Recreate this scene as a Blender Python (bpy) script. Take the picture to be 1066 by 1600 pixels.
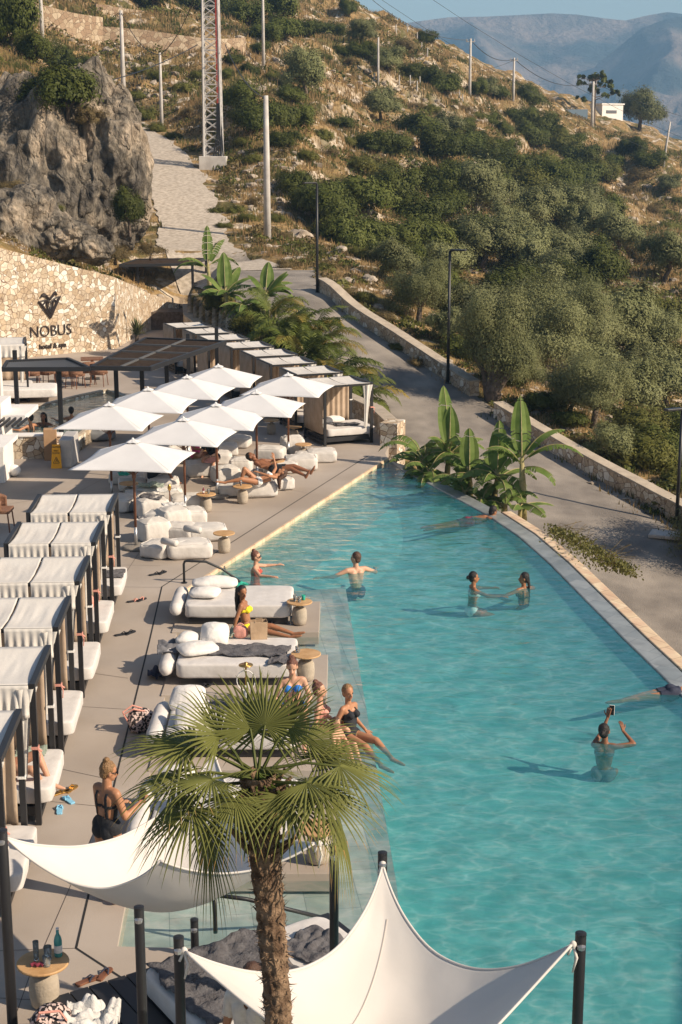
import bpy, bmesh, math, random
import numpy as np
from mathutils import Vector, Matrix, noise, Euler
R=math.radians; PI=math.pi; sin=math.sin; cos=math.cos
scn=bpy.context.scene
for o in list(bpy.data.objects): bpy.data.objects.remove(o)
# ---------------- camera, sky, sun, exposure ----------------
CAMH=8.2; F=2400.0; PITCH=R(13.47)
cam=bpy.data.cameras.new('camera'); co=bpy.data.objects.new('camera',cam); scn.collection.objects.link(co)
cam.sensor_fit='HORIZONTAL'; cam.sensor_width=24; cam.lens=24*F/1066; cam.clip_end=30000; cam.clip_start=.1
co.location=(0,0,CAMH); co.rotation_euler=(PI/2-PITCH,0,0); scn.camera=co
AZ=R(22); EL=R(33)                       # shadows run to -X and a little to +Y
sunv=Vector((cos(AZ)*cos(EL),-sin(AZ)*cos(EL),sin(EL)))    # towards the sun
sl=bpy.data.lights.new('sun','SUN'); sl.energy=5.0; sl.angle=R(.5); sl.color=(1,.835,.645)
so=bpy.data.objects.new('sun',sl); scn.collection.objects.link(so)
so.rotation_euler=sunv.to_track_quat('Z','Y').to_euler()
w=bpy.data.worlds.new('World'); scn.world=w; w.use_nodes=True
nt=w.node_tree; bg=nt.nodes['Background']; sky=nt.nodes.new('ShaderNodeTexSky'); sky.sky_type='NISHITA'; sky.sun_disc=False
sky.sun_elevation=EL; sky.sun_rotation=PI/2-math.atan2(sunv.y,sunv.x); sky.air_density=1.0; sky.dust_density=1.0; sky.altitude=50
nt.links.new(sky.outputs[0],bg.inputs[0]); bg.inputs[1].default_value=.08
scn.view_settings.view_transform='Standard'; scn.view_settings.look='None'; scn.view_settings.exposure=.5; scn.view_settings.gamma=1
scn.render.engine='CYCLES'
scn.cycles.max_bounces=8; scn.cycles.transparent_max_bounces=24; scn.cycles.volume_bounces=0
# ---------------- pixel to world helpers ----------------
def ray(px,py):
    c=(px-533)/F; t=(py-800)/F
    return Vector((c,cos(PITCH)-t*sin(PITCH),-(sin(PITCH)+t*cos(PITCH))))
def G(px,py,z=0.0):
    d=ray(px,py); k=(z-CAMH)/d.z; return Vector((0,0,CAMH))+d*k
def D(px,py,Z): return Vector((0,0,CAMH))+ray(px,py)*Z
def proj(p):
    p=Vector(p)-Vector((0,0,CAMH)); Z=p.y*cos(PITCH)-p.z*sin(PITCH); u=p.y*sin(PITCH)+p.z*cos(PITCH)
    return 533+F*p.x/Z, 800-F*u/Z
# ---------------- object helpers ----------------
def link(o): scn.collection.objects.link(o); return o
def tag(o,label=None,cat=None,group=None,kind=None):
    if label: o['label']=label
    if cat: o['category']=cat
    if group: o['group']=group
    if kind: o['kind']=kind
    return o
def thing(name,label,cat,loc=(0,0,0),rz=0,group=None):
    o=link(bpy.data.objects.new(name,None)); o.location=loc; o.rotation_euler=(0,0,rz); o.empty_display_size=.1
    return tag(o,label,cat,group)
def copy_tree(o,parent=None):
    c=link(o.copy()); c.parent=parent
    for ch in o.children: copy_tree(ch,c)
    return c
def dup(root,loc,rz,label,group=None,scale=None):
    c=copy_tree(root); c.location=loc; c.rotation_euler=(0,0,rz); c['label']=label
    if group: c['group']=group
    if scale: c.scale=(scale,)*3 if not hasattr(scale,'__len__') else scale
    return c
class MB:
    def __init__(s): s.v=[]; s.f=[]; s.m=[]; s.mi=0
    def raw(s,vs,fs,M=None):
        b=len(s.v)
        s.v+= [tuple(M@Vector(v)) for v in vs] if M else [tuple(v) for v in vs]
        for f in fs: s.f.append(tuple(b+i for i in f)); s.m.append(s.mi)
        return s
    def box(s,c,d,rz=0,M=None):
        x,y,z=d[0]/2,d[1]/2,d[2]/2
        vs=[(sx*x,sy*y,sz*z) for sz in(-1,1) for sy in(-1,1) for sx in(-1,1)]
        T=Matrix.Translation(c)@Matrix.Rotation(rz,4,'Z')
        if M: T=M@T
        return s.raw(vs,[(0,2,3,1),(4,5,7,6),(0,1,5,4),(2,6,7,3),(0,4,6,2),(1,3,7,5)],T)
    def tube(s,pts,r,n=8,cap=True):
        pts=[Vector(p) for p in pts]; rs=r if hasattr(r,'__len__') else [r]*len(pts)
        vs=[];up=None
        for i,p in enumerate(pts):
            d=(pts[min(i+1,len(pts)-1)]-pts[max(i-1,0)])
            if d.length<1e-9: d=Vector((0,0,1))
            d.normalize()
            if up is None: up=d.orthogonal().normalized()
            else:
                up=(up-d*up.dot(d)); up=up.normalized() if up.length>1e-6 else d.orthogonal().normalized()
            w_=d.cross(up)
            for k in range(n):
                a=2*PI*k/n; vs.append(p+(up*cos(a)+w_*sin(a))*rs[i])
        fs=[]
        for i in range(len(pts)-1):
            for k in range(n):
                a=i*n+k; b=i*n+(k+1)%n; fs.append((a,b,b+n,a+n))
        if cap:
            fs.append(tuple(range(n-1,-1,-1))); m=(len(pts)-1)*n; fs.append(tuple(range(m,m+n)))
        return s.raw(vs,fs)
    def lathe(s,prof,n=20,c=(0,0,0),M=None):
        T=Matrix.Translation(c)
        if M: T=T@M
        vs=[(r*cos(2*PI*k/n),r*sin(2*PI*k/n),z) for r,z in prof for k in range(n)]
        fs=[]
        for i in range(len(prof)-1):
            for k in range(n):
                a=i*n+k;b=i*n+(k+1)%n; fs.append((a,b,b+n,a+n))
        fs.append(tuple(range(n-1,-1,-1))); m=(len(prof)-1)*n; fs.append(tuple(range(m,m+n)))
        return s.raw(vs,fs,T)
    def prism(s,poly,z0,z1):
        n=len(poly); z0s=z0 if hasattr(z0,'__len__') else [z0]*n; z1s=z1 if hasattr(z1,'__len__') else [z1]*n
        a=sum(poly[i][0]*poly[(i+1)%n][1]-poly[(i+1)%n][0]*poly[i][1] for i in range(n))
        idx=list(range(n)) if a>0 else list(range(n-1,-1,-1))
        vs=[(poly[i][0],poly[i][1],z0s[i]) for i in idx]+[(poly[i][0],poly[i][1],z1s[i]) for i in idx]
        fs=[tuple(range(n-1,-1,-1)),tuple(range(n,2*n))]+[(i,(i+1)%n,n+(i+1)%n,n+i) for i in range(n)]
        return s.raw(vs,fs)
    def grid(s,fn,nu,nv,closeu=False):
        vs=[fn(i/(nu if closeu else nu-1) ,j/(nv-1)) for j in range(nv) for i in range(nu)]
        fs=[]
        for j in range(nv-1):
            for i in range(nu if closeu else nu-1):
                a=j*nu+i;b=j*nu+(i+1)%nu; fs.append((a,b,b+nu,a+nu))
        return s.raw(vs,fs)
    def ell(s,c,r,n=12,M=None):
        prof=[(max(.001,sin(PI*i/(n//2+2))) ,-cos(PI*i/(n//2+2))) for i in range(n//2+3)]
        T=Matrix.Translation(c)
        if M: T=T@M
        T=T@Matrix.Diagonal((r[0],r[1],r[2],1))
        vs=[(a*cos(2*PI*k/n),a*sin(2*PI*k/n),z) for a,z in prof for k in range(n)]
        fs=[]
        for i in range(len(prof)-1):
            for k in range(n):
                p=i*n+k;q=i*n+(k+1)%n; fs.append((p,q,q+n,p+n))
        fs.append(tuple(range(n-1,-1,-1))); m=(len(prof)-1)*n; fs.append(tuple(range(m,m+n)))
        return s.raw(vs,fs,T)
    def cap(s,a,b,ra,rb,n=10):
        a=Vector(a);b=Vector(b);d=b-a;L=d.length;d=d/L if L>1e-6 else Vector((0,0,1))
        pts=[];rs=[]
        for i in range(4):
            t=PI/2*i/4+.12; pts.append(a-d*ra*cos(t)); rs.append(ra*sin(t))
        pts+= [a,b]; rs+=[ra,rb]
        for i in range(3,-1,-1):
            t=PI/2*i/4+.12; pts.append(b+d*rb*cos(t)); rs.append(rb*sin(t))
        return s.tube(pts,rs,n)
    def mesh(s,name,mats,smooth=False):
        me=bpy.data.meshes.new(name); me.from_pydata(s.v,[],s.f)
        if not isinstance(mats,(list,tuple)): mats=[mats]
        for m in mats: me.materials.append(m)
        if len(mats)>1: me.polygons.foreach_set('material_index',s.m)
        if smooth: me.polygons.foreach_set('use_smooth',[True]*len(me.polygons))
        me.update(); return me
    def build(s,name,mats,parent=None,smooth=False,bevel=0,seg=2,auto=None,thick=0,sub=0):
        o=link(bpy.data.objects.new(name,s.mesh(name,mats,smooth))); o.parent=parent
        if thick: m=o.modifiers.new('s','SOLIDIFY'); m.thickness=thick; m.offset=0
        if bevel: m=o.modifiers.new('b','BEVEL'); m.width=bevel; m.segments=seg; m.limit_method='ANGLE'; m.angle_limit=R(40)
        if sub: m=o.modifiers.new('u','SUBSURF'); m.levels=sub; m.render_levels=sub
        return o
def fn(x,y,z=0,s=1.0): return noise.noise(Vector((x*s,y*s,z*s)))
# ---------------- materials ----------------
def mat(name,base,rough=.7,noise_scale=None,base2=None,bump=0,bscale=40,metal=0,spec=.4,coord='Object',detail=5,trans=0,contrast=(.35,.65),rnd=0):
    m=bpy.data.materials.new(name); m.use_nodes=True; t=m.node_tree; N=t.nodes; L=t.links; b=N['Principled BSDF']
    b.inputs['Base Color'].default_value=(*base,1); b.inputs['Roughness'].default_value=rough; b.inputs['Metallic'].default_value=metal
    b.inputs['Specular IOR Level'].default_value=spec
    tc=N.new('ShaderNodeTexCoord'); col=None
    if noise_scale:
        n=N.new('ShaderNodeTexNoise'); n.inputs['Scale'].default_value=noise_scale; n.inputs['Detail'].default_value=detail
        L.new(tc.outputs[coord],n.inputs['Vector'])
        r=N.new('ShaderNodeValToRGB'); r.color_ramp.elements[0].color=(*base,1); r.color_ramp.elements[1].color=(*(base2 or base),1)
        r.color_ramp.elements[0].position=contrast[0]; r.color_ramp.elements[1].position=contrast[1]
        L.new(n.outputs['Fac'],r.inputs[0]); col=r.outputs[0]; L.new(col,b.inputs['Base Color'])
    if rnd:
        oi=N.new('ShaderNodeObjectInfo'); h=N.new('ShaderNodeHueSaturation'); mr=N.new('ShaderNodeMapRange')
        mr.inputs[3].default_value=1-rnd; mr.inputs[4].default_value=1+rnd; L.new(oi.outputs['Random'],mr.inputs[0]); L.new(mr.outputs[0],h.inputs['Value'])
        if col: L.new(col,h.inputs['Color'])
        else: h.inputs['Color'].default_value=(*base,1)
        L.new(h.outputs[0],b.inputs['Base Color']); col=h.outputs[0]
    if bump:
        n2=N.new('ShaderNodeTexNoise'); n2.inputs['Scale'].default_value=bscale; n2.inputs['Detail'].default_value=4
        L.new(tc.outputs[coord],n2.inputs['Vector']); bp=N.new('ShaderNodeBump'); bp.inputs['Strength'].default_value=bump; bp.inputs['Distance'].default_value=.02
        L.new(n2.outputs['Fac'],bp.inputs['Height']); L.new(bp.outputs[0],b.inputs['Normal'])
    if trans:
        tr=N.new('ShaderNodeBsdfTranslucent'); mx=N.new('ShaderNodeMixShader'); mx.inputs[0].default_value=trans
        if col: L.new(col,tr.inputs[0])
        else: tr.inputs[0].default_value=(*base,1)
        L.new(b.outputs[0],mx.inputs[1]); L.new(tr.outputs[0],mx.inputs[2]); L.new(mx.outputs[0],N['Material Output'].inputs[0])
    return m
def leafmat(name,a,b_,back,scale=.5,trans=.25,rnd=.18):
    m=mat(name,a,.55,scale,b_,trans=trans,rnd=rnd,spec=.12,contrast=(.3,.7))
    t=m.node_tree;N=t.nodes;L=t.links; b=N['Principled BSDF']; src=b.inputs['Base Color'].links[0].from_socket
    g=N.new('ShaderNodeNewGeometry'); mx=N.new('ShaderNodeMixRGB'); mx.inputs[2].default_value=(*back,1)
    mu=N.new('ShaderNodeMath'); mu.operation='MULTIPLY'; mu.inputs[1].default_value=.7
    L.new(g.outputs['Backfacing'],mu.inputs[0]); L.new(mu.outputs[0],mx.inputs[0]); L.new(src,mx.inputs[1]); L.new(mx.outputs[0],b.inputs['Base Color'])
    # per-leaf variation
    return m
def stone_mat(name,cols,mortar,scale=2.2,bump=.6,stretch=(1,1,1)):
    m=bpy.data.materials.new(name); m.use_nodes=True; t=m.node_tree; N=t.nodes; L=t.links; b=N['Principled BSDF']; b.inputs['Roughness'].default_value=.9
    tc=N.new('ShaderNodeTexCoord'); mp=N.new('ShaderNodeMapping'); mp.inputs['Scale'].default_value=stretch; L.new(tc.outputs['Object'],mp.inputs[0])
    nz=N.new('ShaderNodeTexNoise'); nz.inputs['Scale'].default_value=3; L.new(mp.outputs[0],nz.inputs['Vector'])
    va=N.new('ShaderNodeMixRGB'); va.blend_type='LINEAR_LIGHT'; va.inputs[0].default_value=.05; L.new(mp.outputs[0],va.inputs[1]); L.new(nz.outputs['Color'],va.inputs[2])
    v=N.new('ShaderNodeTexVoronoi'); v.inputs['Scale'].default_value=scale; L.new(va.outputs[0],v.inputs['Vector'])
    e=N.new('ShaderNodeTexVoronoi'); e.feature='DISTANCE_TO_EDGE'; e.inputs['Scale'].default_value=scale; L.new(va.outputs[0],e.inputs['Vector'])
    sp=N.new('ShaderNodeSeparateColor'); L.new(v.outputs['Color'],sp.inputs[0])
    r=N.new('ShaderNodeValToRGB'); r.color_ramp.interpolation='CONSTANT'
    els=r.color_ramp.elements
    while len(els)<len(cols): els.new(.5)
    for i,c in enumerate(cols): els[i].position=i/len(cols); els[i].color=(*c,1)
    L.new(sp.outputs[0],r.inputs[0])
    n2=N.new('ShaderNodeTexNoise'); n2.inputs['Scale'].default_value=14; n2.inputs['Detail'].default_value=6; L.new(tc.outputs['Object'],n2.inputs['Vector'])
    mm=N.new('ShaderNodeMixRGB'); mm.blend_type='OVERLAY'; mm.inputs[0].default_value=.5; L.new(r.outputs[0],mm.inputs[1]); L.new(n2.outputs['Fac'],mm.inputs[2])
    er=N.new('ShaderNodeValToRGB'); er.color_ramp.elements[0].position=.015; er.color_ramp.elements[1].position=.05; L.new(e.outputs['Distance'],er.inputs[0])
    mx=N.new('ShaderNodeMixRGB'); mx.inputs[1].default_value=(*mortar,1); L.new(er.outputs[0],mx.inputs[0]); L.new(mm.outputs[0],mx.inputs[2]); L.new(mx.outputs[0],b.inputs['Base Color'])
    ad=N.new('ShaderNodeMath'); ad.inputs[1].default_value=.3; ad.operation='MULTIPLY_ADD'; L.new(n2.outputs['Fac'],ad.inputs[0]); L.new(er.outputs[0],ad.inputs[2])
    bp=N.new('ShaderNodeBump'); bp.inputs['Strength'].default_value=bump; bp.inputs['Distance'].default_value=.03; L.new(ad.outputs[0],bp.inputs['Height']); L.new(bp.outputs[0],b.inputs['Normal'])
    return m
M={}
M['deck']=mat('deck_concrete',(.325,.272,.222),.75,.55,(.41,.352,.298),.12,60,detail=9)
M['joint']=mat('joint_black',(.02,.02,.02),.8)
M['metal']=mat('black_metal',(.018,.018,.02),.45,spec=.5)
M['greymetal']=mat('grey_metal',(.1,.1,.1),.5,spec=.5)
M['steel']=mat('steel',(.5,.5,.5),.35,metal=.8)
M['galv']=mat('galvanised',(.38,.37,.36),.6,3,(.5,.48,.46))
M['polec']=mat('pole_concrete',(.42,.39,.36),.9,2,(.55,.52,.48),.2,30)
M['cloth']=mat('white_canvas',(.74,.70,.64),.9,1.5,(.80,.765,.705),.25,14,trans=.22)
M['cloth2']=mat('umbrella_canvas',(.72,.71,.7),.9,2,(.78,.77,.76),.1,25,trans=.15)
M['sail']=mat('sail_canvas',(.70,.66,.61),.95,1.2,(.76,.72,.67),.15,6,trans=.2)
M['tan']=mat('tan_curtain',(.46,.35,.25),.95,4,(.55,.43,.32),.3,12,trans=.25)
M['mattress']=mat('mattress_fabric',(.55,.52,.49),.95,5,(.62,.59,.56),.35,9)
M['beanbag']=mat('beanbag_fabric',(.52,.49,.45),.95,4,(.6,.57,.53),.5,8)
M['beangrey']=mat('beanbag_grey',(.13,.135,.14),.95,4,(.17,.175,.18),.4,8)
M['pillow']=mat('pillow_fabric',(.66,.63,.59),.95,9,(.74,.71,.67),.5,16)
M['towel']=mat('grey_towel',(.085,.08,.085),1,12,(.13,.125,.13),.8,40)
M['towelw']=mat('pale_towel',(.5,.5,.48),1,12,(.62,.6,.58),.8,30)
M['towelg']=mat('sage_towel',(.2,.25,.2),1,12,(.32,.36,.3),.8,30)
M['wood']=mat('teak',(.42,.24,.10),.6,6,(.56,.35,.17),.2,30)
M['pole']=mat('dark_wood_pole',(.13,.05,.025),.45,8,(.2,.085,.045))
M['brownw']=mat('brown_weave',(.16,.08,.045),.8,30,(.25,.13,.08),.5,60)
M['conc']=mat('table_concrete',(.33,.28,.215),.85,5,(.42,.36,.285),.35,50)
M['granite']=mat('umbrella_base',(.16,.14,.12),.9,40,(.3,.27,.23),.4,60)
M['white']=mat('white_plaster',(.72,.69,.65),.85,1.5,(.78,.75,.71),.15,20)
M['asphalt']=mat('asphalt',(.17,.15,.13),.9,.8,(.30,.265,.225),.8,35,detail=15,contrast=(.38,.66))
M['gravel']=mat('gravel_track',(.33,.28,.22),.95,4.5,(.52,.455,.375),.6,14,detail=15,contrast=(.36,.62))
M['rock']=mat('limestone',(.2,.165,.13),.95,.9,(.45,.38,.30),1.0,4,detail=12)
M['rockdark']=mat('weathered_rock',(.07,.066,.06),.95,.7,(.34,.27,.2),1.0,3,detail=14,contrast=(.42,.6))
def rock_mat(name,c):
    m=bpy.data.materials.new(name); m.use_nodes=True; t=m.node_tree; N=t.nodes; L=t.links; b=N['Principled BSDF']; b.inputs['Roughness'].default_value=.95; b.inputs['Specular IOR Level'].default_value=.15
    tc=N.new('ShaderNodeTexCoord'); mp=N.new('ShaderNodeMapping'); mp.inputs['Scale'].default_value=(1,1,.6); L.new(tc.outputs['Object'],mp.inputs[0])
    def no(s,d=12,dist=0,rg=.6):
        n=N.new('ShaderNodeTexNoise'); n.inputs['Scale'].default_value=s; n.inputs['Detail'].default_value=d; n.inputs['Distortion'].default_value=dist; n.inputs['Roughness'].default_value=rg; L.new(mp.outputs[0],n.inputs['Vector']); return n.outputs['Fac']
    r=N.new('ShaderNodeValToRGB'); e=r.color_ramp.elements; e.new(.5)
    for i,(p,q) in enumerate(((.36,c[0]),(.5,c[1]),(.62,c[2]))): e[i].position=p; e[i].color=(*q,1)
    L.new(no(.55,14,.6,.65),r.inputs[0])
    r2=N.new('ShaderNodeValToRGB'); r2.color_ramp.elements[0].position=.4; r2.color_ramp.elements[0].color=(.25,.24,.23,1); r2.color_ramp.elements[1].position=.6; r2.color_ramp.elements[1].color=(1,1,1,1); L.new(no(3.5,12,.3),r2.inputs[0])
    mx=N.new('ShaderNodeMixRGB'); mx.blend_type='MULTIPLY'; mx.inputs[0].default_value=.7; L.new(r.outputs[0],mx.inputs[1]); L.new(r2.outputs[0],mx.inputs[2]); L.new(mx.outputs[0],b.inputs['Base Color'])
    v=N.new('ShaderNodeTexVoronoi'); v.feature='DISTANCE_TO_EDGE'; v.inputs['Scale'].default_value=1.1; nz=N.new('ShaderNodeTexNoise'); nz.inputs['Scale'].default_value=1.5; nz.inputs['Detail'].default_value=6; L.new(mp.outputs[0],nz.inputs['Vector'])
    va=N.new('ShaderNodeMixRGB'); va.blend_type='LINEAR_LIGHT'; va.inputs[0].default_value=.6; L.new(mp.outputs[0],va.inputs[1]); L.new(nz.outputs['Color'],va.inputs[2]); L.new(va.outputs[0],v.inputs['Vector'])
    mr=N.new('ShaderNodeMapRange'); mr.inputs[2].default_value=.12; L.new(v.outputs['Distance'],mr.inputs[0])
    ad=N.new('ShaderNodeMath'); ad.operation='MULTIPLY_ADD'; ad.inputs[1].default_value=1.6; L.new(no(2.2,15,.4,.7),ad.inputs[0]); ml=N.new('ShaderNodeMath'); ml.operation='MULTIPLY'; ml.inputs[1].default_value=.5; L.new(mr.outputs[0],ml.inputs[0]); L.new(ml.outputs[0],ad.inputs[2])
    bp=N.new('ShaderNodeBump'); bp.inputs['Strength'].default_value=1; bp.inputs['Distance'].default_value=.28; L.new(ad.outputs[0],bp.inputs['Height']); L.new(bp.outputs[0],b.inputs['Normal']); return m
M['rockdark']=rock_mat('weathered_rock',[(.11,.10,.09),(.30,.26,.205),(.58,.47,.35)])
M['bark']=mat('bark',(.09,.065,.045),.95,8,(.17,.13,.1),1,20)
M['olive']=leafmat('olive_leaves',(.12,.13,.05),(.235,.24,.11),(.30,.30,.17),trans=.15,rnd=.25)
M['dark']=leafmat('evergreen_leaves',(.045,.06,.012),(.115,.125,.028),(.12,.12,.04),trans=.14,rnd=.3)
M['mid']=leafmat('bright_shrub_leaves',(.085,.095,.02),(.18,.17,.045),(.15,.15,.06))
M['dry']=leafmat('dry_shrub_leaves',(.13,.095,.045),(.22,.17,.075),(.2,.16,.08))
M['banana']=leafmat('banana_leaf',(.09,.15,.03),(.19,.25,.07),(.12,.16,.06),3,.3,.05)
M['areca']=leafmat('areca_leaf',(.08,.12,.025),(.17,.19,.04),(.14,.16,.05),1.2,.3,.1)
M['fan']=leafmat('fan_palm_leaf',(.055,.075,.018),(.17,.18,.052),(.17,.175,.05),2.5,.2,.05)
M['fandry']=mat('fan_palm_tip',(.34,.19,.06),.8,5,(.2,.16,.05))
M['grass']=leafmat('dry_grass_blades',(.30,.195,.09),(.44,.30,.14),(.34,.24,.12),.3)
M['grassg']=leafmat('green_weed_blades',(.07,.085,.025),(.15,.14,.05),(.12,.12,.05),.3)
M['yellow']=mat('yellow_plastic',(.75,.36,.01),.45)
M['ink']=mat('black_print',(.015,.015,.015),.6)
M['bronze']=mat('dark_lettering',(.035,.025,.022),.5)
M['brass']=mat('brass',(.55,.33,.1),.3,metal=.9)
M['glass']=mat('clear_glass',(.75,.8,.8),.1); 
b=M['glass'].node_tree.nodes['Principled BSDF']; b.inputs['Transmission Weight'].default_value=.85; b.inputs['IOR'].default_value=1.2
M['bottle']=mat('teal_glass',(.1,.42,.4),.1); b=M['bottle'].node_tree.nodes['Principled BSDF']; b.inputs['Transmission Weight'].default_value=.4
M['orange']=mat('orange_drink',(.7,.25,.03),.3)
M['paper']=mat('kraft_paper',(.42,.29,.18),.9,6,(.5,.36,.23),.3,20)
M['card']=mat('cardboard',(.36,.22,.12),.9,3,(.44,.28,.16))
M['lamp']=mat('sphere_plastic',(.7,.69,.67),.4)
for n,c in dict(skin_tan=(.42,.20,.105),skin_light=(.56,.31,.2),skin_deep=(.24,.10,.05),skin_brown=(.33,.145,.07)).items():
    M[n]=mat(n,c,.5,7,tuple(x*.88 for x in c)); 
for n,c in dict(hair_black=(.012,.009,.008),hair_brown=(.06,.03,.018),hair_blonde=(.17,.095,.04),hair_auburn=(.1,.04,.025)).items(): M[n]=mat(n,c,.5,60,tuple(x*1.7 for x in c),.6,90)
for n,c in dict(c_black=(.015,.016,.02),c_yellow=(.75,.6,.02),c_blue=(.02,.16,.5),c_white=(.7,.68,.65),c_maroon=(.16,.02,.04),c_navy=(.03,.035,.06),c_pink=(.55,.06,.18),c_grey=(.12,.12,.13),c_green=(.02,.3,.22),c_lightblue=(.2,.45,.62),c_cream=(.62,.56,.48),c_red=(.5,.06,.04),c_rose=(.6,.28,.22)).items(): M[n]=mat(n,c,.8,20,tuple(x*1.15 for x in c),.3,60)
M['eye']=mat('eye',(.02,.015,.01),.2); M['lip']=mat('lips',(.36,.1,.08),.5)
M['wallstone']=stone_mat('cream_rubble_stone',[(.44,.35,.245),(.52,.43,.32),(.64,.57,.45),(.41,.31,.205),(.55,.45,.33),(.5,.385,.26),(.74,.69,.59)],(.22,.15,.1),5.2)
M['terrstone']=stone_mat('terrace_rubble_stone',[(.36,.26,.17),(.43,.33,.22),(.5,.4,.28),(.32,.22,.14)],(.2,.14,.09),2.4)
M['capstone']=mat('wall_coping',(.36,.3,.23),.9,3,(.46,.39,.3),.5,20)
def tile_mat(name,c1,c2,mortar,sx,rough,bscale=1.0,rot=0,cau=False):
    m=bpy.data.materials.new(name); m.use_nodes=True; t=m.node_tree; N=t.nodes; L=t.links; b=N['Principled BSDF']; b.inputs['Roughness'].default_value=rough
    tc=N.new('ShaderNodeTexCoord'); mp=N.new('ShaderNodeMapping'); mp.inputs['Rotation'].default_value=(0,0,rot); L.new(tc.outputs['Object'],mp.inputs[0])
    br=N.new('ShaderNodeTexBrick'); br.inputs['Color1'].default_value=(*c1,1); br.inputs['Color2'].default_value=(*c2,1); br.inputs['Mortar'].default_value=(*mortar,1)
    br.inputs['Scale'].default_value=bscale; br.inputs['Mortar Size'].default_value=.006; br.inputs['Brick Width'].default_value=sx[0]; br.inputs['Row Height'].default_value=sx[1]
    L.new(mp.outputs[0],br.inputs['Vector'])
    n=N.new('ShaderNodeTexNoise'); n.inputs['Scale'].default_value=2.5; n.inputs['Detail'].default_value=8; n.inputs['Distortion'].default_value=.6; L.new(mp.outputs[0],n.inputs['Vector'])
    mx=N.new('ShaderNodeMixRGB'); mx.blend_type='OVERLAY'; mx.inputs[0].default_value=.55; L.new(br.outputs['Color'],mx.inputs[1]); L.new(n.outputs['Fac'],mx.inputs[2])
    L.new(mx.outputs[0],b.inputs['Base Color']); return m
M['slate']=tile_mat('slate_tile',(.36,.38,.345),(.45,.47,.43),(.25,.27,.25),(.62,.31),.5,rot=R(83))
M['rim']=tile_mat('wet_slate_rim',(.2,.22,.22),(.3,.31,.3),(.14,.15,.15),(.5,.5),.3,rot=R(40))
M['cream']=tile_mat('cream_slab',(.62,.45,.29),(.7,.53,.36),(.3,.2,.12),(.35,.5),.8,rot=R(-35))
M['poolfloor']=tile_mat('pool_floor_tile',(.25,.455,.435),(.275,.475,.455),(.23,.43,.415),(.6,.6),.6,rot=R(10))
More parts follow.
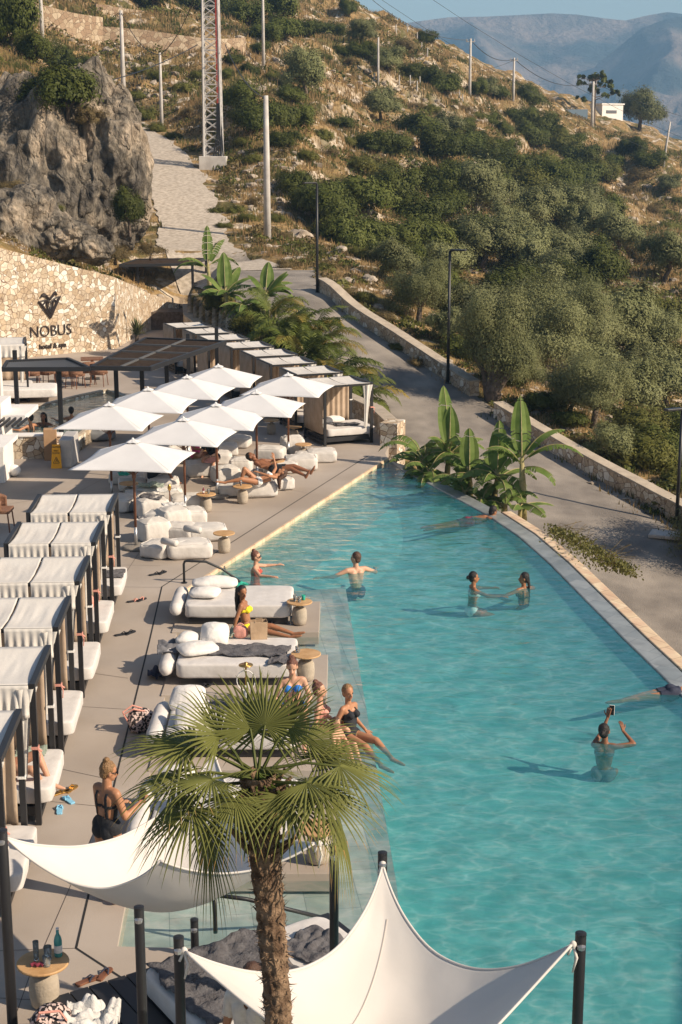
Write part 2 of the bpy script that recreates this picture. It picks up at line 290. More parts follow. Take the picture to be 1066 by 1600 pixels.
# water: fresnel reflection over a tinted transparent surface, caustic light painted into its tint
def water_mat(name,tint,hi,cscale=1.15,murk=.2,mc=(.05,.31,.34)):
    m=bpy.data.materials.new(name); m.use_nodes=True; t=m.node_tree; N=t.nodes; L=t.links; N.remove(N['Principled BSDF'])
    tc=N.new('ShaderNodeTexCoord'); mp=N.new('ShaderNodeMapping'); mp.inputs['Rotation'].default_value=(0,0,R(12)); mp.inputs['Scale'].default_value=(.55,1,1); L.new(tc.outputs['Object'],mp.inputs[0])
    n1=N.new('ShaderNodeTexNoise'); n1.inputs['Scale'].default_value=3.2; n1.inputs['Detail'].default_value=5; n1.inputs['Distortion'].default_value=.7; L.new(mp.outputs[0],n1.inputs['Vector'])
    n3=N.new('ShaderNodeTexNoise'); n3.inputs['Scale'].default_value=.5; n3.inputs['Detail'].default_value=2; L.new(mp.outputs[0],n3.inputs['Vector'])
    bp=N.new('ShaderNodeBump'); bp.inputs['Strength'].default_value=.8; bp.inputs['Distance'].default_value=.05; L.new(n1.outputs['Fac'],bp.inputs['Height'])
    gl=N.new('ShaderNodeBsdfGlossy'); gl.inputs['Roughness'].default_value=.03; gl.inputs[0].default_value=(.95,.97,1,1); L.new(bp.outputs[0],gl.inputs['Normal'])
    # caustic light drawn into the tint along warped voronoi edges
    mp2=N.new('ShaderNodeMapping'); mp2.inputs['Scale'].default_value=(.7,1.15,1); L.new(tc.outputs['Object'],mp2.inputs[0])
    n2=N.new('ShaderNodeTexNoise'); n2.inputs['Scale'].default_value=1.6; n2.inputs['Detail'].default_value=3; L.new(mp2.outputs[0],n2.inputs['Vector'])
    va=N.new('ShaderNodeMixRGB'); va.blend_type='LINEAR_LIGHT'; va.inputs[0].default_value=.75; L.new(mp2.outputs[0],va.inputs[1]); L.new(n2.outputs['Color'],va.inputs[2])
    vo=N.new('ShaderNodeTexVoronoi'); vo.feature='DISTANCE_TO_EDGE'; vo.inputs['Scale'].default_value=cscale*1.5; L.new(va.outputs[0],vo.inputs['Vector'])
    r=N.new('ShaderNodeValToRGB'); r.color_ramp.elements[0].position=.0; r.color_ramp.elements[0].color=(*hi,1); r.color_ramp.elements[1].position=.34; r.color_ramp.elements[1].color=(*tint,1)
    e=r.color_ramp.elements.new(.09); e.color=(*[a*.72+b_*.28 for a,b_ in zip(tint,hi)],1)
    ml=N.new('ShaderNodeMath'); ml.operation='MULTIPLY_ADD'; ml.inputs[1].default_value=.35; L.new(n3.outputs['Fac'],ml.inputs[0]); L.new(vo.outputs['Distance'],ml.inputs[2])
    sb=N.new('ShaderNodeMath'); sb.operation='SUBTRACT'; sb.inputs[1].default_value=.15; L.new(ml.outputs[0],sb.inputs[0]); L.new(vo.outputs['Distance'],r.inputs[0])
    tr=N.new('ShaderNodeBsdfTransparent'); L.new(r.outputs[0],tr.inputs[0])
    ge=N.new('ShaderNodeNewGeometry'); dp=N.new('ShaderNodeVectorMath'); dp.operation='DOT_PRODUCT'; L.new(ge.outputs['Incoming'],dp.inputs[0]); L.new(bp.outputs[0],dp.inputs[1])
    def mth(op,a,b_=None,c=None):
        q=N.new('ShaderNodeMath'); q.operation=op
        for i,x in enumerate((a,b_,c)):
            if x is None: continue
            if isinstance(x,(int,float)): q.inputs[i].default_value=x
            else: L.new(x,q.inputs[i])
        return q.outputs[0]
    ab=mth('ABSOLUTE',dp.outputs['Value']); om=mth('SUBTRACT',1,ab); p5=mth('POWER',om,5); fr=mth('MULTIPLY_ADD',p5,.9,.02)
    df=N.new('ShaderNodeBsdfDiffuse'); df.inputs[0].default_value=(*mc,1); m0=N.new('ShaderNodeMixShader'); m0.inputs[0].default_value=murk; L.new(tr.outputs[0],m0.inputs[1]); L.new(df.outputs[0],m0.inputs[2]); mx=N.new('ShaderNodeMixShader'); L.new(fr,mx.inputs[0]); L.new(m0.outputs[0],mx.inputs[1]); L.new(gl.outputs[0],mx.inputs[2]); L.new(mx.outputs[0],N['Material Output'].inputs[0])
    return m
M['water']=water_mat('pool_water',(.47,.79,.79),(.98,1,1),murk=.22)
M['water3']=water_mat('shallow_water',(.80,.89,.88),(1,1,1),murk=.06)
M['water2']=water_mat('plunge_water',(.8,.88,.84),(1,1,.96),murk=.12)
# ================= TERRAIN =================
CP=[]   # control points (x,y,z)
def cp(px,py,Z): p=D(px,py,Z); CP.append((p.x,p.y,p.z))
for a in [ # ridge
 (0,-30,165),(150,-30,185),(300,-12,200),(430,-5,205),(500,5,210),(560,18,215),(620,45,220),(690,88,225),(760,125,232),(800,152,235),(850,170,240),(900,192,245),(950,197,250),(1000,205,250),(1066,225,245),(1200,290,240),
 (600,130,165),(734,150,187),(480,150,115),(400,200,105),(345,258,95),(418,374,82),(600,300,108),(600,400,74),(560,440,68),(700,350,105),(850,300,150),(700,500,66),
 (800,450,86),(900,550,72),(900,400,118),(1000,250,205),(1066,300,190),(1066,350,160),(1066,450,115),(1066,600,76),(925,690,56),(1066,720,53),(1200,500,95),(1200,800,55),
 (300,395,78),(275,300,93),(225,215,112),(193,175,120),(253,200,112),(412,105,132),(200,95,138),(380,90,140),(60,70,130),(500,230,120),(600,210,140),(700,220,160),(800,230,190),(950,300,190),(540,70,190),(330,150,120),
 (0,250,72),(60,120,84),(130,110,84),(0,60,100),(215,300,84),(225,385,77),(0,376,60),(80,400,61),(165,425,63),(60,300,68),(150,330,66),(-200,300,65),(-200,0,120),(-400,400,60),
 (330,402,75),(430,440,64),(497,460,61.7),(410,412,68),(470,425,66),(700,590,54),(760,600,52),(1056,808,44),(600,640,48.5),(560,560,55),(850,740,45.5),(950,850,41.5),(1066,935,38),(1066,985,36),(900,850,40.5),(1000,700,50),(640,560,54),(520,500,59)]: cp(*a)
CP+=[(7,30,-3.2),(9,25,-4),(10,15,-4.5),(14,35,-3.5),(20,30,-5),(30,20,-7),(40,60,-10),(60,100,-12),(90,160,-8),(-30,55,3.5),(-45,50,5),(-60,80,15),(0,5,-3.5),(-30,10,-3),(-60,20,0),(150,250,-12),(-100,250,60),(-60,300,50),(0,320,36),(60,320,10),(140,330,-20)]
cpa=np.array(CP,dtype=float); SC=50.
def phi(r2): return np.where(r2>1e-9, .5*r2*np.log(np.maximum(r2,1e-12)),0)
P_=cpa[:,:2]/SC; n_=len(P_); K=phi(((P_[:,None]-P_[None])**2).sum(-1))+np.eye(n_)*.004
A_=np.zeros((n_+3,n_+3)); A_[:n_,:n_]=K; A_[:n_,n_:]=np.c_[np.ones(n_),P_]; A_[n_:,:n_]=A_[:n_,n_:].T
W_=np.linalg.solve(A_,np.r_[cpa[:,2],0,0,0])
def tps(X,Y):
    q=np.stack([np.ravel(X),np.ravel(Y)],-1)/SC; out=np.empty(len(q))
    for s in range(0,len(q),20000):
        e=q[s:s+20000]; out[s:s+20000]=phi(((e[:,None]-P_[None])**2).sum(-1))@W_[:n_]+W_[n_]+e@W_[n_+1:]
    return out.reshape(np.shape(X))
# deck outline (plan): the pool terrace
def g2(px,py,z=0): p=G(px,py,z); return (p.x,p.y)
INNER=[g2(*a) for a in [(628,731),(665,750),(700,768),(760,800),(810,833),(860,877),(920,938),(980,998),(1030,1046),(1066,1082)]]
INNER+=[(5.62,20.6),(5.85,17.5),(5.95,14),(5.9,10),(5.8,7)]
def offs(poly,d):
    out=[]
    for i,p in enumerate(poly):
        a=Vector(poly[max(i-1,0)]); b=Vector(poly[min(i+1,len(poly)-1)]); t=(b-a).normalized(); out.append((p[0]+t.y*-d,p[1]+t.x*d))
    return out
OUTER=offs(INNER,.38); 
FARC=g2(605,715)
WALLP=[g2(602,712),g2(612,690),(1.05,45.2),(.2,47.6),(-.9,50.2),(-2.4,53.6),(-3.9,57.0),(-5.4,60.5),(-6.4,64.5),(-6.9,69),(-7.2,74.5)]
wl=[(-8.75,72.0),(-9.45,67.2),(-9.5,63.6),(-13.6,59.9),(-20,57.5),(-30,54)]
SLAB=OUTER[::-1]+WALLP+wl+[(-34,50),(-34,5),(5.8,5)]
def inside(x,y,poly):
    c=False;n=len(poly);j=n-1
    for i in range(n):
        if (poly[i][1]>y)!=(poly[j][1]>y) and x<(poly[j][0]-poly[i][0])*(y-poly[i][1])/(poly[j][1]-poly[i][1])+poly[i][0]: c=not c
        j=i
    return c
def vnoise(X,Y,s,seed=0):
    # vectorised value noise
    x=X/s+seed*17.3; y=Y/s+seed*9.1; xi=np.floor(x).astype(int); yi=np.floor(y).astype(int); fx=x-xi; fy=y-yi; fx=fx*fx*(3-2*fx); fy=fy*fy*(3-2*fy)
    def h(a,b): v=np.sin(a*127.1+b*311.7+seed*3.7)*43758.5453; return v-np.floor(v)
    return (h(xi,yi)*(1-fx)+h(xi+1,yi)*fx)*(1-fy)+(h(xi,yi+1)*(1-fx)+h(xi+1,yi+1)*fx)*fy
ROADC=[g2(1140,1040,-2.9),g2(1010,900,-2.5)]; ROADC=[(9.1,33.5),(7.9,38.2),(6.2,43.2),(3.6,48.2),(1.3,53),(-.6,57.2),(-2.8,60.8)]
_a=D(392,425,66.5);_b=D(308,385,79);_c=D(300,345,86);_d=D(282,300,93);_e=D(264,262,101);_f=D(229,222,111);_g=D(185,190,120)
ROADC+=[(_a.x,_a.y)]; TRACK=[(_a.x,_a.y),(_b.x,_b.y),(_c.x,_c.y),(_d.x,_d.y),(_e.x,_e.y),(_f.x,_f.y),(_g.x,_g.y)]
def spline(pts,n):
    pts=[np.array(p,float) for p in pts]; out=[]
    for i in range(len(pts)-1):
        p0=pts[max(i-1,0)];p1=pts[i];p2=pts[i+1];p3=pts[min(i+2,len(pts)-1)]
        for k in range(n):
            t=k/n; out.append(.5*((2*p1)+(-p0+p2)*t+(2*p0-5*p1+4*p2-p3)*t*t+(-p0+3*p1-3*p2+p3)*t**3))
    out.append(pts[-1]); return np.array(out)
ROADS=spline(ROADC,8); TRACKS=spline(TRACK,8); ALLR=np.vstack([ROADS,TRACKS])
def height(X,Y):
    X=np.asarray(X,float);Y=np.asarray(Y,float); z=tps(X,Y)
    d=np.full(X.shape,1e9)
    for p in ALLR: d=np.minimum(d,(X-p[0])**2+(Y-p[1])**2)
    d=np.sqrt(d); amp=np.clip((d-3)/6,0,1)*np.clip((np.hypot(X,Y)-30)/60,.25,1.3)
    z=z+amp*((vnoise(X,Y,14,1)-.5)*2.4+(vnoise(X,Y,5,2)-.5)*1.5+(vnoise(X,Y,2,3)-.5)*.8+(vnoise(X,Y,1.1,6)-.5)*.45)
    # stepped old terraces on the hillside
    k=np.clip((Y-75)/40,0,1); s=z/2.4; fr=s-np.floor(s); z=z+k*.55*(np.clip(fr*2.2-.6,0,1)-fr)*1.6
    return z
ys=[4.0]
while ys[-1]<335: ys.append(ys[-1]+max(.55,(ys[-1]-20)*.0105))
ys=np.array(ys); us=np.linspace(-1,1,330)
ROADZ=[-4.2,-3.1,-2.1,-1.0,.1,1.2,2.3,2.85]; TRZ=[_a.z,_b.z,_c.z,_d.z,_e.z,_f.z,_g.z]; TRZ[0]=2.85
rzl=np.concatenate([spline([(q,0) for q in ROADZ],8)[:,0],spline([(q,0) for q in TRZ],8)[:,0]])
GX=np.empty((len(ys),len(us)));GY=np.repeat(ys[:,None],len(us),1)
for j,y in enumerate(ys): GX[j]=us*(22+y*.42)
GZ=height(GX,GY)
dd=np.full(GX.shape,1e9); zz=np.zeros(GX.shape)
AR=[];AZr=[]
for i in range(len(ALLR)-1):
    for k in range(4): AR.append(ALLR[i]*(1-k/4)+ALLR[i+1]*k/4); AZr.append(rzl[i]*(1-k/4)+rzl[i+1]*k/4)
for p,zr in zip(AR,AZr):
    d=np.hypot(GX-p[0],GY-p[1]); m_=d<dd; dd=np.where(m_,d,dd); zz=np.where(m_,zr,zz)
wt_=np.clip((7.5-dd)/4.6,0,1); wt_=wt_*wt_*(3-2*wt_); GZ=GZ*(1-wt_)+zz*wt_
def in_slab_mask(X,Y,poly):
    c=np.zeros(X.shape,bool); n=len(poly);j=n-1
    for i in range(n):
        a=(poly[i][1]>Y)!=(poly[j][1]>Y)
        with np.errstate(divide='ignore',invalid='ignore'):
            xx=(poly[j][0]-poly[i][0])*(Y-poly[i][1])/((poly[j][1]-poly[i][1]) or 1e-9)+poly[i][0]
        c^=a&(X<xx); j=i
    return c
msk=in_slab_mask(GX,GY,SLAB); GZ[msk]=np.minimum(GZ[msk],-3.4)
def segd(X,Y,pl):
    d=np.full(X.shape,1e9)
    for (x0,y0),(x1,y1) in zip(pl[:-1],pl[1:]):
        dx,dy=x1-x0,y1-y0; t=np.clip(((X-x0)*dx+(Y-y0)*dy)/(dx*dx+dy*dy+1e-9),0,1); d=np.minimum(d,np.hypot(X-x0-t*dx,Y-y0-t*dy))
    return d
dW=segd(GX,GY,WALLP[1:]); GZ=np.where(~msk&(dW<8),np.minimum(GZ,(-.1+1.1*np.maximum(dW-.7,0)+np.clip((GY-50)/10,0,1)*2.1)),GZ)
dR=segd(GX,GY,OUTER[2:]); GZ=np.where(~msk&(dR<2.2),np.minimum(GZ,-.9-.5*dR),GZ)
GZ[in_slab_mask(GX,GY,SLAB)&(GZ>-3)]=-3.4
SWL=[((-30,54.6),7.2),((-20,57.6),5.8),((-13.7,59.6),4.6),((-9.5,63.3),2.4),((-9.25,67.2),2.1),((-8.5,72.0),1.5),((-7.3,74.3),1.2)]
lim=np.full(GX.shape,1e9)
for (p0,h0),(p1,h1) in zip(SWL[:-1],SWL[1:]):
    dx,dy=p1[0]-p0[0],p1[1]-p0[1]; t=np.clip(((GX-p0[0])*dx+(GY-p0[1])*dy)/(dx*dx+dy*dy),0,1); d=np.hypot(GX-p0[0]-t*dx,GY-p0[1]-t*dy); lim=np.minimum(lim,np.where(d<7,h0+(h1-h0)*t-.25+.62*np.maximum(d-.4,0),1e9))
GZ=np.where(~msk,np.minimum(GZ,np.maximum(lim,-3)),GZ)
GZ=np.where(np.hypot(GX,GY)>300,GZ-(np.hypot(GX,GY)-300)*.5,GZ)
def build_grid(name,X,Y,Z,m,smooth=True):
    h,w_=X.shape; v=np.stack([X,Y,Z],-1).reshape(-1,3); i=np.arange((h-1)*w_).reshape(h-1,w_)[:,:-1].ravel()
    f=np.stack([i,i+1,i+1+w_,i+w_],-1); me=bpy.data.meshes.new(name); me.vertices.add(len(v)); me.vertices.foreach_set('co',v.ravel())
    me.loops.add(f.size); me.loops.foreach_set('vertex_index',f.ravel().astype(np.int32)); me.polygons.add(len(f)); me.polygons.foreach_set('loop_start',np.arange(0,f.size,4,dtype=np.int32))
    me.update(calc_edges=True); me.materials.append(m)
    if smooth: me.polygons.foreach_set('use_smooth',[True]*len(f))
    return link(bpy.data.objects.new(name,me))
def hz(x,y):   # terrain height on the built grid
    j=int(np.clip(np.searchsorted(ys,y)-1,0,len(ys)-2)); ty=(y-ys[j])/(ys[j+1]-ys[j]); r=[]
    for jj in (j,j+1):
        u=x/(22+ys[jj]*.42); k=(u+1)/2*(len(us)-1); i=int(np.clip(math.floor(k),0,len(us)-2)); fx=k-i; r.append(GZ[jj,i]*(1-fx)+GZ[jj,i+1]*fx)
    return float(r[0]*(1-ty)+r[1]*ty)
def hzv(X,Y):
    j=np.clip(np.searchsorted(ys,Y)-1,0,len(ys)-2); ty=(Y-ys[j])/(ys[j+1]-ys[j]); r=[]
    for jj in (j,j+1):
        u=X/(22+ys[jj]*.42); k=(u+1)/2*(len(us)-1); i=np.clip(np.floor(k).astype(int),0,len(us)-2); fx=k-i; r.append(GZ[jj,i]*(1-fx)+GZ[jj,i+1]*fx)
    return r[0]*(1-ty)+r[1]*ty
def hit(px,py,z0=30,z1=330):   # where the line of sight through a pixel meets the hill
    d=ray(px,py); o=Vector((0,0,CAMH)); k=z0
    while k<z1:
        p=o+d*k
        if p.z<hz(p.x,p.y) and not inside(p.x,p.y,SLAB):
            lo=k-.6; hi=k
            for _ in range(12):
                mi=(lo+hi)/2; q=o+d*mi
                if q.z<hz(q.x,q.y): hi=mi
                else: lo=mi
            return o+d*hi
        k+=.6
    return None
def ground_mat():
    m=bpy.data.materials.new('hillside'); m.use_nodes=True; t=m.node_tree; N=t.nodes; L=t.links; b=N['Principled BSDF']; b.inputs['Roughness'].default_value=1; b.inputs['Specular IOR Level'].default_value=.1
    tc=N.new('ShaderNodeTexCoord'); g=N.new('ShaderNodeNewGeometry')
    def no(s,d=8,dist=0):
        n=N.new('ShaderNodeTexNoise'); n.inputs['Scale'].default_value=s; n.inputs['Detail'].default_value=d; n.inputs['Distortion'].default_value=dist; L.new(tc.outputs['Object'],n.inputs['Vector']); return n
    def ramp(n,ps):
        r=N.new('ShaderNodeValToRGB'); e=r.color_ramp.elements
        while len(e)<len(ps): e.new(.5)
        for i,(p,c) in enumerate(ps): e[i].position=p; e[i].color=(*c,1)
        L.new(n,r.inputs[0]); return r.outputs[0]
    big=ramp(no(.22,14,.8).outputs['Fac'],[(.32,(.085,.08,.03)),(.42,(.17,.125,.055)),(.5,(.30,.205,.10)),(.57,(.20,.145,.07)),(.66,(.11,.10,.04))])
    fine=ramp(no(2.2,10).outputs['Fac'],[(.3,(.35,.33,.3)),(.5,(.6,.58,.54)),(.7,(.8,.78,.72))])
    mx=N.new('ShaderNodeMixRGB'); mx.blend_type='MULTIPLY'; mx.inputs[0].default_value=.75; L.new(big,mx.inputs[1]); L.new(fine,mx.inputs[2])
    sc=N.new('ShaderNodeMixRGB'); sc.blend_type='MULTIPLY'; sc.inputs[0].default_value=1; sc.inputs[2].default_value=(1.5,1.5,1.5,1); L.new(mx.outputs[0],sc.inputs[1])
    rockc=ramp(no(1.1,12).outputs['Fac'],[(.35,(.22,.17,.12)),(.5,(.42,.34,.25)),(.65,(.6,.52,.41))])
    rm=ramp(no(.55,9,1.2).outputs['Fac'],[(.55,(0,0,0)),(.6,(1,1,1))])
    sl=N.new('ShaderNodeSeparateXYZ'); L.new(g.outputs['Normal'],sl.inputs[0])
    slo=ramp(sl.outputs['Z'],[(.62,(1,1,1)),(.80,(0,0,0))])
    mxr=N.new('ShaderNodeMixRGB'); mxr.blend_type='LIGHTEN'; mxr.inputs[0].default_value=1; L.new(rm,mxr.inputs[1]); L.new(slo,mxr.inputs[2])
    fin=N.new('ShaderNodeMixRGB'); L.new(mxr.outputs[0],fin.inputs[0]); L.new(sc.outputs[0],fin.inputs[1]); L.new(rockc,fin.inputs[2]); L.new(fin.outputs[0],b.inputs['Base Color'])
    bp=N.new('ShaderNodeBump'); bp.inputs['Strength'].default_value=.9; bp.inputs['Distance'].default_value=.35; L.new(no(2.5,12).outputs['Fac'],bp.inputs['Height']); L.new(bp.outputs[0],b.inputs['Normal'])
    return m
M['hill']=ground_mat()
tag(build_grid('hillside',GX,GY,GZ,M['hill']),kind='structure')
# low land to the horizon
vb=MB(); vb.grid(lambda u,v:(-9000+u*18000,200+v*12000,-60-v*40),12,12); tag(vb.build('valley_floor',M['hill']),kind='structure')
# road and gravel track ribbons
def ribbon(name,cl,wl_,wr_,m,dz=.06,nw=9,z=None):
    v=[];h=len(cl)
    X=np.empty((h,nw));Y=np.empty((h,nw));Z=np.empty((h,nw))
    for i in range(h):
        a=cl[max(i-1,0)];b_=cl[min(i+1,h-1)];t=(b_-a)/np.linalg.norm(b_-a);n=np.array([t[1],-t[0]])
        L_=wl_(i/(h-1)) if callable(wl_) else wl_; R_=wr_(i/(h-1)) if callable(wr_) else wr_
        for k in range(nw):
            s=-L_+(L_+R_)*k/(nw-1); p=cl[i]+n*s; X[i,k]=p[0];Y[i,k]=p[1];Z[i,k]=hz(p[0],p[1])+dz
    return tag(build_grid(name,X,Y,Z,m),kind='structure')
# ================= ROAD =================
ribbon('road',spline(ROADC,24),2.1,2.85,M['asphalt'],.03,15)
ribbon('gravel_track',spline(TRACK,22),lambda f:1.85+.45*noise.noise(Vector((f*14,1,0)))+.2*noise.noise(Vector((f*50,1,0))),lambda f:1.85+.45*noise.noise(Vector((f*14,7,0)))+.2*noise.noise(Vector((f*50,7,0))),M['gravel'],.05,11)
# ================= POOL TERRACE =================
DE=[g2(605,715),g2(289,920),g2(183,1479)]
FRONT=[g2(183,1479),g2(345,1483),(-.75,12.6),(-.2,8)]
# pool basin opening
POOL=[FARC,(INNER[0][0],INNER[0][1])]+INNER[1:]+[(-.2,7)]+[FRONT[2],FRONT[1],FRONT[0],DE[1]]
# deck = everything left of the pool
DECK=[FARC,g2(602,708),WALLP[1]]+WALLP[2:]+wl+[(-34,50),(-34,5),(-.2,5),(-.2,7),FRONT[2],FRONT[1],FRONT[0],DE[1]]
tag(MB().prism(DECK,-3.2,0).build('pool_deck',M['deck']),kind='structure')
j=MB()
def strip(mb,pts,w_,z):
    for a,b_ in zip(pts[:-1],pts[1:]):
        a=Vector(a);b_=Vector(b_);t=(b_-a).normalized();n=Vector((-t.y,t.x))*w_/2
        mb.raw([(*(a-n),z),(*(b_-n),z),(*(b_+n),z),(*(a+n),z)],[(0,1,2,3)])
strip(j,[g2(574,713),g2(253,917),g2(234,1000),g2(180,1220),g2(119,1482),g2(191,1529),g2(330,1640)],.025,.004)
tag(j.build('deck_drain_joint',M['joint']),kind='structure')
j=MB()
for a in [[g2(0,915),g2(253,918)],[g2(40,1190),g2(180,1220)],[g2(119,1482),g2(0,1486)],[g2(140,800),g2(380,800)],[g2(330,745),g2(480,770)],[g2(0,1330),g2(150,1345)],[g2(200,1060),g2(60,1040)]]: strip(j,a,.008,.003)
for k in range(-14,16):
    a_=Vector((-3.2,30))+Vector((cos(R(71)),sin(R(71))))*k*2.1; d_=Vector((-cos(R(19)),sin(R(19))))*.0+Vector((-1,.34)).normalized()
    strip(j,[tuple(a_-Vector((0,0))),tuple(a_+d_*26)],.007,.0025) if 0 else None
for (x0,y0,x1,y1) in [(0,880,250,884),(0,850,200,846),(60,1100,220,1110),(0,1245,175,1262),(260,800,190,905),(330,760,300,880),(420,735,390,770),(500,700,480,745),(230,760,470,722),(215,720,120,770),(0,790,170,762),(0,1560,110,1566),(60,1486,20,1600),(160,1270,60,1500)]: strip(j,[g2(x0,y0),g2(x1,y1)],.007,.003)
tag(j.build('deck_fine_joint',M['bronze']),kind='structure')
# pale coping along the deck edge
a=Vector(DE[0]);b_=Vector(DE[1]);t=(b_-a).normalized();n=Vector((t.y,-t.x))
cp_=MB(); cp_.prism([tuple(a),tuple(b_),tuple(b_-n*.05),tuple(a-n*.05)],-.12,.006); tag(cp_.build('pool_edge_coping',M['cream']),kind='structure')
# floor, ledges, rim
tag(MB().prism(POOL,-3.2,-.66).build('pool_floor',M['poolfloor']),kind='structure')
WL=-.07
LE=[g2(540,920,-.28),g2(620,1385,-.28),g2(668,1700,-.28)]
led=[DE[1],LE[0],LE[1],(LE[2][0],7.0),(-.2,7),FRONT[2],FRONT[1],FRONT[0]]
tag(MB().prism(led,-.7,-.254).build('ledge_wall',M['poolfloor']),kind='structure'); tag(MB().raw([(x,y,-.25) for x,y in led],[tuple(range(len(led)-1,-1,-1))]).build('pool_ledge',M['slate']),kind='structure')
A0,A1=a,b_
def rampq(o1,o2,z1,z2,nm,mt):
    q=[(*(A0+Vector((o1,-.22*o1))),z1),(*(A0+Vector((o2,-.3*o2))),z2),(*(A1+Vector((o2*1.25,.08))),z2),(*(A1+Vector((o1*1.25,.08))),z1)]; tag(MB().raw(q,[(3,2,1,0)]).build(nm,M[mt]),kind='structure')
rampq(0,1.15,-.3,-.46,'pool_step','slate'); rampq(1.15,2.3,-.46,-.658,'pool_slope','poolfloor')
cov=MB(); prof=[(.0,-.075),(.10,-.19),(.5,-.34),(1.1,-.50),(1.8,-.62),(2.5,-.6575),(3.0,-.6590)]; rows=[offs(INNER,-a_) if a_>0 else INNER for a_,_ in prof]; ni=len(INNER)  # added cove, sloped so that shade deepens softly towards the rim
cov.raw([(x,y,prof[k][1]) for k,rw in enumerate(rows) for x,y in rw],[(k*ni+i,k*ni+i+1,(k+1)*ni+i+1,(k+1)*ni+i) for k in range(len(prof)-1) for i in range(ni-1)]); tag(cov.build('rim_shade_cove',M['poolfloor'],None,True,sub=1),kind='structure')
rim=MB(); rim.prism([FARC]+INNER+OUTER[::-1],-3.3,-.045); tag(rim.build('pool_rim',M['rim'],bevel=.02),kind='structure')
ci=8; O2=offs(INNER,.62); O1=offs(INNER,.385)
cr=MB(); cr.prism(O1[3:]+O2[3:][::-1],-3.3,-.02); tag(cr.build('rim_wall',M['cream'],bevel=.015),kind='structure')
wt=MB(); Wb=[g2(540,920,WL),g2(620,1385,WL),(g2(668,1700,WL)[0],7.0)]; wp=[FARC]+INNER+[Wb[2],Wb[1],Wb[0],DE[1]]
wt.raw([(x,y,WL) for x,y in wp],[tuple(range(len(wp)-1,-1,-1))]); wo=wt.build('pool_water',M['water']); tag(wo,kind='structure')
ws=[DE[1],Wb[0],Wb[1],Wb[2],(-.2,7),FRONT[2],FRONT[1],FRONT[0]]; wt=MB(); wt.raw([(x,y,WL) for x,y in ws],[tuple(range(len(ws)-1,-1,-1))]); tag(wt.build('shallow_water',M['water3']),kind='structure')
# ================= STONE WALLS =================
def wallrun(mb,pts,th,z0,z1):
    # one swept wall; z0/z1 lists
    pts=[Vector(p) for p in pts]; L_=[];R_=[]
    for i,p in enumerate(pts):
        t=(pts[min(i+1,len(pts)-1)]-pts[max(i-1,0)]).normalized(); nn=Vector((-t.y,t.x))*th/2; L_.append(p+nn);R_.append(p-nn)
    vs=[];fs=[]
    for i in range(len(pts)): vs+=[(*L_[i],z0[i]),(*R_[i],z0[i]),(*R_[i],z1[i]),(*L_[i],z1[i])]
    for i in range(len(pts)-1):
        o=i*4;q=o+4; fs+=[(o,o+1,q+1,q),(o+1,o+2,q+2,q+1),(o+2,o+3,q+3,q+2),(o+3,o,q,q+3)]
    e=(len(pts)-1)*4; fs+=[(3,2,1,0),(e,e+1,e+2,e+3)]
    mb.raw(vs,fs)
# terrace side wall beside the daybeds
wp_=[WALLP[1]]+WALLP[2:10]; N_=len(wp_)
r=thing('terrace_wall','low cream rubble stone wall with pale coping behind the row of cabanas at the pool corner','wall')
mb=MB(); wallrun(mb,wp_,.34,[-3.4]*N_,[.55]*4+[.8,1.1,1.2,1.2,1.2]); mb.box((WALLP[1][0]+.02,WALLP[1][1]-.35,-1.4),(.5,.75,4.1),R(-20)); mb.build('wall_stone',M['wallstone'],r)
mb=MB(); wallrun(mb,wp_,.40,[.551]*4+[.801,1.101,1.201,1.201,1.201],[.61]*4+[.86,1.16,1.26,1.26,1.26]); mb.build('coping',M['capstone'],r,bevel=.01)
# the sign wall
SW=[(-30,54.6),(-20,57.6),(-13.7,59.6),(-9.5,63.3),(-9.25,67.2),(-8.5,72.0),(-7.3,74.3)]
tops=[]
for p,py in zip(SW,[330,360,381,432,446,470,478]):
    # wall top height from the picture row
    zc=CAMH-(p[1]*(sin(PITCH)+(py-800)/F*cos(PITCH))/(cos(PITCH)-(py-800)/F*sin(PITCH))); tops.append(zc)
r=thing('sign_wall','tall cream and ochre rubble stone wall that carries the dark lettering and drops to the right','wall')
mb=MB(); wallrun(mb,SW,.5,[-1]*7,tops); mb.build('wall_stone',M['wallstone'],r)
# roadside parapet: two runs with the olive tree in the gap
def terrline(pts,n): return [tuple(p) for p in spline(pts,n)]
PR=[D(497,462,61.9),D(560,505,59),D(640,560,55.8),D(700,592,54),D(735,612,53)]
PR=[(p.x,p.y) for p in PR]; pr=[tuple(np.array(PR[0])*(1-k/20)+np.array(PR[-1])*k/20) for k in range(21)]
PR2=[D(772,640,51.2),D(860,695,48.5),D(960,755,46),D(1056,806,44.3),D(1140,860,42.5)]; PR2=[(p.x,p.y) for p in PR2]; pr2=[tuple(np.array(PR2[0])*(1-k/24)+np.array(PR2[-1])*k/24) for k in range(25)]
for nm,q,lb in (('parapet',pr,'upper run of the low stone parapet along the road, ending at the gnarled olive trunk'),('parapet',pr2,'lower run of the low stone parapet along the road, starting at the gnarled olive trunk')):
    r=thing(nm,lb,'wall',group='roadside parapets'); q2=[(x+.15,y+.05) for x,y in q]; h0=[hz(x,y) for x,y in q2]
    mb=MB(); wallrun(mb,q2,.38,[h-1.5 for h in h0],[h+.5 for h in h0]); mb.build('wall_stone',M['wallstone'],r)
    mb=MB(); wallrun(mb,q2,.44,[h+.501 for h in h0],[h+.56 for h in h0]); mb.build('coping',M['capstone'],r,bevel=.01)
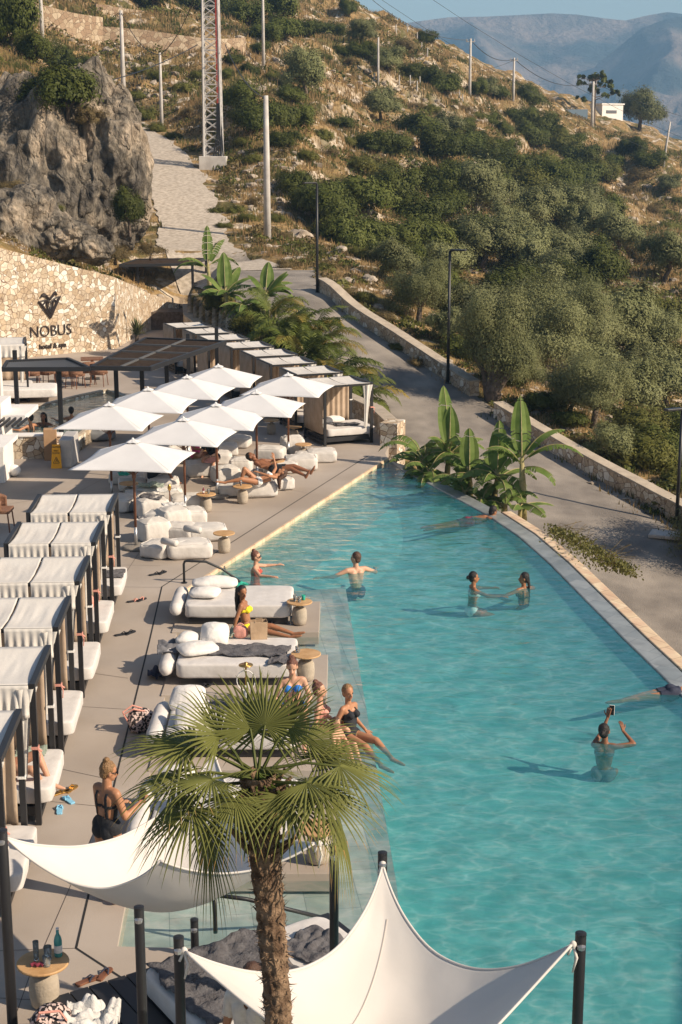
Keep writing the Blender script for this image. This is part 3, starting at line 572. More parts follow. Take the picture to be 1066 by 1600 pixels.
# terrace walls high on the hill
def hillwall(a,label,h,th=.5,m='terrstone'):
    pts=[D(*q) for q in a]; pl=[tuple(p) for p in spline([(p.x,p.y,p.z) for p in pts],6)]
    mb=MB(); wallrun(mb,[(p[0],p[1]) for p in pl],th,[p[2]-4 for p in pl],[p[2]+h for p in pl]); return tag(mb.build('terrace_wall',M[m]),label,'wall')
hillwall([(50,52,132),(110,68,134),(160,75,136)],'stepped rubble terrace wall at the top left of the hill, its tallest left part',2.6)
hillwall([(158,76,136),(230,82,137),(300,92,138),(340,95,139),(382,92,141)],'long sand coloured rubble terrace wall running behind the lattice mast',1.9)
hillwall([(150,28,160),(220,38,162),(290,42,165)],'grey upper terrace wall above the long sand coloured one',1.4)
# ================= VEGETATION PROTOTYPES =================
def leaf_mesh(name,n,lobes,ls,m,seed,asp=.45,up=.2,flat=.0,fill=.35):
    """n small leaf-shaped faces spread over clumps; lobes=[(cx,cy,cz,r)]"""
    rs=np.random.RandomState(seed); w_=np.array([l[3]**2 for l in lobes]); w_/=w_.sum()
    nc=max(20,n//70); li=rs.choice(len(lobes),nc,p=w_); Lb=np.array(lobes)[li]
    d=rs.normal(size=(nc,3)); d/=np.linalg.norm(d,axis=1)[:,None]; d[:,2]=np.where(d[:,2]<-.35,-d[:,2]*.6,d[:,2])
    rr=Lb[:,3]*(1-fill*rs.rand(nc)**1.5)*rs.uniform(.85,1.12,nc)
    cc=Lb[:,:3]+d*rr[:,None]; ci=rs.randint(0,nc,n); cs=rs.uniform(.05,.13,nc)[ci]
    c=cc[ci]+rs.normal(size=(n,3))*cs[:,None]; c[:,2]=np.abs(c[:,2])
    cr=c-np.array([0,0,.35]); cr/=np.linalg.norm(cr,axis=1)[:,None]+1e-6; nrm_=d[ci]*1.1+cr*.8+(c-cc[ci])*5+rs.normal(size=(n,3))*.5; nrm_[:,2]+=.15
    a=np.cross(nrm_,rs.normal(size=(n,3))); a/=np.linalg.norm(a,axis=1)[:,None]+1e-9
    b=np.cross(nrm_,a); b/=np.linalg.norm(b,axis=1)[:,None]+1e-9
    s=ls*rs.uniform(.6,1.4,n)[:,None]; a=a*s; b=b*s*asp
    v=np.stack([c-a,c-b*.9,c+a,c+b*.9],1).reshape(-1,3).astype(np.float32)
    me=bpy.data.meshes.new(name); me.vertices.add(4*n); me.vertices.foreach_set('co',v.ravel()); me.loops.add(4*n); me.loops.foreach_set('vertex_index',np.arange(4*n,dtype=np.int32))
    me.polygons.add(n); me.polygons.foreach_set('loop_start',np.arange(0,4*n,4,dtype=np.int32)); me.update(calc_edges=True); me.materials.append(m); return me
def lobes_round(k,seed,h=.75,sp=.55):
    r=random.Random(seed); L_=[(0,0,h*.8,.62)]
    for i in range(k):
        a=2*PI*i/k+r.uniform(-.4,.4); q=sp*r.uniform(.6,1.15); L_.append((cos(a)*q,sin(a)*q,h*r.uniform(.5,1.35),r.uniform(.26,.46)))
    return L_
def trunk_mesh(name,h,r,k,seed,m,spread=.5,base=0):
    rd=random.Random(seed); mb=MB()
    top=Vector((rd.uniform(-.1,.1),rd.uniform(-.1,.1),h*.5)); mb.tube([(0,0,-.25),(rd.uniform(-.03,.03),0,h*.2),top],[r*1.4,r,r*.8],7)
    for i in range(k):
        a=2*PI*i/k+rd.uniform(-.4,.4); e=Vector((cos(a)*spread*rd.uniform(.6,1),sin(a)*spread*rd.uniform(.6,1),h*rd.uniform(.8,1.2)))
        mid=(top+e)/2+Vector((rd.uniform(-.08,.08),rd.uniform(-.08,.08),-.05)); mb.tube([top-Vector((0,0,.03)),mid,e],[r*.6,r*.4,r*.15],5)
        for q in range(2): mb.tube([mid,mid+Vector((rd.uniform(-.3,.3),rd.uniform(-.3,.3),rd.uniform(.15,.4)))],[r*.3,r*.1],4)
    return mb.mesh(name,m,True)
PROTO={}
for kind,mm,n,ls,hh,ks in (('dark','dark',13000,.045,.62,(6,8,5)),('mid','mid',11000,.045,.5,(6,7)),('olive','olive',15000,.042,.95,(7,6,8)),('dry','dry',6000,.035,.5,(5,6)),('lowgreen','mid',6000,.05,.32,(5,6))):
    for i,k in enumerate(ks):
        PROTO.setdefault(kind,[]).append((leaf_mesh('crown',n,lobes_round(k,i*7+len(kind),hh),ls,M[mm],i*13+len(kind),.42),trunk_mesh('trunk',hh,.06 if kind!='olive' else .075,5,i,M['bark'])))
PROTO['bigolive']=[(leaf_mesh('crown',42000,lobes_round(9,i+40,1.05,.62),.024,M['olive'],i+70,.33,fill=.5),trunk_mesh('trunk',1.0,.075,6,i+9,M['bark'],.6)) for i in range(3)]
KW={'dark':'dark evergreen bush','mid':'mid green bush','olive':'grey green olive tree','dry':'brownish half dry bush','lowgreen':'low green shrub','bigolive':'large silvery olive tree'}
NM={'dark':'evergreen_bush','mid':'green_bush','olive':'olive_tree','dry':'dry_bush','lowgreen':'low_shrub','bigolive':'olive_tree'}
CT={'dark':'bush','mid':'bush','olive':'tree','dry':'bush','lowgreen':'shrub','bigolive':'tree'}
LAND=[(345,150,'lattice mast'),(418,250,'tall trackside pole'),(497,350,'upper street lamp'),(700,480,'middle street lamp'),(478,100,'lone round tree'),(945,185,'small white house'),(734,105,'left ridge pole'),(802,125,'middle ridge pole'),(1040,225,'short right pole'),(1063,700,'right street lamp'),(745,600,'gnarled trunk'),(130,250,'big grey rock'),(193,90,'white pole'),(590,95,'thin slope pole'),(230,50,'terrace wall'),(880,340,'olive grove centre'),(1015,420,'golden right slope'),(590,330,'bushy hollow'),(412,50,'tall top pole')]
pend=[]
rv=random.Random(5)
def tree(px,py,wpx,kind,hs=1.0,label=None,name=None,cat=None,Z=None,group=None):
    p=hit(px,py) if Z is None else D(px,py,Z)
    if p is None: return None
    Zd=p.y*cos(PITCH)-(p.z-CAMH)*sin(PITCH); s=wpx/F*Zd/(1.68 if kind in('olive','bigolive') else 1.5)
    cm,tm=PROTO[kind][rv.randrange(len(PROTO[kind]))]
    r=thing(name or NM[kind],label,cat or CT[kind],(p.x,p.y,p.z-(.05 if kind in('olive','bigolive') else .2)*s),rv.uniform(0,6.28),group); r.scale=(s,s*rv.uniform(.9,1.1),s*hs*rv.uniform(.9,1.08))
    for nm,me in (('crown',cm),('trunk',tm)): o=link(bpy.data.objects.new(nm,me)); o.parent=r
    if not label: pend.append((r,px,py,wpx,kind))
    return r
TL=[# px,py(base),width,kind,hs
(20,78,85,'dark',1.5),(-5,45,70,'dark',1.5),(55,95,55,'dark',1.2),(90,105,55,'dark',1.1),(125,120,50,'dark',1),(148,140,45,'dark',.9),(266,82,42,'dark',1),(152,58,24,'dark',1),(345,22,60,'dark',1.1),(300,18,60,'dark',1),(235,12,70,'dark',1.3),(385,38,60,'dark',1.1),(415,60,50,'dark',.9),(445,62,60,'dark',1),(478,56,50,'dark',.9),(440,30,60,'dark',1),
(405,84,30,'dark',1),(520,54,38,'dark',.9),(565,68,50,'olive',.8),(568,88,40,'dark',.8),(592,88,36,'mid',.8),(607,114,58,'olive',.8),(634,80,40,'dry',1),(668,66,30,'dark',1.1),
(640,118,44,'dark',.8),(665,130,50,'dark',.9),(692,146,52,'dark',.9),(372,168,62,'dark',.9),(400,204,75,'dark',.9),(432,196,62,'dark',.9),(455,160,46,'dark',.8),(466,200,58,'dark',1),(440,226,55,'dark',.8),(595,188,62,'olive',.9),(530,197,52,'dark',.5),(580,238,62,'dark',.9),(612,242,58,'dark',.9),
(655,218,72,'dark',.9),(690,246,80,'dark',.9),(560,262,66,'lowgreen',.8),(600,272,70,'lowgreen',.8),(462,302,62,'dark',.9),(490,332,72,'dark',1),(520,352,84,'dark',1),(540,388,82,'dark',1),(580,392,84,'dark',1),(560,322,92,'dark',.9),(622,322,92,'dark',.9),(655,352,92,'dark',.95),(622,388,84,'dark',.9),(672,398,84,'dark',1),(694,342,74,'dark',1),
(620,446,74,'olive',1),(655,506,96,'bigolive',1.05),(690,142,50,'dark',.9),(745,148,38,'dark',1),(762,152,34,'olive',1.1),(783,155,28,'dark',1.2),(826,168,46,'dark',1.1),(815,192,50,'dark',.9),(850,208,52,'dark',1),(830,228,62,'dark',.9),(692,232,62,'olive',.9),(727,242,62,'dark',.9),(762,264,66,'dark',1),(722,200,44,'dark',.7),
(800,282,72,'dark',1),(840,272,72,'mid',1),(872,302,82,'dark',1),(822,312,82,'mid',1),(908,258,62,'dark',.9),(940,278,62,'mid',.9),(902,292,72,'dark',.9),(880,240,60,'mid',.9),(988,238,50,'dark',.9),(1014,257,52,'dark',.8),(1000,279,44,'dry',.8),(740,338,100,'olive',1),(690,300,70,'dark',1),
(830,352,74,'olive',1),(872,358,78,'olive',1),(915,352,74,'olive',1),(946,347,62,'dark',1),(680,392,64,'mid',1.1),(755,422,96,'olive',1),(830,418,84,'olive',1),(880,424,84,'olive',.9),(922,412,74,'dark',1),(962,402,84,'olive',.9),(997,404,60,'dry',.9),(1045,362,38,'mid',.8),(1040,440,90,'olive',1),(1068,420,50,'dry',1),
(790,470,90,'dark',1),(840,480,90,'olive',1),(900,470,90,'dark',1),(700,440,80,'olive',1),(720,500,80,'dark',1),(850,600,140,'bigolive',1.15),(905,560,130,'bigolive',1),(962,560,130,'olive',1),(930,670,122,'bigolive',1),(1010,590,100,'olive',1),(1040,640,100,'olive',1),(1000,500,100,'mid',.9),(1060,520,100,'mid',.9),(930,500,90,'mid',.9),(1060,580,90,'mid',.9),
(1010,725,100,'mid',.9),(1065,760,70,'mid',.8),(850,640,70,'dark',.8),(810,610,90,'bigolive',.8),(890,665,60,'dark',.7),(980,650,110,'olive',1),(960,720,80,'olive',.8),(1078,690,90,'dark',1),(860,520,90,'olive',1),(770,560,100,'dark',.9),(730,560,80,'dark',.8)]
TL+=[(505,215,34,'lowgreen',.9),(545,225,30,'lowgreen',.9),(515,245,36,'dry',.8),(480,250,34,'mid',.8),(395,252,34,'lowgreen',.9),(380,225,30,'mid',.8),(365,250,26,'dry',.8),(370,330,32,'lowgreen',.8),(385,345,30,'mid',.8),(445,372,30,'dry',.8),(400,320,28,'dry',.9),(345,300,28,'dry',.8),(340,330,30,'lowgreen',.7),(350,355,30,'mid',.6),(430,345,34,'mid',.7),(445,420,34,'dry',.9),(510,420,30,'mid',.7),(560,400,30,'mid',.8),(600,410,60,'dark',.9),(650,420,70,'dark',.9),(690,460,60,'dark',.9),(570,470,34,'mid',.8),(600,500,36,'dry',.8),(625,545,34,'mid',.7),(650,570,30,'dry',.8),(545,460,30,'dry',.8),
(225,112,30,'lowgreen',.8),(245,125,34,'mid',.8),(215,150,34,'lowgreen',.8),(230,185,34,'mid',.8),(215,198,26,'lowgreen',.8),(245,205,28,'mid',.8),(270,215,30,'lowgreen',.8),(285,140,32,'lowgreen',.9),(295,180,30,'dry',.8),(310,120,26,'mid',.8),(275,110,24,'lowgreen',.8),(330,200,24,'dry',.8),(300,235,26,'dry',.8),(370,185,30,'dark',.8),(350,120,30,'dark',.8),(365,98,30,'dark',.8),(390,118,34,'dark',.8),(425,125,26,'mid',.8),(508,95,24,'mid',.8),(535,85,30,'dark',.8),(550,100,26,'dry',.8),(620,160,24,'lowgreen',.8),(650,170,26,'dry',.8),(675,175,28,'mid',.8),(705,160,24,'lowgreen',.7),(725,175,26,'dry',.8),(745,185,26,'mid',.8),(765,195,34,'dark',.8),(785,210,36,'dark',.9),(745,225,44,'dark',.9),(770,240,50,'mid',.9),(715,275,50,'dark',.9),(790,240,44,'dark',.9),(875,215,34,'mid',.9),(895,228,36,'dark',.9),(960,262,36,'dark',.9),(985,300,30,'dry',.8),(1020,330,30,'dry',.8),(1045,335,24,'lowgreen',.8),(1055,290,24,'dry',.8),(1060,320,30,'mid',.8),(780,330,60,'olive',1),(800,380,70,'olive',1),(900,380,70,'olive',1),(730,380,70,'dark',1),(760,300,60,'dark',.9),(845,325,60,'dark',.9),(890,320,60,'dark',.9),(925,318,44,'dark',.9),(820,440,80,'olive',1),(880,455,80,'olive',1),(940,440,80,'dark',1),(975,485,80,'mid',.8),(1035,545,80,'olive',.9),(985,530,80,'mid',.9),(935,610,90,'olive',1),(890,650,90,'olive',.9),(995,680,90,'mid',.9),(1040,720,90,'dark',.9),(905,690,36,'dry',.7),(955,715,40,'dry',.7),(790,600,70,'dark',.9),(745,520,90,'olive',1),(700,540,70,'olive',.9),]
for q in TL: tree(*q)
# distinctive trees
tree(478,150,72,'olive',1.25,'lone round dark olive tree with a short visible trunk high on the slope')
tree(772,628,122,'bigolive',1.55,'biggest silvery olive tree leaning over the gap in the roadside parapet')
tree(695,62,44,'olive',1.0,'small tree with two round heads standing out against the sky on the ridge')
tree(545,26,30,'dark',1.3,'dark shrub right at the skyline at the top of the hill')
tree(1000,204,70,'olive',1.1,'wide dark olive tree on the ridge to the right of the small white house')
tree(1048,300,44,'olive',.8,'small leaning olive tree alone on the golden slope at the right')
tree(1150,925,170,'bigolive',1.3,'olive tree at the right edge casting shade on the road',Z=42)
# gnarled trunk at the parapet gap
p0=hit(748,632); mb=MB()
for k,(dx,dz,rr) in enumerate([(-.7,1.6,.13),(-.25,2.2,.16),(.35,2.0,.14),(.9,1.7,.1)]):
    mb.tube([(dx*.15,0,-.3),(dx*.25+.05,.05,.5),(dx*.6,-.1,1.0),(dx,.1,dz)],[rr*2,rr*1.4,rr,rr*.6],9)
tk=mb.build('trunk_stem',M['bark'],None,smooth=True)
for o in scn.objects:
    if o.get('label','').startswith('biggest silvery'): 
        tk.parent=o; s=o.scale; tk.name='limb'; tk.scale=(1/s[0],1/s[1],1/s[2]); 
# stone pine behind the house
def pine(px,py,hpx):
    p=hit(px,py) or D(px,py,255); Zd=p.y; s=hpx/F*Zd; r=thing('pine_tree','dark flat layered pine directly behind the small white house','tree',tuple(p)); rd=random.Random(3)
    mb=MB(); mb.tube([(0,0,-1),(0,0,s*.5),(.1,0,s*.9)],[.3,.2,.08],6); L_=[]
    for i in range(13):
        a=rd.uniform(0,6.28); q=s*rd.uniform(.15,.5); z=s*rd.uniform(.45,.98); q*=1.1-(z/s-.45)*.9; mb.tube([(0,0,z-.5),(cos(a)*q,sin(a)*q,z)],[.1,.04],4); L_.append((cos(a)*q,sin(a)*q,z,s*.11))
    mb.build('trunk',M['bark'],r); o=link(bpy.data.objects.new('crown',leaf_mesh('crown',5000,L_,.3,M['dark'],3))); o.parent=r
pine(928,192,72)
# labels from landmarks
cnt={}
for r,px,py,wpx,kind in pend:
    best=sorted(LAND,key=lambda l:math.hypot(px-l[0],py-l[1]))[0]; dx,dy=px-best[0],py-best[1]
    rel=('right of' if dx>0 else 'left of') if abs(dx)>abs(dy)*.8 else ('above' if dy<0 else 'below')
    if abs(dx)>25 and abs(dy)>25 and rel in('right of','left of'): rel=('above and ' if dy<0 else 'below and ')+rel
    cnt.setdefault((kind,rel,best[2]),[]).append((px,wpx,r))
ORD=['leftmost','second from left','third from left','fourth from left','fifth from left','sixth from left','seventh from left','eighth from left','ninth from left','tenth from left','eleventh from left','twelfth from left','thirteenth from left','fourteenth from left','fifteenth from left','sixteenth from left','seventeenth from left','eighteenth from left','nineteenth from left','twentieth from left']
for (kind,rel,b_),l in cnt.items():
    l.sort(key=lambda q:q[0])
    for i,(px,wpx,r) in enumerate(l):
        rel2={'right of':'to the right of','left of':'to the left of'}.get(rel,rel)
        r['label']=f"{KW[kind]} {rel2} the {b_}"+(f", {ORD[i]}" if len(l)>1 else ''); r['group']={'tree':'olive trees on the slope','bush':'bushes on the hillside','shrub':'shrubs on the hillside'}[CT[kind]]
# ================= BIG ROCK, CLIFFS, BOULDERS =================
def rockmesh(name,rx,ry,rz_,seed,m,sub=5,amp=.35,fr=1.0):
    bm=bmesh.new(); bmesh.ops.create_icosphere(bm,subdivisions=sub,radius=1); o=Vector((seed*7.1,seed*3.3,0))
    for v in bm.verts:
        p=v.co.copy(); d=noise.fractal(p*fr+o,1.0,2.0,4)*amp; c=noise.cell_vector(p*2.2*fr+o); d+=(abs(noise.noise(p*2.6*fr+o)))*-.18*amp*2
        q=p*(1+d)
        if sub>=4: q+=Vector(noise.noise_vector(p*6+o))*.04+Vector(noise.noise_vector(p*15+o))*.018
        v.co=Vector((q.x*rx,q.y*ry,q.z*rz_))
    me=bpy.data.meshes.new(name); bm.to_mesh(me); bm.free(); me.materials.append(m)
    me.polygons.foreach_set('use_smooth',[sub>=5]*len(me.polygons)); return me
def rock(px,py,Z,rx,ry,rz_,seed,label,m='rockdark',rot=0,sub=6,amp=.35,fr=1.0,name='rock',cat='rock'):
    p=D(px,py,Z); o=link(bpy.data.objects.new(name,rockmesh(name,rx,ry,rz_,seed,M[m],sub,amp,fr))); o.location=p; o.rotation_euler=(0,0,rot); return tag(o,label,cat)
rock(150,262,73,2.6,3.2,4.5,3,'huge grey and tan limestone outcrop with a dark face beside the gravel track',sub=7,amp=.3,fr=1.1)
rock(70,285,72,2.6,3,4.2,5,'broad tan rock face left of the huge outcrop under a dark bush',sub=6,amp=.4)
rock(10,240,74,2.6,3,3.2,8,'dark rock slab at the left edge of the picture above the sign wall',sub=6,amp=.4)
rock(30,350,65,2.0,1.8,1.6,9,'grey boulder just above the left end of the sign wall',sub=6,amp=.4)
rock(95,372,65,1.3,1.2,.9,11,'small grey boulder sitting above the middle of the sign wall',sub=6,amp=.4)
rock(135,385,65,.9,.8,.7,14,'pale cracked boulder above the right part of the sign wall',sub=5,amp=.4)
tree(105,175,110,'dark',1.0,'wide dark bush growing on top of the huge grey rock',Z=70)
tree(62,170,80,'dark',1.0,'dark bush on the rock left of the wide one',Z=71)
tree(140,190,50,'dry',.9,'brownish dry bush on the shoulder of the huge rock',Z=70)
tree(202,350,52,'dark',1.5,'green creeper bush hanging down the right face of the huge rock',Z=67.5,name='creeper_bush')
tree(110,375,42,'mid',.8,'small green shrub at the foot of the huge rock',Z=65,name='low_shrub',cat='shrub')
tree(45,320,44,'dry',.8,'brownish shrub between the boulders above the sign wall',Z=67)
tree(15,300,50,'dry',.8,'dry tuft of scrub at the left edge above the sign wall',Z=67)
tree(75,330,50,'mid',.6,'olive green shrub in the middle of the rock face',Z=67)
tree(180,400,60,'dry',.6,'dry golden brush between rock and sign wall',Z=66); tree(235,395,50,'dry',.6,'dry golden brush at the left bank of the track',Z=68)
# boulders on the hill
BL=[(470,372,40),(455,385,24),(443,300,26),(395,292,22),(420,295,20),(408,258,16),(385,270,18),(550,160,22),(512,150,12),(500,140,14),(430,97,24),(540,118,16),(560,122,14),(520,112,14),(640,270,12),(690,165,14),(650,150,12),(500,245,14),(970,290,20),(988,345,20),(1012,292,16),(940,255,12),(960,240,14),(745,155,10),(350,65,16),(370,50,14),(530,395,30),(555,425,30),(575,440,34),(545,440,24),(600,460,26),(590,480,24),(615,500,22),(635,525,22),(520,410,26),(350,150,18),(330,165,16),(290,130,16),(170,80,22),(200,90,22),(150,90,18),(215,105,20),(600,130,12),(620,140,12),(575,112,14),(560,130,14),(545,135,14),(1045,310,10),(930,330,10),(375,60,14),(735,170,10),(780,175,12),(240,130,16),(265,150,18),(280,170,16),(300,200,14),(380,240,16),(370,300,14),(440,330,12)]
bps=[rockmesh('boulder',1,.8,.6,i+20,M['rock'],3,.5) for i in range(5)]
bc={}
for i,(px,py,wp__) in enumerate(BL):
    p=hit(px,py)
    if p is None: continue
    s=wp__/F*p.y/2*rv.uniform(.8,1.1); o=link(bpy.data.objects.new('boulder',bps[i%5])); o.location=p; o.scale=(s,s,s*rv.uniform(.7,1.2)); o.rotation_euler=(rv.uniform(-.3,.3),rv.uniform(-.3,.3),rv.uniform(0,6)); tag(o,None,'boulder','pale boulders on the hillside')
    best=sorted(LAND,key=lambda l:math.hypot(px-l[0],py-l[1]))[0]; dx,dy=px-best[0],py-best[1]
    bc.setdefault((('right of' if dx>0 else 'left of') if abs(dx)>abs(dy) else ('above' if dy<0 else 'below'),best[2]),[]).append((px,o))
for (rel,b_),l in bc.items():
    l.sort(key=lambda q:q[0])
    for i,(px,o) in enumerate(l): o['label']=f"pale limestone boulder in dry grass {rel} the {b_}"+(f", {ORD[min(i,7)]}" if len(l)>1 else '')
# ================= GROUND COVER (stuff) =================
def scatter(n,seed,y0,y1,pw=.6):
    rs=np.random.RandomState(seed); Y=y0+(y1-y0)*rs.rand(n)**(1/pw if pw<1 else 1)**1; X=(rs.rand(n)*2-1)*(.24*Y+2)
    d=segd(X,Y,[tuple(p) for p in ALLR]); k=(d>2.1+rs.rand(n)*.8)&~in_slab_mask(X,Y,SLAB); d2=segd(X,Y,WALLP[1:]); k&=d2>.5
    X,Y=X[k],Y[k]; return X,Y,hzv(X,Y),rs
def tufts(name,n,seed,m,hgt,kb,y0=32,y1=230,spread=.25,width=.02,patch=None):
    X,Y,Z,rs=scatter(n,seed,y0,y1)
    if patch: q=vnoise(X,Y,patch,seed)>.5; X,Y,Z=X[q],Y[q],Z[q]
    k=len(X); s=(np.clip(Y/70,.8,2.2))*rs.uniform(.6,1.3,k)
    X=np.repeat(X,kb);Y=np.repeat(Y,kb);Z=np.repeat(Z,kb);s=np.repeat(s,kb);N_=k*kb
    bx=X+rs.normal(size=N_)*spread*s; by=Y+rs.normal(size=N_)*spread*s; a=rs.rand(N_)*6.28; h=hgt*s*rs.uniform(.5,1.2,N_); w_=width*s
    tx=bx+np.cos(a)*h*.45*rs.rand(N_); ty=by+np.sin(a)*h*.45*rs.rand(N_); z0=hzv(bx,by)-.03
    v=np.stack([np.stack([bx-w_*np.sin(a),by+w_*np.cos(a)*.3,z0],-1),np.stack([bx+w_*np.sin(a)+w_*.5,by,z0],-1),np.stack([tx,ty,z0+h],-1)],1).reshape(-1,3)
    me=bpy.data.meshes.new(name); me.vertices.add(3*N_); me.vertices.foreach_set('co',v.astype(np.float32).ravel()); me.loops.add(3*N_); me.loops.foreach_set('vertex_index',np.arange(3*N_,dtype=np.int32)); me.polygons.add(N_); me.polygons.foreach_set('loop_start',np.arange(0,3*N_,3,dtype=np.int32)); me.update(calc_edges=True); me.materials.append(m)
    return tag(link(bpy.data.objects.new(name,me)),None,None,None,'stuff')
o=tufts('dry_grass',11000,1,M['grass'],.24,20,width=.03,y1=245); tag(o,'golden dry grass covering the hillside','dry grass')
o=tufts('weeds',5500,2,M['grassg'],.26,24,width=.035,patch=9,y1=245); tag(o,'patchy green weeds among the dry grass','weeds')
o=tufts('brush',4000,4,M['dry'],.28,24,width=.035,patch=6,y1=245); tag(o,'brown low brush patches on the slope','brush')
def scrub(name,n,seed,m,label,cat,per=64,y0=34,y1=250,patch=5,thr=.42):
    X,Y,Z,rs=scatter(n,seed,y0,y1); q=vnoise(X,Y,patch,seed)>thr; X,Y=X[q],Y[q]; k=len(X); S=rs.uniform(.2,.62,k)**1.0*np.clip(Y/80,.7,2.0); N_=k*per
    X=np.repeat(X,per);Y=np.repeat(Y,per);S=np.repeat(S,per); d=rs.normal(size=(N_,3)); d/=np.linalg.norm(d,axis=1)[:,None]; d[:,2]=np.abs(d[:,2]); r_=S*rs.uniform(.65,1.05,N_)
    c=np.stack([X+d[:,0]*r_*1.2,Y+d[:,1]*r_*1.2,hzv(X+d[:,0]*r_,Y+d[:,1]*r_)+d[:,2]*r_*.75],-1); nn=d*.8+rs.normal(size=(N_,3))*.6; a=np.cross(nn,rs.normal(size=(N_,3))); a/=np.linalg.norm(a,axis=1)[:,None]; b=np.cross(nn,a); b/=np.linalg.norm(b,axis=1)[:,None]; l_=(.055+.10*S)[:,None]*rs.uniform(.6,1.4,N_)[:,None]; a=a*l_; b=b*l_*.5
    v=np.stack([c-a,c-b,c+a,c+b],1).reshape(-1,3).astype(np.float32); me=bpy.data.meshes.new(name); me.vertices.add(4*N_); me.vertices.foreach_set('co',v.ravel()); me.loops.add(4*N_); me.loops.foreach_set('vertex_index',np.arange(4*N_,dtype=np.int32)); me.polygons.add(N_); me.polygons.foreach_set('loop_start',np.arange(0,4*N_,4,dtype=np.int32)); me.update(calc_edges=True); me.materials.append(m); tag(link(bpy.data.objects.new(name,me)),label,cat,None,'stuff')
scrub('green_scrub',2600,21,M['mid'],'low green scrub covering the slope','scrub'); scrub('dark_scrub',1300,22,M['dark'],'low dark green scrub on the slope','scrub',patch=11,thr=.5); scrub('dry_scrub',1500,23,M['dry'],'low dry brown scrub on the slope','scrub',patch=4,thr=.4)
X,Y,Z,rs=scatter(9000,9,42,200); q=vnoise(X,Y,7,5)>.45; X,Y,Z=X[q],Y[q],Z[q]; vs=[];fs=[]; b0=rockmesh('t',1,1,.7,4,M['rock'],1,.5); bv=np.array([v.co[:] for v in b0.vertices]); bf=np.array([p.vertices[:] for p in b0.polygons])
S=rs.uniform(.06,.26,len(X))*np.clip(Y/70,.7,2); A=rs.rand(len(X))*6.28; ca,sa=np.cos(A),np.sin(A)
VV=np.empty((len(X),len(bv),3)); VV[:,:,0]=(bv[None,:,0]*ca[:,None]-bv[None,:,1]*sa[:,None])*S[:,None]+X[:,None]; VV[:,:,1]=(bv[None,:,0]*sa[:,None]+bv[None,:,1]*ca[:,None])*S[:,None]*.8+Y[:,None]; VV[:,:,2]=bv[None,:,2]*S[:,None]+Z[:,None]
FF=(bf[None]+np.arange(len(X))[:,None,None]*len(bv)).reshape(-1,3)
me=bpy.data.meshes.new('rubble'); me.from_pydata(VV.reshape(-1,3).tolist(),[],FF.tolist()); me.materials.append(M['rock']); tag(link(bpy.data.objects.new('rubble',me)),'loose pale stones strewn over the hillside','rubble',None,'stuff'); bpy.data.meshes.remove(b0)
# ================= MOUNTAINS AND HAZE =================
def mountain(name,pts,Zd,depth,seed,m):
    nu,nv=200,50; xs=np.array([D(a,b_,Zd).x for a,b_ in pts]); zs=np.array([D(a,b_,Zd).z for a,b_ in pts]); y0=D(800,100,Zd).y
    X=np.empty((nv,nu));Y=np.empty((nv,nu));Zz=np.empty((nv,nu)); u=np.linspace(xs[0],xs[-1],nu); ridge=np.interp(u,xs,zs)
    for j in range(nv):
        v=j/(nv-1); X[j]=u+ v*0; Y[j]=y0-depth*(1-v)
        sp=np.abs(np.sin(u/(Zd*.028)+seed+2.0*vnoise(u,u*0+v*500,Zd*.08,seed)))
        prof=v**1.0
        Zz[j]=-60+(ridge+60)*prof*(1-.34*sp*np.sin(PI*np.clip(v,0,1))**.8)+(vnoise(u,Y[j],Zd*.012,seed)-.5)*Zd*.012*np.sin(PI*v)+(vnoise(u,Y[j],Zd*.004,seed+2)-.5)*Zd*.003*np.sin(PI*v)
    return tag(build_grid(name,X,Y,Zz,m),kind='structure')
def mount_mat():
    m=mat('mountain_slope',(.04,.055,.06),1,.006,(.23,.18,.15),0,1,detail=14,contrast=(.42,.6)); t=m.node_tree; N=t.nodes; L=t.links; n=N.new('ShaderNodeTexNoise'); n.inputs['Scale'].default_value=.009; n.inputs['Detail'].default_value=14; n.inputs['Roughness'].default_value=.62; tc=N.new('ShaderNodeTexCoord'); L.new(tc.outputs['Object'],n.inputs['Vector']); bp=N.new('ShaderNodeBump'); bp.inputs['Distance'].default_value=55; L.new(n.outputs['Fac'],bp.inputs['Height']); L.new(bp.outputs[0],N['Principled BSDF'].inputs['Normal']); return m
M['mount']=mat('mountain_slope',(.06,.065,.05),1,.006,(.26,.2,.15),.3,.02,detail=12,contrast=(.4,.62))
M['mount']=mount_mat()
mountain('far_mountain',[(450,60),(600,43),(640,36),(700,28),(760,27),(860,22),(900,24),(945,30),(975,33),(1010,25),(1040,20),(1070,24),(1200,60),(1400,90)],2600,1300,2,M['mount'])
mountain('near_mountain_spur',[(820,190),(880,150),(940,95),(1000,45),(1040,30),(1100,22),(1250,25),(1500,70)],2300,900,5,M['mount'])
hz_=MB(); hz_.box((0,3200,60),(9000,6600,380)); ho=hz_.build('haze',mat('hz',(1,1,1))); tag(ho,'thin bluish summer haze filling the air towards the mountains','haze',None,'stuff')
hm=bpy.data.materials.new('haze_air'); hm.use_nodes=True; t=hm.node_tree; t.nodes.remove(t.nodes['Principled BSDF']); pv=t.nodes.new('ShaderNodeVolumePrincipled'); pv.inputs['Color'].default_value=(.36,.66,1,1); pv.inputs['Density'].default_value=.00028; pv.inputs['Anisotropy'].default_value=0
t.links.new(pv.outputs[0],t.nodes['Material Output'].inputs[1]); ho.data.materials.clear(); ho.data.materials.append(hm)
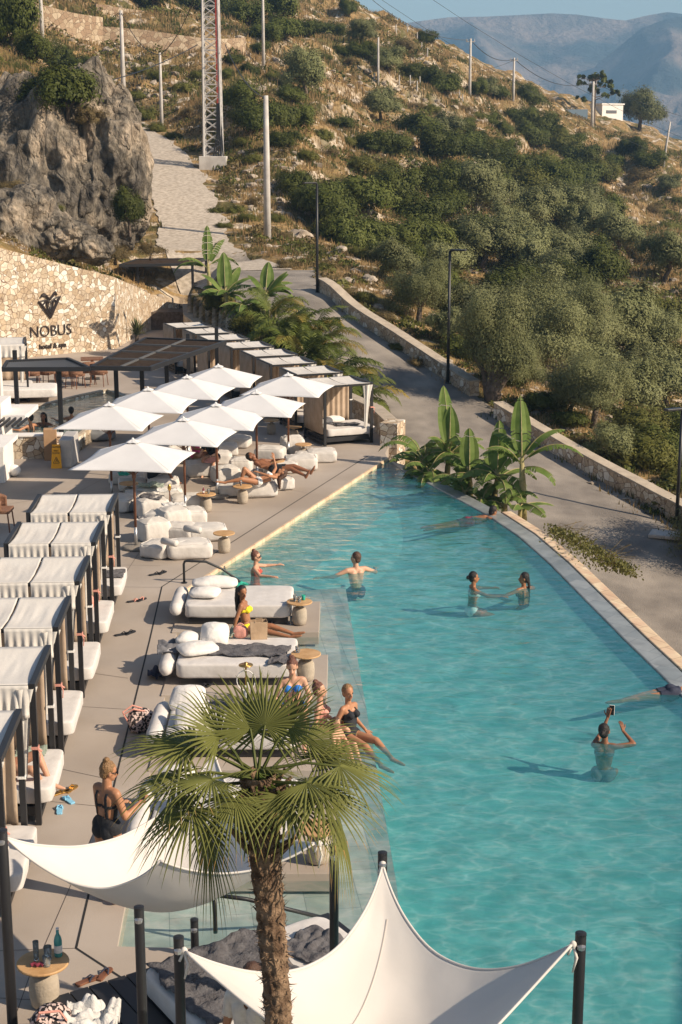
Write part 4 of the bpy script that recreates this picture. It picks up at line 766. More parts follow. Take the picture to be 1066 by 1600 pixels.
# ================= POLES, LAMPS, MAST, HOUSE =================
def vert_h(p,py_top):   # height so that the top reaches picture row py_top
    d=ray(*(proj(p)[0],py_top)); k=math.hypot(p[0],p[1])/math.hypot(d.x,d.y); return CAMH+d.z*k-p[2]
def pole(px,py,ytop,rad,label,m='polec',cap=True,arm=False,name='utility_pole',lean=0,cat='pole'):
    p=hit(px,py)
    if p is None: p=D(px,py,230)
    h=vert_h(p,ytop); r=thing(name,label,cat,tuple(p)); mb=MB(); mb.tube([(0,0,-.8),(lean*.5,0,h*.5),(lean,0,h)],[rad*1.25,rad,rad*.72],10); mb.build('shaft',M[m],r,smooth=True)
    if arm:
        mb=MB(); mb.box((lean,0,h-.35),(1.1,.1,.1)); mb.build('cross_arm',M['galv'],r)
        for k in(-.45,0,.45): mb=MB(); mb.lathe([(.03,h-.3),(.06,h-.22),(.04,h-.16),(.06,h-.1),(.02,h-.04)],8,(k+lean,0,0)); mb.build('insulator',M['galv'],r)
    return r,p,h
PL={}
for k,a in dict(track=(418,374,149,.17,'tall pale concrete pole standing beside the gravel track'),rockp=(194,172,16,.17,'pale concrete pole behind the big rock, left of the track'),short=(253,203,82,.12,'thin grey pole between the track and the lattice mast'),
 top=(412,106,-40,.13,'tall thin pole at the top of the hill cut by the picture edge'),tl=(66,60,-40,.16,'pale pole at the upper left corner in front of the terrace wall'),slope=(591,130,58,.12,'slim pole in the middle of the open slope below the ridge')).items(): PL[k]=pole(*a)
PL['r1']=pole(734,150,60,.16,'pale ridge pole left of all the others against the mountain','polec',arm=True); PL['r2']=pole(802,158,90,.17,'ridge pole with a cross arm in front of the mountain','polec',arm=True)
PL['r3']=pole(925,198,127,.22,'pale ridge pole standing right in front of the small white house',arm=True); PL['r4']=pole(1036,259,190,.15,'leaning short pole with a small lamp head at the far right',lean=.7)
# fence posts on the ridge
for i,(a,b_,c) in enumerate([(538,128,116),(624,132,117),(641,133,117),(652,142,126),(656,132,119),(664,131,119),(585,125,114),(718,152,140),(723,158,147),(784,155,141),(668,88,75),(619,52,38),(637,50,36),(652,62,50),(659,78,66)]):
    p=hit(a,b_)
    if p is None: continue
    h=vert_h(p,c); mb=MB(); mb.tube([(0,0,-.3),(0,0,h)],[.09,.07],6); o=mb.build('fence_post',M['polec']); o.location=p; tag(o,'pale short fence post on the ridge, '+['leftmost','second from left','third from left','fourth from left','fifth from left','sixth from left','seventh from left','eighth from left','ninth from left','tenth from left','eleventh from left','twelfth from left','thirteenth from left','fourteenth from left','fifteenth from left'][sorted([538,624,641,652,656,664,585,718,723,784,668,619,637,652.5,659]).index(a if i!=13 else 652.5)],'fence post','fence posts on the ridge')
# street lamps
def street_lamp(px,py,ytop,Z,label,hd=-1):
    p=D(px,py,Z); p.z=hz(p.x,p.y); h=vert_h(p,ytop); r=thing('street_lamp',label,'street lamp',tuple(p),0,'black street lamps along the road')
    mb=MB(); mb.tube([(0,0,-.3),(0,0,h)],[.06,.045],10); mb.tube([(0,0,h-.01),(hd*.18,-.1,h+.03)],.03,6); mb.build('post',M['metal'],r,smooth=True)
    mb=MB(); mb.box((hd*.28,-.15,h+.04),(.55,.2,.06),R(25)*hd*-1); mb.build('lamp_head',M['metal'],r,bevel=.01)
    mb=MB(); mb.lathe([(.12,-.02),(.12,.02),(.07,.05)],12); mb.build('base_plate',M['metal'],r)
street_lamp(496,460,287,61.7,'black street lamp at the top end of the roadside parapet')
street_lamp(700,592,392,54,'middle black street lamp against the silvery olive trees',1)
street_lamp(1058,806,640,44,'black street lamp at the right edge of the picture')
# concrete footing by the right lamp and manhole
p=D(1045,826,43.2); mb=MB(); mb.box((p.x,p.y-.2,hz(p.x,p.y)+.06),(1.1,.7,.1),R(-20)); tag(mb.build('drain_cover',M['polec'],bevel=.02),'pale concrete drain cover on the road below the right street lamp','drain cover')
# lattice mast
base=hit(334,262); r=thing('lattice_mast','tall steel lattice mast with a red cable bundle on a concrete block','mast',tuple(base)); 
hh=34; wb=.58
mb=MB(); mb.box((0,0,.15),(1.8,1.7,1.2)); mb.build('footing',M['polec'],r,bevel=.03)
def mw(z): return wb*(1-.5*z/hh)
mb=MB()
for sx,sy in((-1,-1),(1,-1),(1,1),(-1,1)): mb.tube([(sx*wb,sy*wb,.6),(sx*mw(hh),sy*mw(hh),hh)],[.085,.06],5)
z=.8
while z<hh-1:
    a=mw(z);z2=z+a*1.35;b_=mw(z2)
    for (s1,s2) in (((-1,-1),(1,-1)),((1,-1),(1,1)),((1,1),(-1,1)),((-1,1),(-1,-1))):
        mb.tube([(s1[0]*a,s1[1]*a,z),(s2[0]*b_,s2[1]*b_,z2)],.038,4); mb.tube([(s2[0]*a,s2[1]*a,z),(s1[0]*b_,s1[1]*b_,z2)],.038,4); mb.tube([(s1[0]*a,s1[1]*a,z),(s2[0]*a,s2[1]*a,z)],.035,4)
    z=z2
mb.build('lattice',M['galv'],r)
for k,(c,off) in enumerate((('c_red',.0),('c_rose',.12),('c_red',.2))):
    mb=MB(); mb.tube([(wb*.8+off*.6-.1,-wb*.9,4.0),(wb*.6+off*.6,-wb*.8,14),(wb*.4+off*.3,-wb*.5,hh)],.05,6); mb.build('cable',M[c],r)
mb=MB()
for k in range(5): mb.tube([(wb*.82+.05*k-.15,-wb*.95,4.1),(wb*.85+.08*k-.2,-wb*1.05,2.2),(wb*.7+.16*k-.35,-wb*1.25,.7),(wb*.7+.2*k-.35,-wb*1.5,-.2)],.045,5)
mb.build('black_cable_loom',M['metal'],r)
# small white house + blue shed
p=hit(948,199) or D(948,199,250); p=D(947,198,p.y/cos(PITCH)*.985)
u=p.y/F; r=thing('white_house','small flat roofed white house standing on the ridge','house',tuple(p),R(28)); Wd,Dp,H=46*u,30*u,32*u
mb=MB(); mb.box((0,0,H*.42),(Wd*.85,Dp,H*1.16)); mb.build('wall',M['white'],r)
mb=MB(); mb.box((0,0,H+.12),(Wd*.93,Dp*1.08,.22)); mb.build('roof',M['white'],r)
for z in(.3,.68):
    for face,xs in(('f',(-.05,)),('s',(-.12,.2))):
        for x in xs:
            mb=MB()
            if face=='f': mb.box((x*Wd,-Dp/2-.02,H*z),(Wd*.42,.06,H*.14))
            else: mb.box((Wd*.425+.02,x*Dp*1.6,H*z),(.06,Dp*.22,H*.14))
            mb.build('window',M['c_grey'],r)
p=D(893,196,248); mb=MB(); mb.box((0,0,.8),(4.6,3.5,3.4)); o=mb.build('metal_shed',mat('shed_blue',(.2,.27,.33),.5)); o.location=p; tag(o,'small bluish metal shed to the left of the white house','shed')
p=D(883,197,243); mb=MB(); mb.tube([(0,0,-1),(0,0,2.4)],.12,6); o=mb.build('roof_post',M['polec']); o.location=p; tag(o,'thin post standing beside the bluish shed','post')
# power lines
def wire(a,b_,sag,label,rad=.018,n=14):
    a=Vector(a);b_=Vector(b_); pts=[a.lerp(b_,i/n)-Vector((0,0,4*sag*(i/n)*(1-i/n))) for i in range(n+1)]
    mb=MB(); mb.tube(pts,rad,4); return tag(mb.build('power_line',M['metal']),label,'power line','overhead power lines')
def top(k,dx=0): r,p,h=PL[k]; return Vector((p.x+dx,p.y,p.z+h-.15))
wire(top('r1'),top('r2'),1.0,'black wire sagging between the two left ridge poles',.045)
wire(top('r2'),top('r3'),1.6,'black wire sagging from the middle ridge pole to the house pole',.045)
wire(top('r3'),D(1300,215,230),2,'wire running right from the pole in front of the house',.03)
wire(top('r1'),D(560,-20,170),1.5,'wire climbing left from the first ridge pole over the skyline',.03)
wire(top('r2',.4),D(660,110,200),1,'lower wire climbing left from the cross arm ridge pole',.03)
wire(D(560,-25,150),D(1400,330,230),5,'faint upper wire crossing in front of the mountain',.02)
wire(D(640,-25,150),D(1500,300,230),6,'faint highest wire crossing the sky and mountain',.02)
tp=top('track'); wire(tp,Vector((base.x+.9,base.y,base.z+7.8)),.6,'thin cable from the trackside pole to the lattice mast',.03)
wire(Vector((base.x-.9,base.y,base.z+7.8)),D(-30,150,70),.8,'red and black cable strung from the mast over the big rock',.03)
wire(top('rockp'),top('short'),.8,'short cable between the rock pole and the thin grey pole',.03)
wire(top('short'),Vector((base.x-.9,base.y,base.z+11)),.6,'short cable from the thin grey pole to the mast',.03)
# added unseen block right of the frame, put in to shade the near pool
r=thing('shade_block','white unseen block added to shade the right side of the pool','building',(16.5,9.6,-3),R(-13))
mb=MB(); mb.box((0,0,4.7),(5,18,9.4)); mb.build('wall',M['white'],r); mb=MB(); mb.box((0,0,9.45),(5.5,18.5,.25)); mb.build('roof',M['white'],r)
for i in range(4):
    for z in(3.5,6.6):
        f=MB().box((-2.52,-5+i*3.3,z+.3),(.08,1.9,2.1)).build('window',M['c_navy'],r); MB().box((-2.56,-5+i*3.3,z+.3),(.06,.06,2.1)).build('mullion',M['metal'],f)
# ================= SOFT THINGS =================
def sgn(v,e): return math.copysign(abs(v)**e,v)
def soft(w_,d,h,e=.45,seed=0,wr=.03,nu=36,nv=20,bulge=.12,M_=None,mb=None,c=(0,0,0)):
    """box-like cushion with rounded edges, bulge and creases; base at z=0"""
    o=Vector((seed*3.7,seed*1.9,seed*.7)); mb=mb or MB()
    def f(u,v):
        a=u*2*PI; b_=-PI/2+v*PI; x=sgn(cos(b_),e)*sgn(cos(a),e); y=sgn(cos(b_),e)*sgn(sin(a),e); z=sgn(sin(b_),e)
        k=1+bulge*(1-z*z)*(.5); p=Vector((x*w_/2*k,y*d/2*k,(z*.5+.5)*h*(1+bulge*(1-min(1,x*x+y*y*.9)))))
        q=noise.noise(Vector((p.x*5,p.y*5,p.z*5))+o)*wr+noise.noise(Vector((p.x*13,p.y*9,p.z*13))+o)*wr*.45
        cr=-abs(noise.noise(Vector((p.x*7,p.y*2.5,p.z*7))+o*2))*wr*.9
        n_=Vector((x,y,z*.8)).normalized() if (abs(x)+abs(y)+abs(z))>0 else Vector((0,0,1)); p+=n_*(q+cr); p.z=max(p.z,.0)
        p=Vector(c)+p
        return M_@p if M_ else p
    mb.grid(f,nu,nv,True); return mb
def cloth_lump(mb,w_,d,seed,amp=.05,n=26,base=.012,edge=.75):
    """a crumpled towel lying flat"""
    o=Vector((seed*5.1,seed*2.3,0))
    def f(u,v):
        x=(u-.5)*w_;y=(v-.5)*d; x+=noise.noise(Vector((y*3,seed,0)))*.12*w_*edge; y+=noise.noise(Vector((x*3,seed+9,0)))*.15*d*edge
        z=base+abs(noise.noise(Vector((x*4.5,y*8,0))+o))*amp*1.6+abs(noise.noise(Vector((x*13,y*10,0))+o))*amp*.6
        return (x,y,z)
    return mb.grid(f,n,n)
def towel(x,y,z,w_,d,rz,seed,m,label,cat='towel',name='towel',amp=.05,rx=0):
    o=cloth_lump(MB(),w_,d,seed,amp).build(name,M[m],None,True,thick=.012); o.location=(x,y,z); o.rotation_euler=(rx,0,rz); return tag(o,label,cat)
# ================= SIDE TABLES =================
def make_table(dark=False):
    r=thing('side_table','x','side table')
    mb=MB(); mb.lathe([(.085,.0),(.118,.02),(.13,.10),(.132,.18),(.125,.26),(.105,.30),(.06,.318)],24); mb.build('barrel_base',M['conc'],r,True)
    mb=MB(); mb.lathe([(.045,.31),(.038,.335),(.05,.375),(.09,.395)],16); mb.build('neck',M['conc'],r,True)
    mb=MB(); mb.lathe([(.205,.392),(.225,.397),(.228,.41),(.222,.42)],28); mb.build('tabletop',M['wood'],r,bevel=.003); return r
tab0=make_table(); used=[0]
def table(px,py,label,s=1.0,z=0):
    p=G(px,py,z)
    p.y+=.1*s
    r=tab0 if not used[0] else copy_tree(tab0); used[0]=1; r.location=(p.x,p.y,z); r.scale=(s,)*3; r['label']=label; r['group']='round wooden side tables'; return r
TA=[(350,865,'side table with concrete barrel base by the front bean bags near the pool edge'),(322,801,'side table between the second and third umbrella poles holding a small bottle'),(379,788,'side table in front of the reclining woman on bean bags'),(201,783,'round topped side table behind the left umbrella pole at the bean bags'),(260,758,'side table beside the seated person in the shade of the front umbrellas'),(323,727,'side table beside the dark haired person in pink'),(474,719,'side table on the bean bag nearest the corner cabana'),(459,690,'side table left of the corner cabana, half behind a pole'),(424,679,'side table in the shade left of the parapet cabanas'),(431,746,'small side table tucked beside the man lying on bean bags')]
TB=[table(a,b_,c) for a,b_,c in TA]
t1=table(468,978,'side table on the pool platform at the end of the farthest daybed',1.0,.03); t2=table(478,1066,'side table on the platform at the end of the second daybed',1.05,.03); t4=table(497,1353,'side table on the platform right of the palm trunk',1.05,.03)
t5=table(67,1580,'large round side table with bottle at the lower left corner',1.12)
def glass(loc,label,h=.11,r_=.03,m='glass',fill=None,name='drinking_glass'):
    r=thing(name,label,'glass',loc); mb=MB(); mb.lathe([(r_*.8,0),(r_*.85,.005),(r_,h),(r_*.93,h),(r_*.78,.012)],14); mb.build('glass_body',M[m],r,True)
    if fill: mb=MB(); mb.lathe([(r_*.72,.014),(r_*.85,h*.65)],14); mb.build('drink',M[fill],r)
    return r
def bottle(loc,label,h=.28,r_=.035,m='bottle',capm='c_white'):
    r=thing('bottle',label,'bottle',loc); mb=MB(); mb.lathe([(r_*.95,0),(r_,.01),(r_,h*.55),(r_*.8,h*.68),(r_*.38,h*.8),(r_*.35,h*.95)],16); mb.build('bottle_body',M[m],r,True)
    mb=MB(); mb.lathe([(r_*.4,h*.95),(r_*.4,h)],10); mb.build('cap',M[capm],r); mb=MB(); mb.lathe([(r_*1.01,h*.15),(r_*1.02,h*.16),(r_*1.02,h*.4),(r_*1.01,h*.41)],16); mb.build('bottle_label',M[capm],r); return r
def on(t,dx,dy): s=t.scale[0]; return (t.location.x+dx*s,t.location.y+dy*s,t.location.z+.422*s)
glass(on(t1,-.08,.03),'short glass with a dark drink at the left of the far daybed table',.1,.032,fill='c_black'); glass(on(t1,.0,-.06),'short glass nearest the camera on the far daybed table',.1,.032,fill='conc'); glass(on(t1,.07,.07),'dark tumbler at the right of the far daybed table',.09,.034,'c_green'); 
glass(on(t2,-.12,.03),'amber candle jar on the left edge of the second daybed table',.1,.04,fill='orange',name='candle_jar')
bottle(on(t5,.12,.09),'tall teal glass bottle on the large corner table',.3,.04); glass(on(t5,-.06,.02),'tall glass of orange juice on the large corner table',.2,.03,fill='orange'); glass(on(t5,.05,-.08),'clear tumbler nearest the camera on the large corner table',.11,.04); glass(on(t5,.04,.03),'clear wine glass in the middle of the large corner table',.14,.04); 
o=MB(); o.tube([(-.06,0,.02),(-.03,.02,.03),(0,0,.02),(.03,.02,.03),(.06,0,.02)],.02,6); o=o.build('sunglasses_case',M['c_maroon']); o.location=on(t5,-.03,-.1); tag(o,'small dark maroon pouch lying on the large corner table','pouch')
bottle(on(TB[1],-.06,.02),'small dark red bottle on the table between umbrella poles',.16,.025,'c_maroon'); glass(on(TB[1],.06,.0),'clear glass on the table between the umbrella poles',.12,.03); glass(on(TB[2],-.04,.02),'red drink glass on the table before the reclining woman',.13,.028,fill='c_red'); glass(on(TB[4],.02,.02),'wine glass on the table beside the shaded seated person',.16,.03)
# ================= DAYBEDS ON PLATFORMS =================
def daybed(xl,xr,yf,yb,idx,label,left_bol=True):
    """xl/xr world x of the mattress, yf/yb world y of its front and back edge"""
    cx,cy=(xl+xr)/2,(yf+yb)/2; w_=xr-xl; d=yb-yf
    r=thing('daybed',label,'daybed',(cx,cy,.03),0,'grey daybeds on platforms in the shallow water')
    mb=MB(); mb.box((0,0,.06),(w_-.12,d-.12,.10)); mb.build('bed_base',M['metal'],r)
    soft(w_,d,.25,.16,idx,.012,72,28,.03,c=(0,0,.115)).build('mattress',M['mattress'],r,True)
    mb=MB(); n=[(-w_/2-.16,-d/2-.02+i/10*(d+.06),.25+.004*((i%3)-1)) for i in range(11)]; mb.tube(n,[.07,.115]+[.125]*7+[.115,.07],16); mb.build('bolster',M['mattress'],r,True); return r,cx,cy
BED=[]
def gx(px,py,z): return G(px,py,z)
bd=[((288,945),(455,944),(452,913),'farthest pale daybed with two pillows, nearest the pool rail'),((274,1037),(462,1033),(461,994),'second daybed from the far end with a crumpled grey towel across it'),((257,1146),(462,1146),(460,1092),'third daybed from the far end, partly hidden by the palm leaves'),((231,1296),(462,1296),(458,1212),'fourth daybed, mostly behind palm fronds and the left shade sail')]
for i,(a,b_,c,lb) in enumerate(bd):
    A=G(*a,.4);B=G(*b_,.4);Cc=G(*c,.4); r,cx,cy=daybed(A.x,B.x,A.y,Cc.y,i+1,lb); BED.append((A.x,B.x,A.y,Cc.y))
    pf=MB(); pf.box(((A.x+B.x)/2+.15,(A.y+Cc.y)/2-.1,-.09),(B.x-A.x+.68,Cc.y-A.y+.55,.23)); mats=M['deck']; o=pf.build('bed_platform',M['deck'],bevel=.008)
    tag(o,'beige platform standing in shallow water under the '+['farthest daybed','second daybed from the far end','third daybed','fourth daybed beside the palm'][i],'platform','platforms under the daybeds')
def pillow(x,y,z,w_,d,h,rz,seed,label,m='pillow',rx=0,ry=0,grp='pillows on the daybeds'):
    o=soft(w_,d,h,.5,seed,.014,32,16,.35).build('pillow',M[m],None,True); o.location=(x,y,z); o.rotation_euler=(rx,ry,rz); return tag(o,label,'pillow',grp)
def onbed(i,fx,fy): b_=BED[i]; return b_[0]+(b_[1]-b_[0])*fx,b_[2]+(b_[3]-b_[2])*fy
x,y=onbed(0,.24,.86); pillow(x,y,.40,.72,.34,.16,R(8),3,'long white pillow at the back of the farthest daybed'); x,y=onbed(0,.17,.42); pillow(x,y,.40,.46,.42,.13,R(-8),4,'square white pillow at the front of the farthest daybed')
x,y=onbed(0,.5,.9); towel(x,y,.40,.22,.18,.3,4,'c_green','small bright green cloth bundle on the farthest daybed','cloth','cloth_bundle',.06)
x,y=onbed(1,.16,.40); pillow(x,y,.40,.56,.44,.13,R(22),5,'flat white pillow at the front of the second daybed'); x,y=onbed(1,.28,.86); pillow(x,y,.42,.40,.40,.2,R(0),6,'upright white pillow at the back of the second daybed',rx=R(35)); x,y=onbed(1,.05,.75); pillow(x,y,.40,.28,.4,.14,R(-10),7,'small pale pillow at the left corner of the second daybed')
x,y=onbed(2,.12,.85); pillow(x,y,.42,.44,.42,.16,R(-5),8,'rear grey white pillow on the third daybed',rx=R(30)); x,y=onbed(2,.2,.3); pillow(x,y,.42,.44,.42,.16,R(3),9,'front grey white pillow on the third daybed',rx=R(30))
x,y=onbed(3,.12,.8); pillow(x,y,.42,.4,.4,.15,R(5),10,'rear pillow on the fourth daybed left of the palm',rx=R(25)); x,y=onbed(3,.25,.35); pillow(x,y,.42,.4,.4,.15,R(-5),12,'front pillow on the fourth daybed left of the palm',rx=R(25))
x,y=onbed(1,.60,.42); towel(x,y,.395,1.25,.55,R(-5),3,'towel','crumpled dark grey towel spread across the second daybed',amp=.05); x,y=onbed(1,.86,.1); towel(x,y,.39,.3,.35,R(-5),5,'towel','end of a grey towel hanging over the front of the second daybed',amp=.04)
x,y=onbed(2,.55,.75); towel(x,y,.395,1.0,.45,R(4),13,'towel','dark towel on the third daybed behind the hookah',amp=.04)
x,y=onbed(1,-.1,.55); o=towel(x,y,.37,.35,.55,R(5),7,'c_grey','dark garment hanging over the bolster of the second daybed','garment','garment',.09)
x,y=onbed(1,-.2,.35); towel(x,y,.0,.25,.3,R(5),8,'c_navy','dark clothes heap on the deck below the second bolster','clothes','clothes_heap',.16)
x,y=onbed(1,.40,.93); towel(x-.05,y,.40,.26,.22,.2,9,'towelg','sage green crumpled cloth beside the bags on the second daybed','cloth','cloth_bundle',.16)
# paper bag and pink bag on bed 2
x,y=onbed(1,.66,.92); r=thing('paper_bag','brown kraft paper bag standing on the second daybed','bag',(x,y,.4),R(8)); mb=MB()
vs=[(-.13,-.07,0),(.13,-.07,0),(.13,.07,0),(-.13,.07,0),(-.14,-.06,.3),(.14,-.07,.29),(.13,.05,.31),(-.14,.06,.3)]; mb.raw(vs,[(0,1,5,4),(1,2,6,5),(2,3,7,6),(3,0,4,7),(3,2,1,0)]); mb.build('bag_body',M['paper'],r,thick=.005)
mb=MB(); mb.tube([(-.06,-.07,.29),(-.05,-.07,.36),(.05,-.07,.36),(.06,-.07,.29)],.006,6); mb.build('handle',M['paper'],r)
x,y=onbed(1,.5,.93); r=thing('straw_bag','small rose coloured round bag on the second daybed','bag',(x,y,.4)); soft(.22,.16,.2,.7,5,.02).build('bag_body',M['c_rose'],r,True); MB().tube([(.07*cos(a/8*PI)*1.0,-.03,.17+.09*sin(a/8*PI)) for a in range(9)],.01,6).build('handle',M['c_rose'],r)
# patterned beach bag on the deck by bed 3
p=G(222,1143); r=thing('beach_bag','black and rose patterned beach bag beside the third bolster','bag',(p.x,p.y,0),R(15))
M['leopard']=mat('patterned_fabric',(.02,.015,.015),.8,28,(.55,.42,.38),.3,40,contrast=(.5,.52),detail=1)
soft(.40,.22,.3,.55,3,.04,bulge=.2).build('bag_body',M['leopard'],r,True)
for k in(-.05,.05): MB().tube([(-.2+.05*abs(k),k,.18),(-.26,k,.3),(-.12,k*1.5,.38),(.05,k,.32)],.014,6).build('strap',M['c_rose'],r)
# hookah
x,y=onbed(2,.62,1.02); p=G(385,1090,.03); r=thing('hookah','tall brass and white water pipe with a looped white hose','hookah',(p.x,p.y,.03))
mb=MB(); mb.lathe([(.045,0),(.05,.02),(.03,.16),(.022,.2)],14); mb.build('base_vase',M['c_white'],r,True); mb=MB(); mb.lathe([(.02,.2),(.012,.22),(.02,.32),(.01,.34),(.016,.48),(.012,.5)],12); mb.build('stem',M['brass'],r,True)
mb=MB(); mb.lathe([(.02,.5),(.11,.515),(.11,.525),(.02,.53),(.03,.56)],18); mb.build('tray',M['brass'],r,True)
mb=MB(); mb.tube([(.02,-.01,.25)]+[(.14*cos(a),-.02,.28+.16*sin(a)) for a in [PI*2*i/24-1.2 for i in range(23)]],.008,6); mb.build('hose',M['c_white'],r,True)
# ================= CABANAS =================
def make_cabana(Wd=1.5,Dp=1.5,H=1.85,seed=1,side=False,valance=True):
    r=thing('cabana','x','cabana'); w2,d2=Wd/2,Dp/2; t=.07
    for sx,sy in((-1,-1),(1,-1),(1,1),(-1,1)): MB().box((sx*(w2-t/2),sy*(d2-t/2),H/2-.04),(t,t,H-.08)).build('post',M['metal'],r)
    for s in(-1,1): MB().box((s*(w2-t/2),0,H-.0395),(t,Dp,.08)).build('side_beam',M['metal'],r)
    for s in(-1,1): MB().box((0,s*(d2-t/2),H-.05),(Wd-2*t-.004,.05,.05)).build('cross_beam',M['metal'],r)
    mb=MB()
    for s in(-1,1): mb.box((s*(w2-t/2),0,.1),(t-.01,Dp-2*t-.002,.07))
    mb.box((0,0,.16),(Wd-.16,Dp-.16,.12)); mb.build('bed_base',M['metal'],r)
    soft(Wd-.02,Dp-.2,.22,.15,seed,.012,60,22,.03,c=(.14,0,.235)).build('mattress',M['mattress'],r,True)
    for k,(x0,x1) in enumerate(((-w2+t+.01,-.012),(.012,w2-t-.01))):
        def f(u,v):
            x=x0+(x1-x0)*u; y=-d2+.02+(Dp-.04)*v; e=4*v*(1-v)
            z=H-.015-.045*e-.015*e*4*u*(1-u)+noise.noise(Vector((x*9,y*1.6,seed+k)))*.009*e+noise.noise(Vector((x*22,y*2,seed+k)))*.004*e
            return (x+noise.noise(Vector((y*3,k,seed)))*.015*e,y,z)
        MB().grid(f,26,18).build('roof_panel',M['cloth'],r,True,thick=.006)
    if valance:
        for k,(x0,x1) in enumerate(((-w2+t+.01,-.02),(.02,w2-t-.01))):
            def f(u,v): x=x0+(x1-x0)*u; return (x,-d2-.012+.03*sin(u*38+k)*v*.7+noise.noise(Vector((x*8,v*2,seed)))*.03*v,H-.012-v*(.42+.03*noise.noise(Vector((x*3,seed,0)))))
            MB().grid(f,60,10).build('valance',M['cloth'],r,True,thick=.005)
    def f(u,v): x=-w2+.1+(Wd-.2)*u; return (x,d2-.05+.02*sin(u*50)+noise.noise(Vector((x*5,v*2,seed)))*.02,H-.08-v*(H-.5))
    MB().grid(f,70,8).build('back_curtain',M['tan'],r,True,thick=.005)
    # curtain gathered at the front right post, tied with a ribbon
    def f(u,v): a=u*2*PI; q=.045+.10*(1-v)**3+.03*v*(1-v); q*=1+.25*sin(a*6); return (w2-.15+q*cos(a)*1.0-.06*(v),-d2+.06+q*.6*sin(a),H-.06-v*1.2)
    MB().grid(f,40,12,True).build('tied_curtain',M['cloth'],r,True)
    rb=MB(); rb.box((w2-t/2,-d2+t/2,1.02),(t+.02,t+.02,.035)); rb.tube([(w2,-d2,1.02),(w2+.03,-d2-.02,.95),(w2+.02,-d2-.01,.84)],.008,5); rb.tube([(w2,-d2,1.02),(w2+.05,-d2,.98)],.012,5); rb.build('ribbon',M['c_rose'],r)
    rb=MB(); rb.box((w2-t/2,d2-t/2,1.02),(t+.02,t+.02,.03)); rb.build('ribbon',M['c_white'],r)
    if side:
        for k in(0,1):
            def f(u,v): y=-d2+.08+(Dp-.16)*(k*.51+u*.47); return (-w2-.012+.014*sin(u*30+k),y,H-.02-v*(H-.35))
            MB().grid(f,30,6).build('side_curtain',M['tan'],r,True,thick=.005)
    return r
C1=make_cabana(); C2=make_cabana(seed=5)
cabf=[(179,955),(156,1015),(132,1091),(100,1180),(65,1290),(15,1434)]
cl=['farthest cabana of the left row with a dark towel on its mattress','second farthest cabana of the left row','third farthest cabana of the left row','fourth farthest cabana of the left row, three from the shade sail','left row cabana next behind the seated bather with blue sandals','nearest cabana of the left row, above the left shade sail corner']
CB=[]
cabw=[]
for i,(a,b_) in enumerate(cabf):
    p=G(a,b_); rz=R(3); c=Vector((p.x,p.y,0))+Matrix.Rotation(rz,3,'Z')@Vector((-.75,.75,0)); cabw.append(c)
    src=(C1,C2)[i%2]
    if i<2: r=src; r.location=c; r.rotation_euler=(0,0,rz); r['label']=cl[i]; r['group']='cabanas in the left row'
    else: r=dup(src,c,rz,cl[i],'cabanas in the left row')
# one more cabana partly out of frame at the bottom left
# parapet row
C3=make_cabana(1.5,1.5,1.72,3,True,False)
apx=[((549,586),R(24)),((510,570),R(20)),((471,556),R(20)),((443,544),R(20)),((408,532),R(20)),((372,521),R(20)),((347,511),R(21)),((315,502),R(22))]
al=['corner cabana of the parapet row with a grey draped daybed, nearest the pool']+[f'{w_} cabana of the parapet row counted from the pool corner' for w_ in('second','third','fourth','fifth','sixth','seventh','eighth')]
for i,((a,b_),rz) in enumerate(apx):
    q=G(a,b_,1.72); c=q+Matrix.Rotation(rz,3,'Z')@Vector((-.75,-.75,0)); c.z=0
    if i==0: C3.location=c; C3.rotation_euler=(0,0,rz); C3['label']=al[0]; C3['group']='cabanas along the parapet wall'; cabw.append(c)
    else: dup(C3,c,rz,al[i],'cabanas along the parapet wall')
c=cabw[6]; towel(c.x+.25,c.y-.1,.455,.7,.4,R(20),31,'towel','dark grey towel thrown on the corner cabana bed',amp=.05); pillow(c.x-.15,c.y+.3,.46,.6,.28,.15,R(25),33,'long grey pillow at the back of the corner cabana bed',grp='cabana pillows'); pillow(c.x-.55,c.y+.0,.46,.25,.45,.15,R(20),34,'rolled pillow at the left end of the corner cabana bed',grp='cabana pillows')
c=cabw[0]; towel(c.x+.62,c.y+.1,.455,.5,.5,R(5),35,'towel','dark towel with pale stripes on the farthest left cabana bed',amp=.04)
c=cabw[1]; pillow(c.x+.45,c.y+.15,.46,.25,.22,.2,.2,36,'small pink patterned cushion on the second cabana bed','c_rose',grp='cabana pillows')
# white cabana at the far left by the sign wall
q=G(52,527,1.9); C4=make_cabana(2.4,2.0,1.9,8); C4.location=(q.x-1.25,q.y-1.0,0); C4.rotation_euler=(0,0,R(12)); C4['label']='white cabana standing before the sign wall at the left edge'; C4['group']='cabanas by the sign wall'
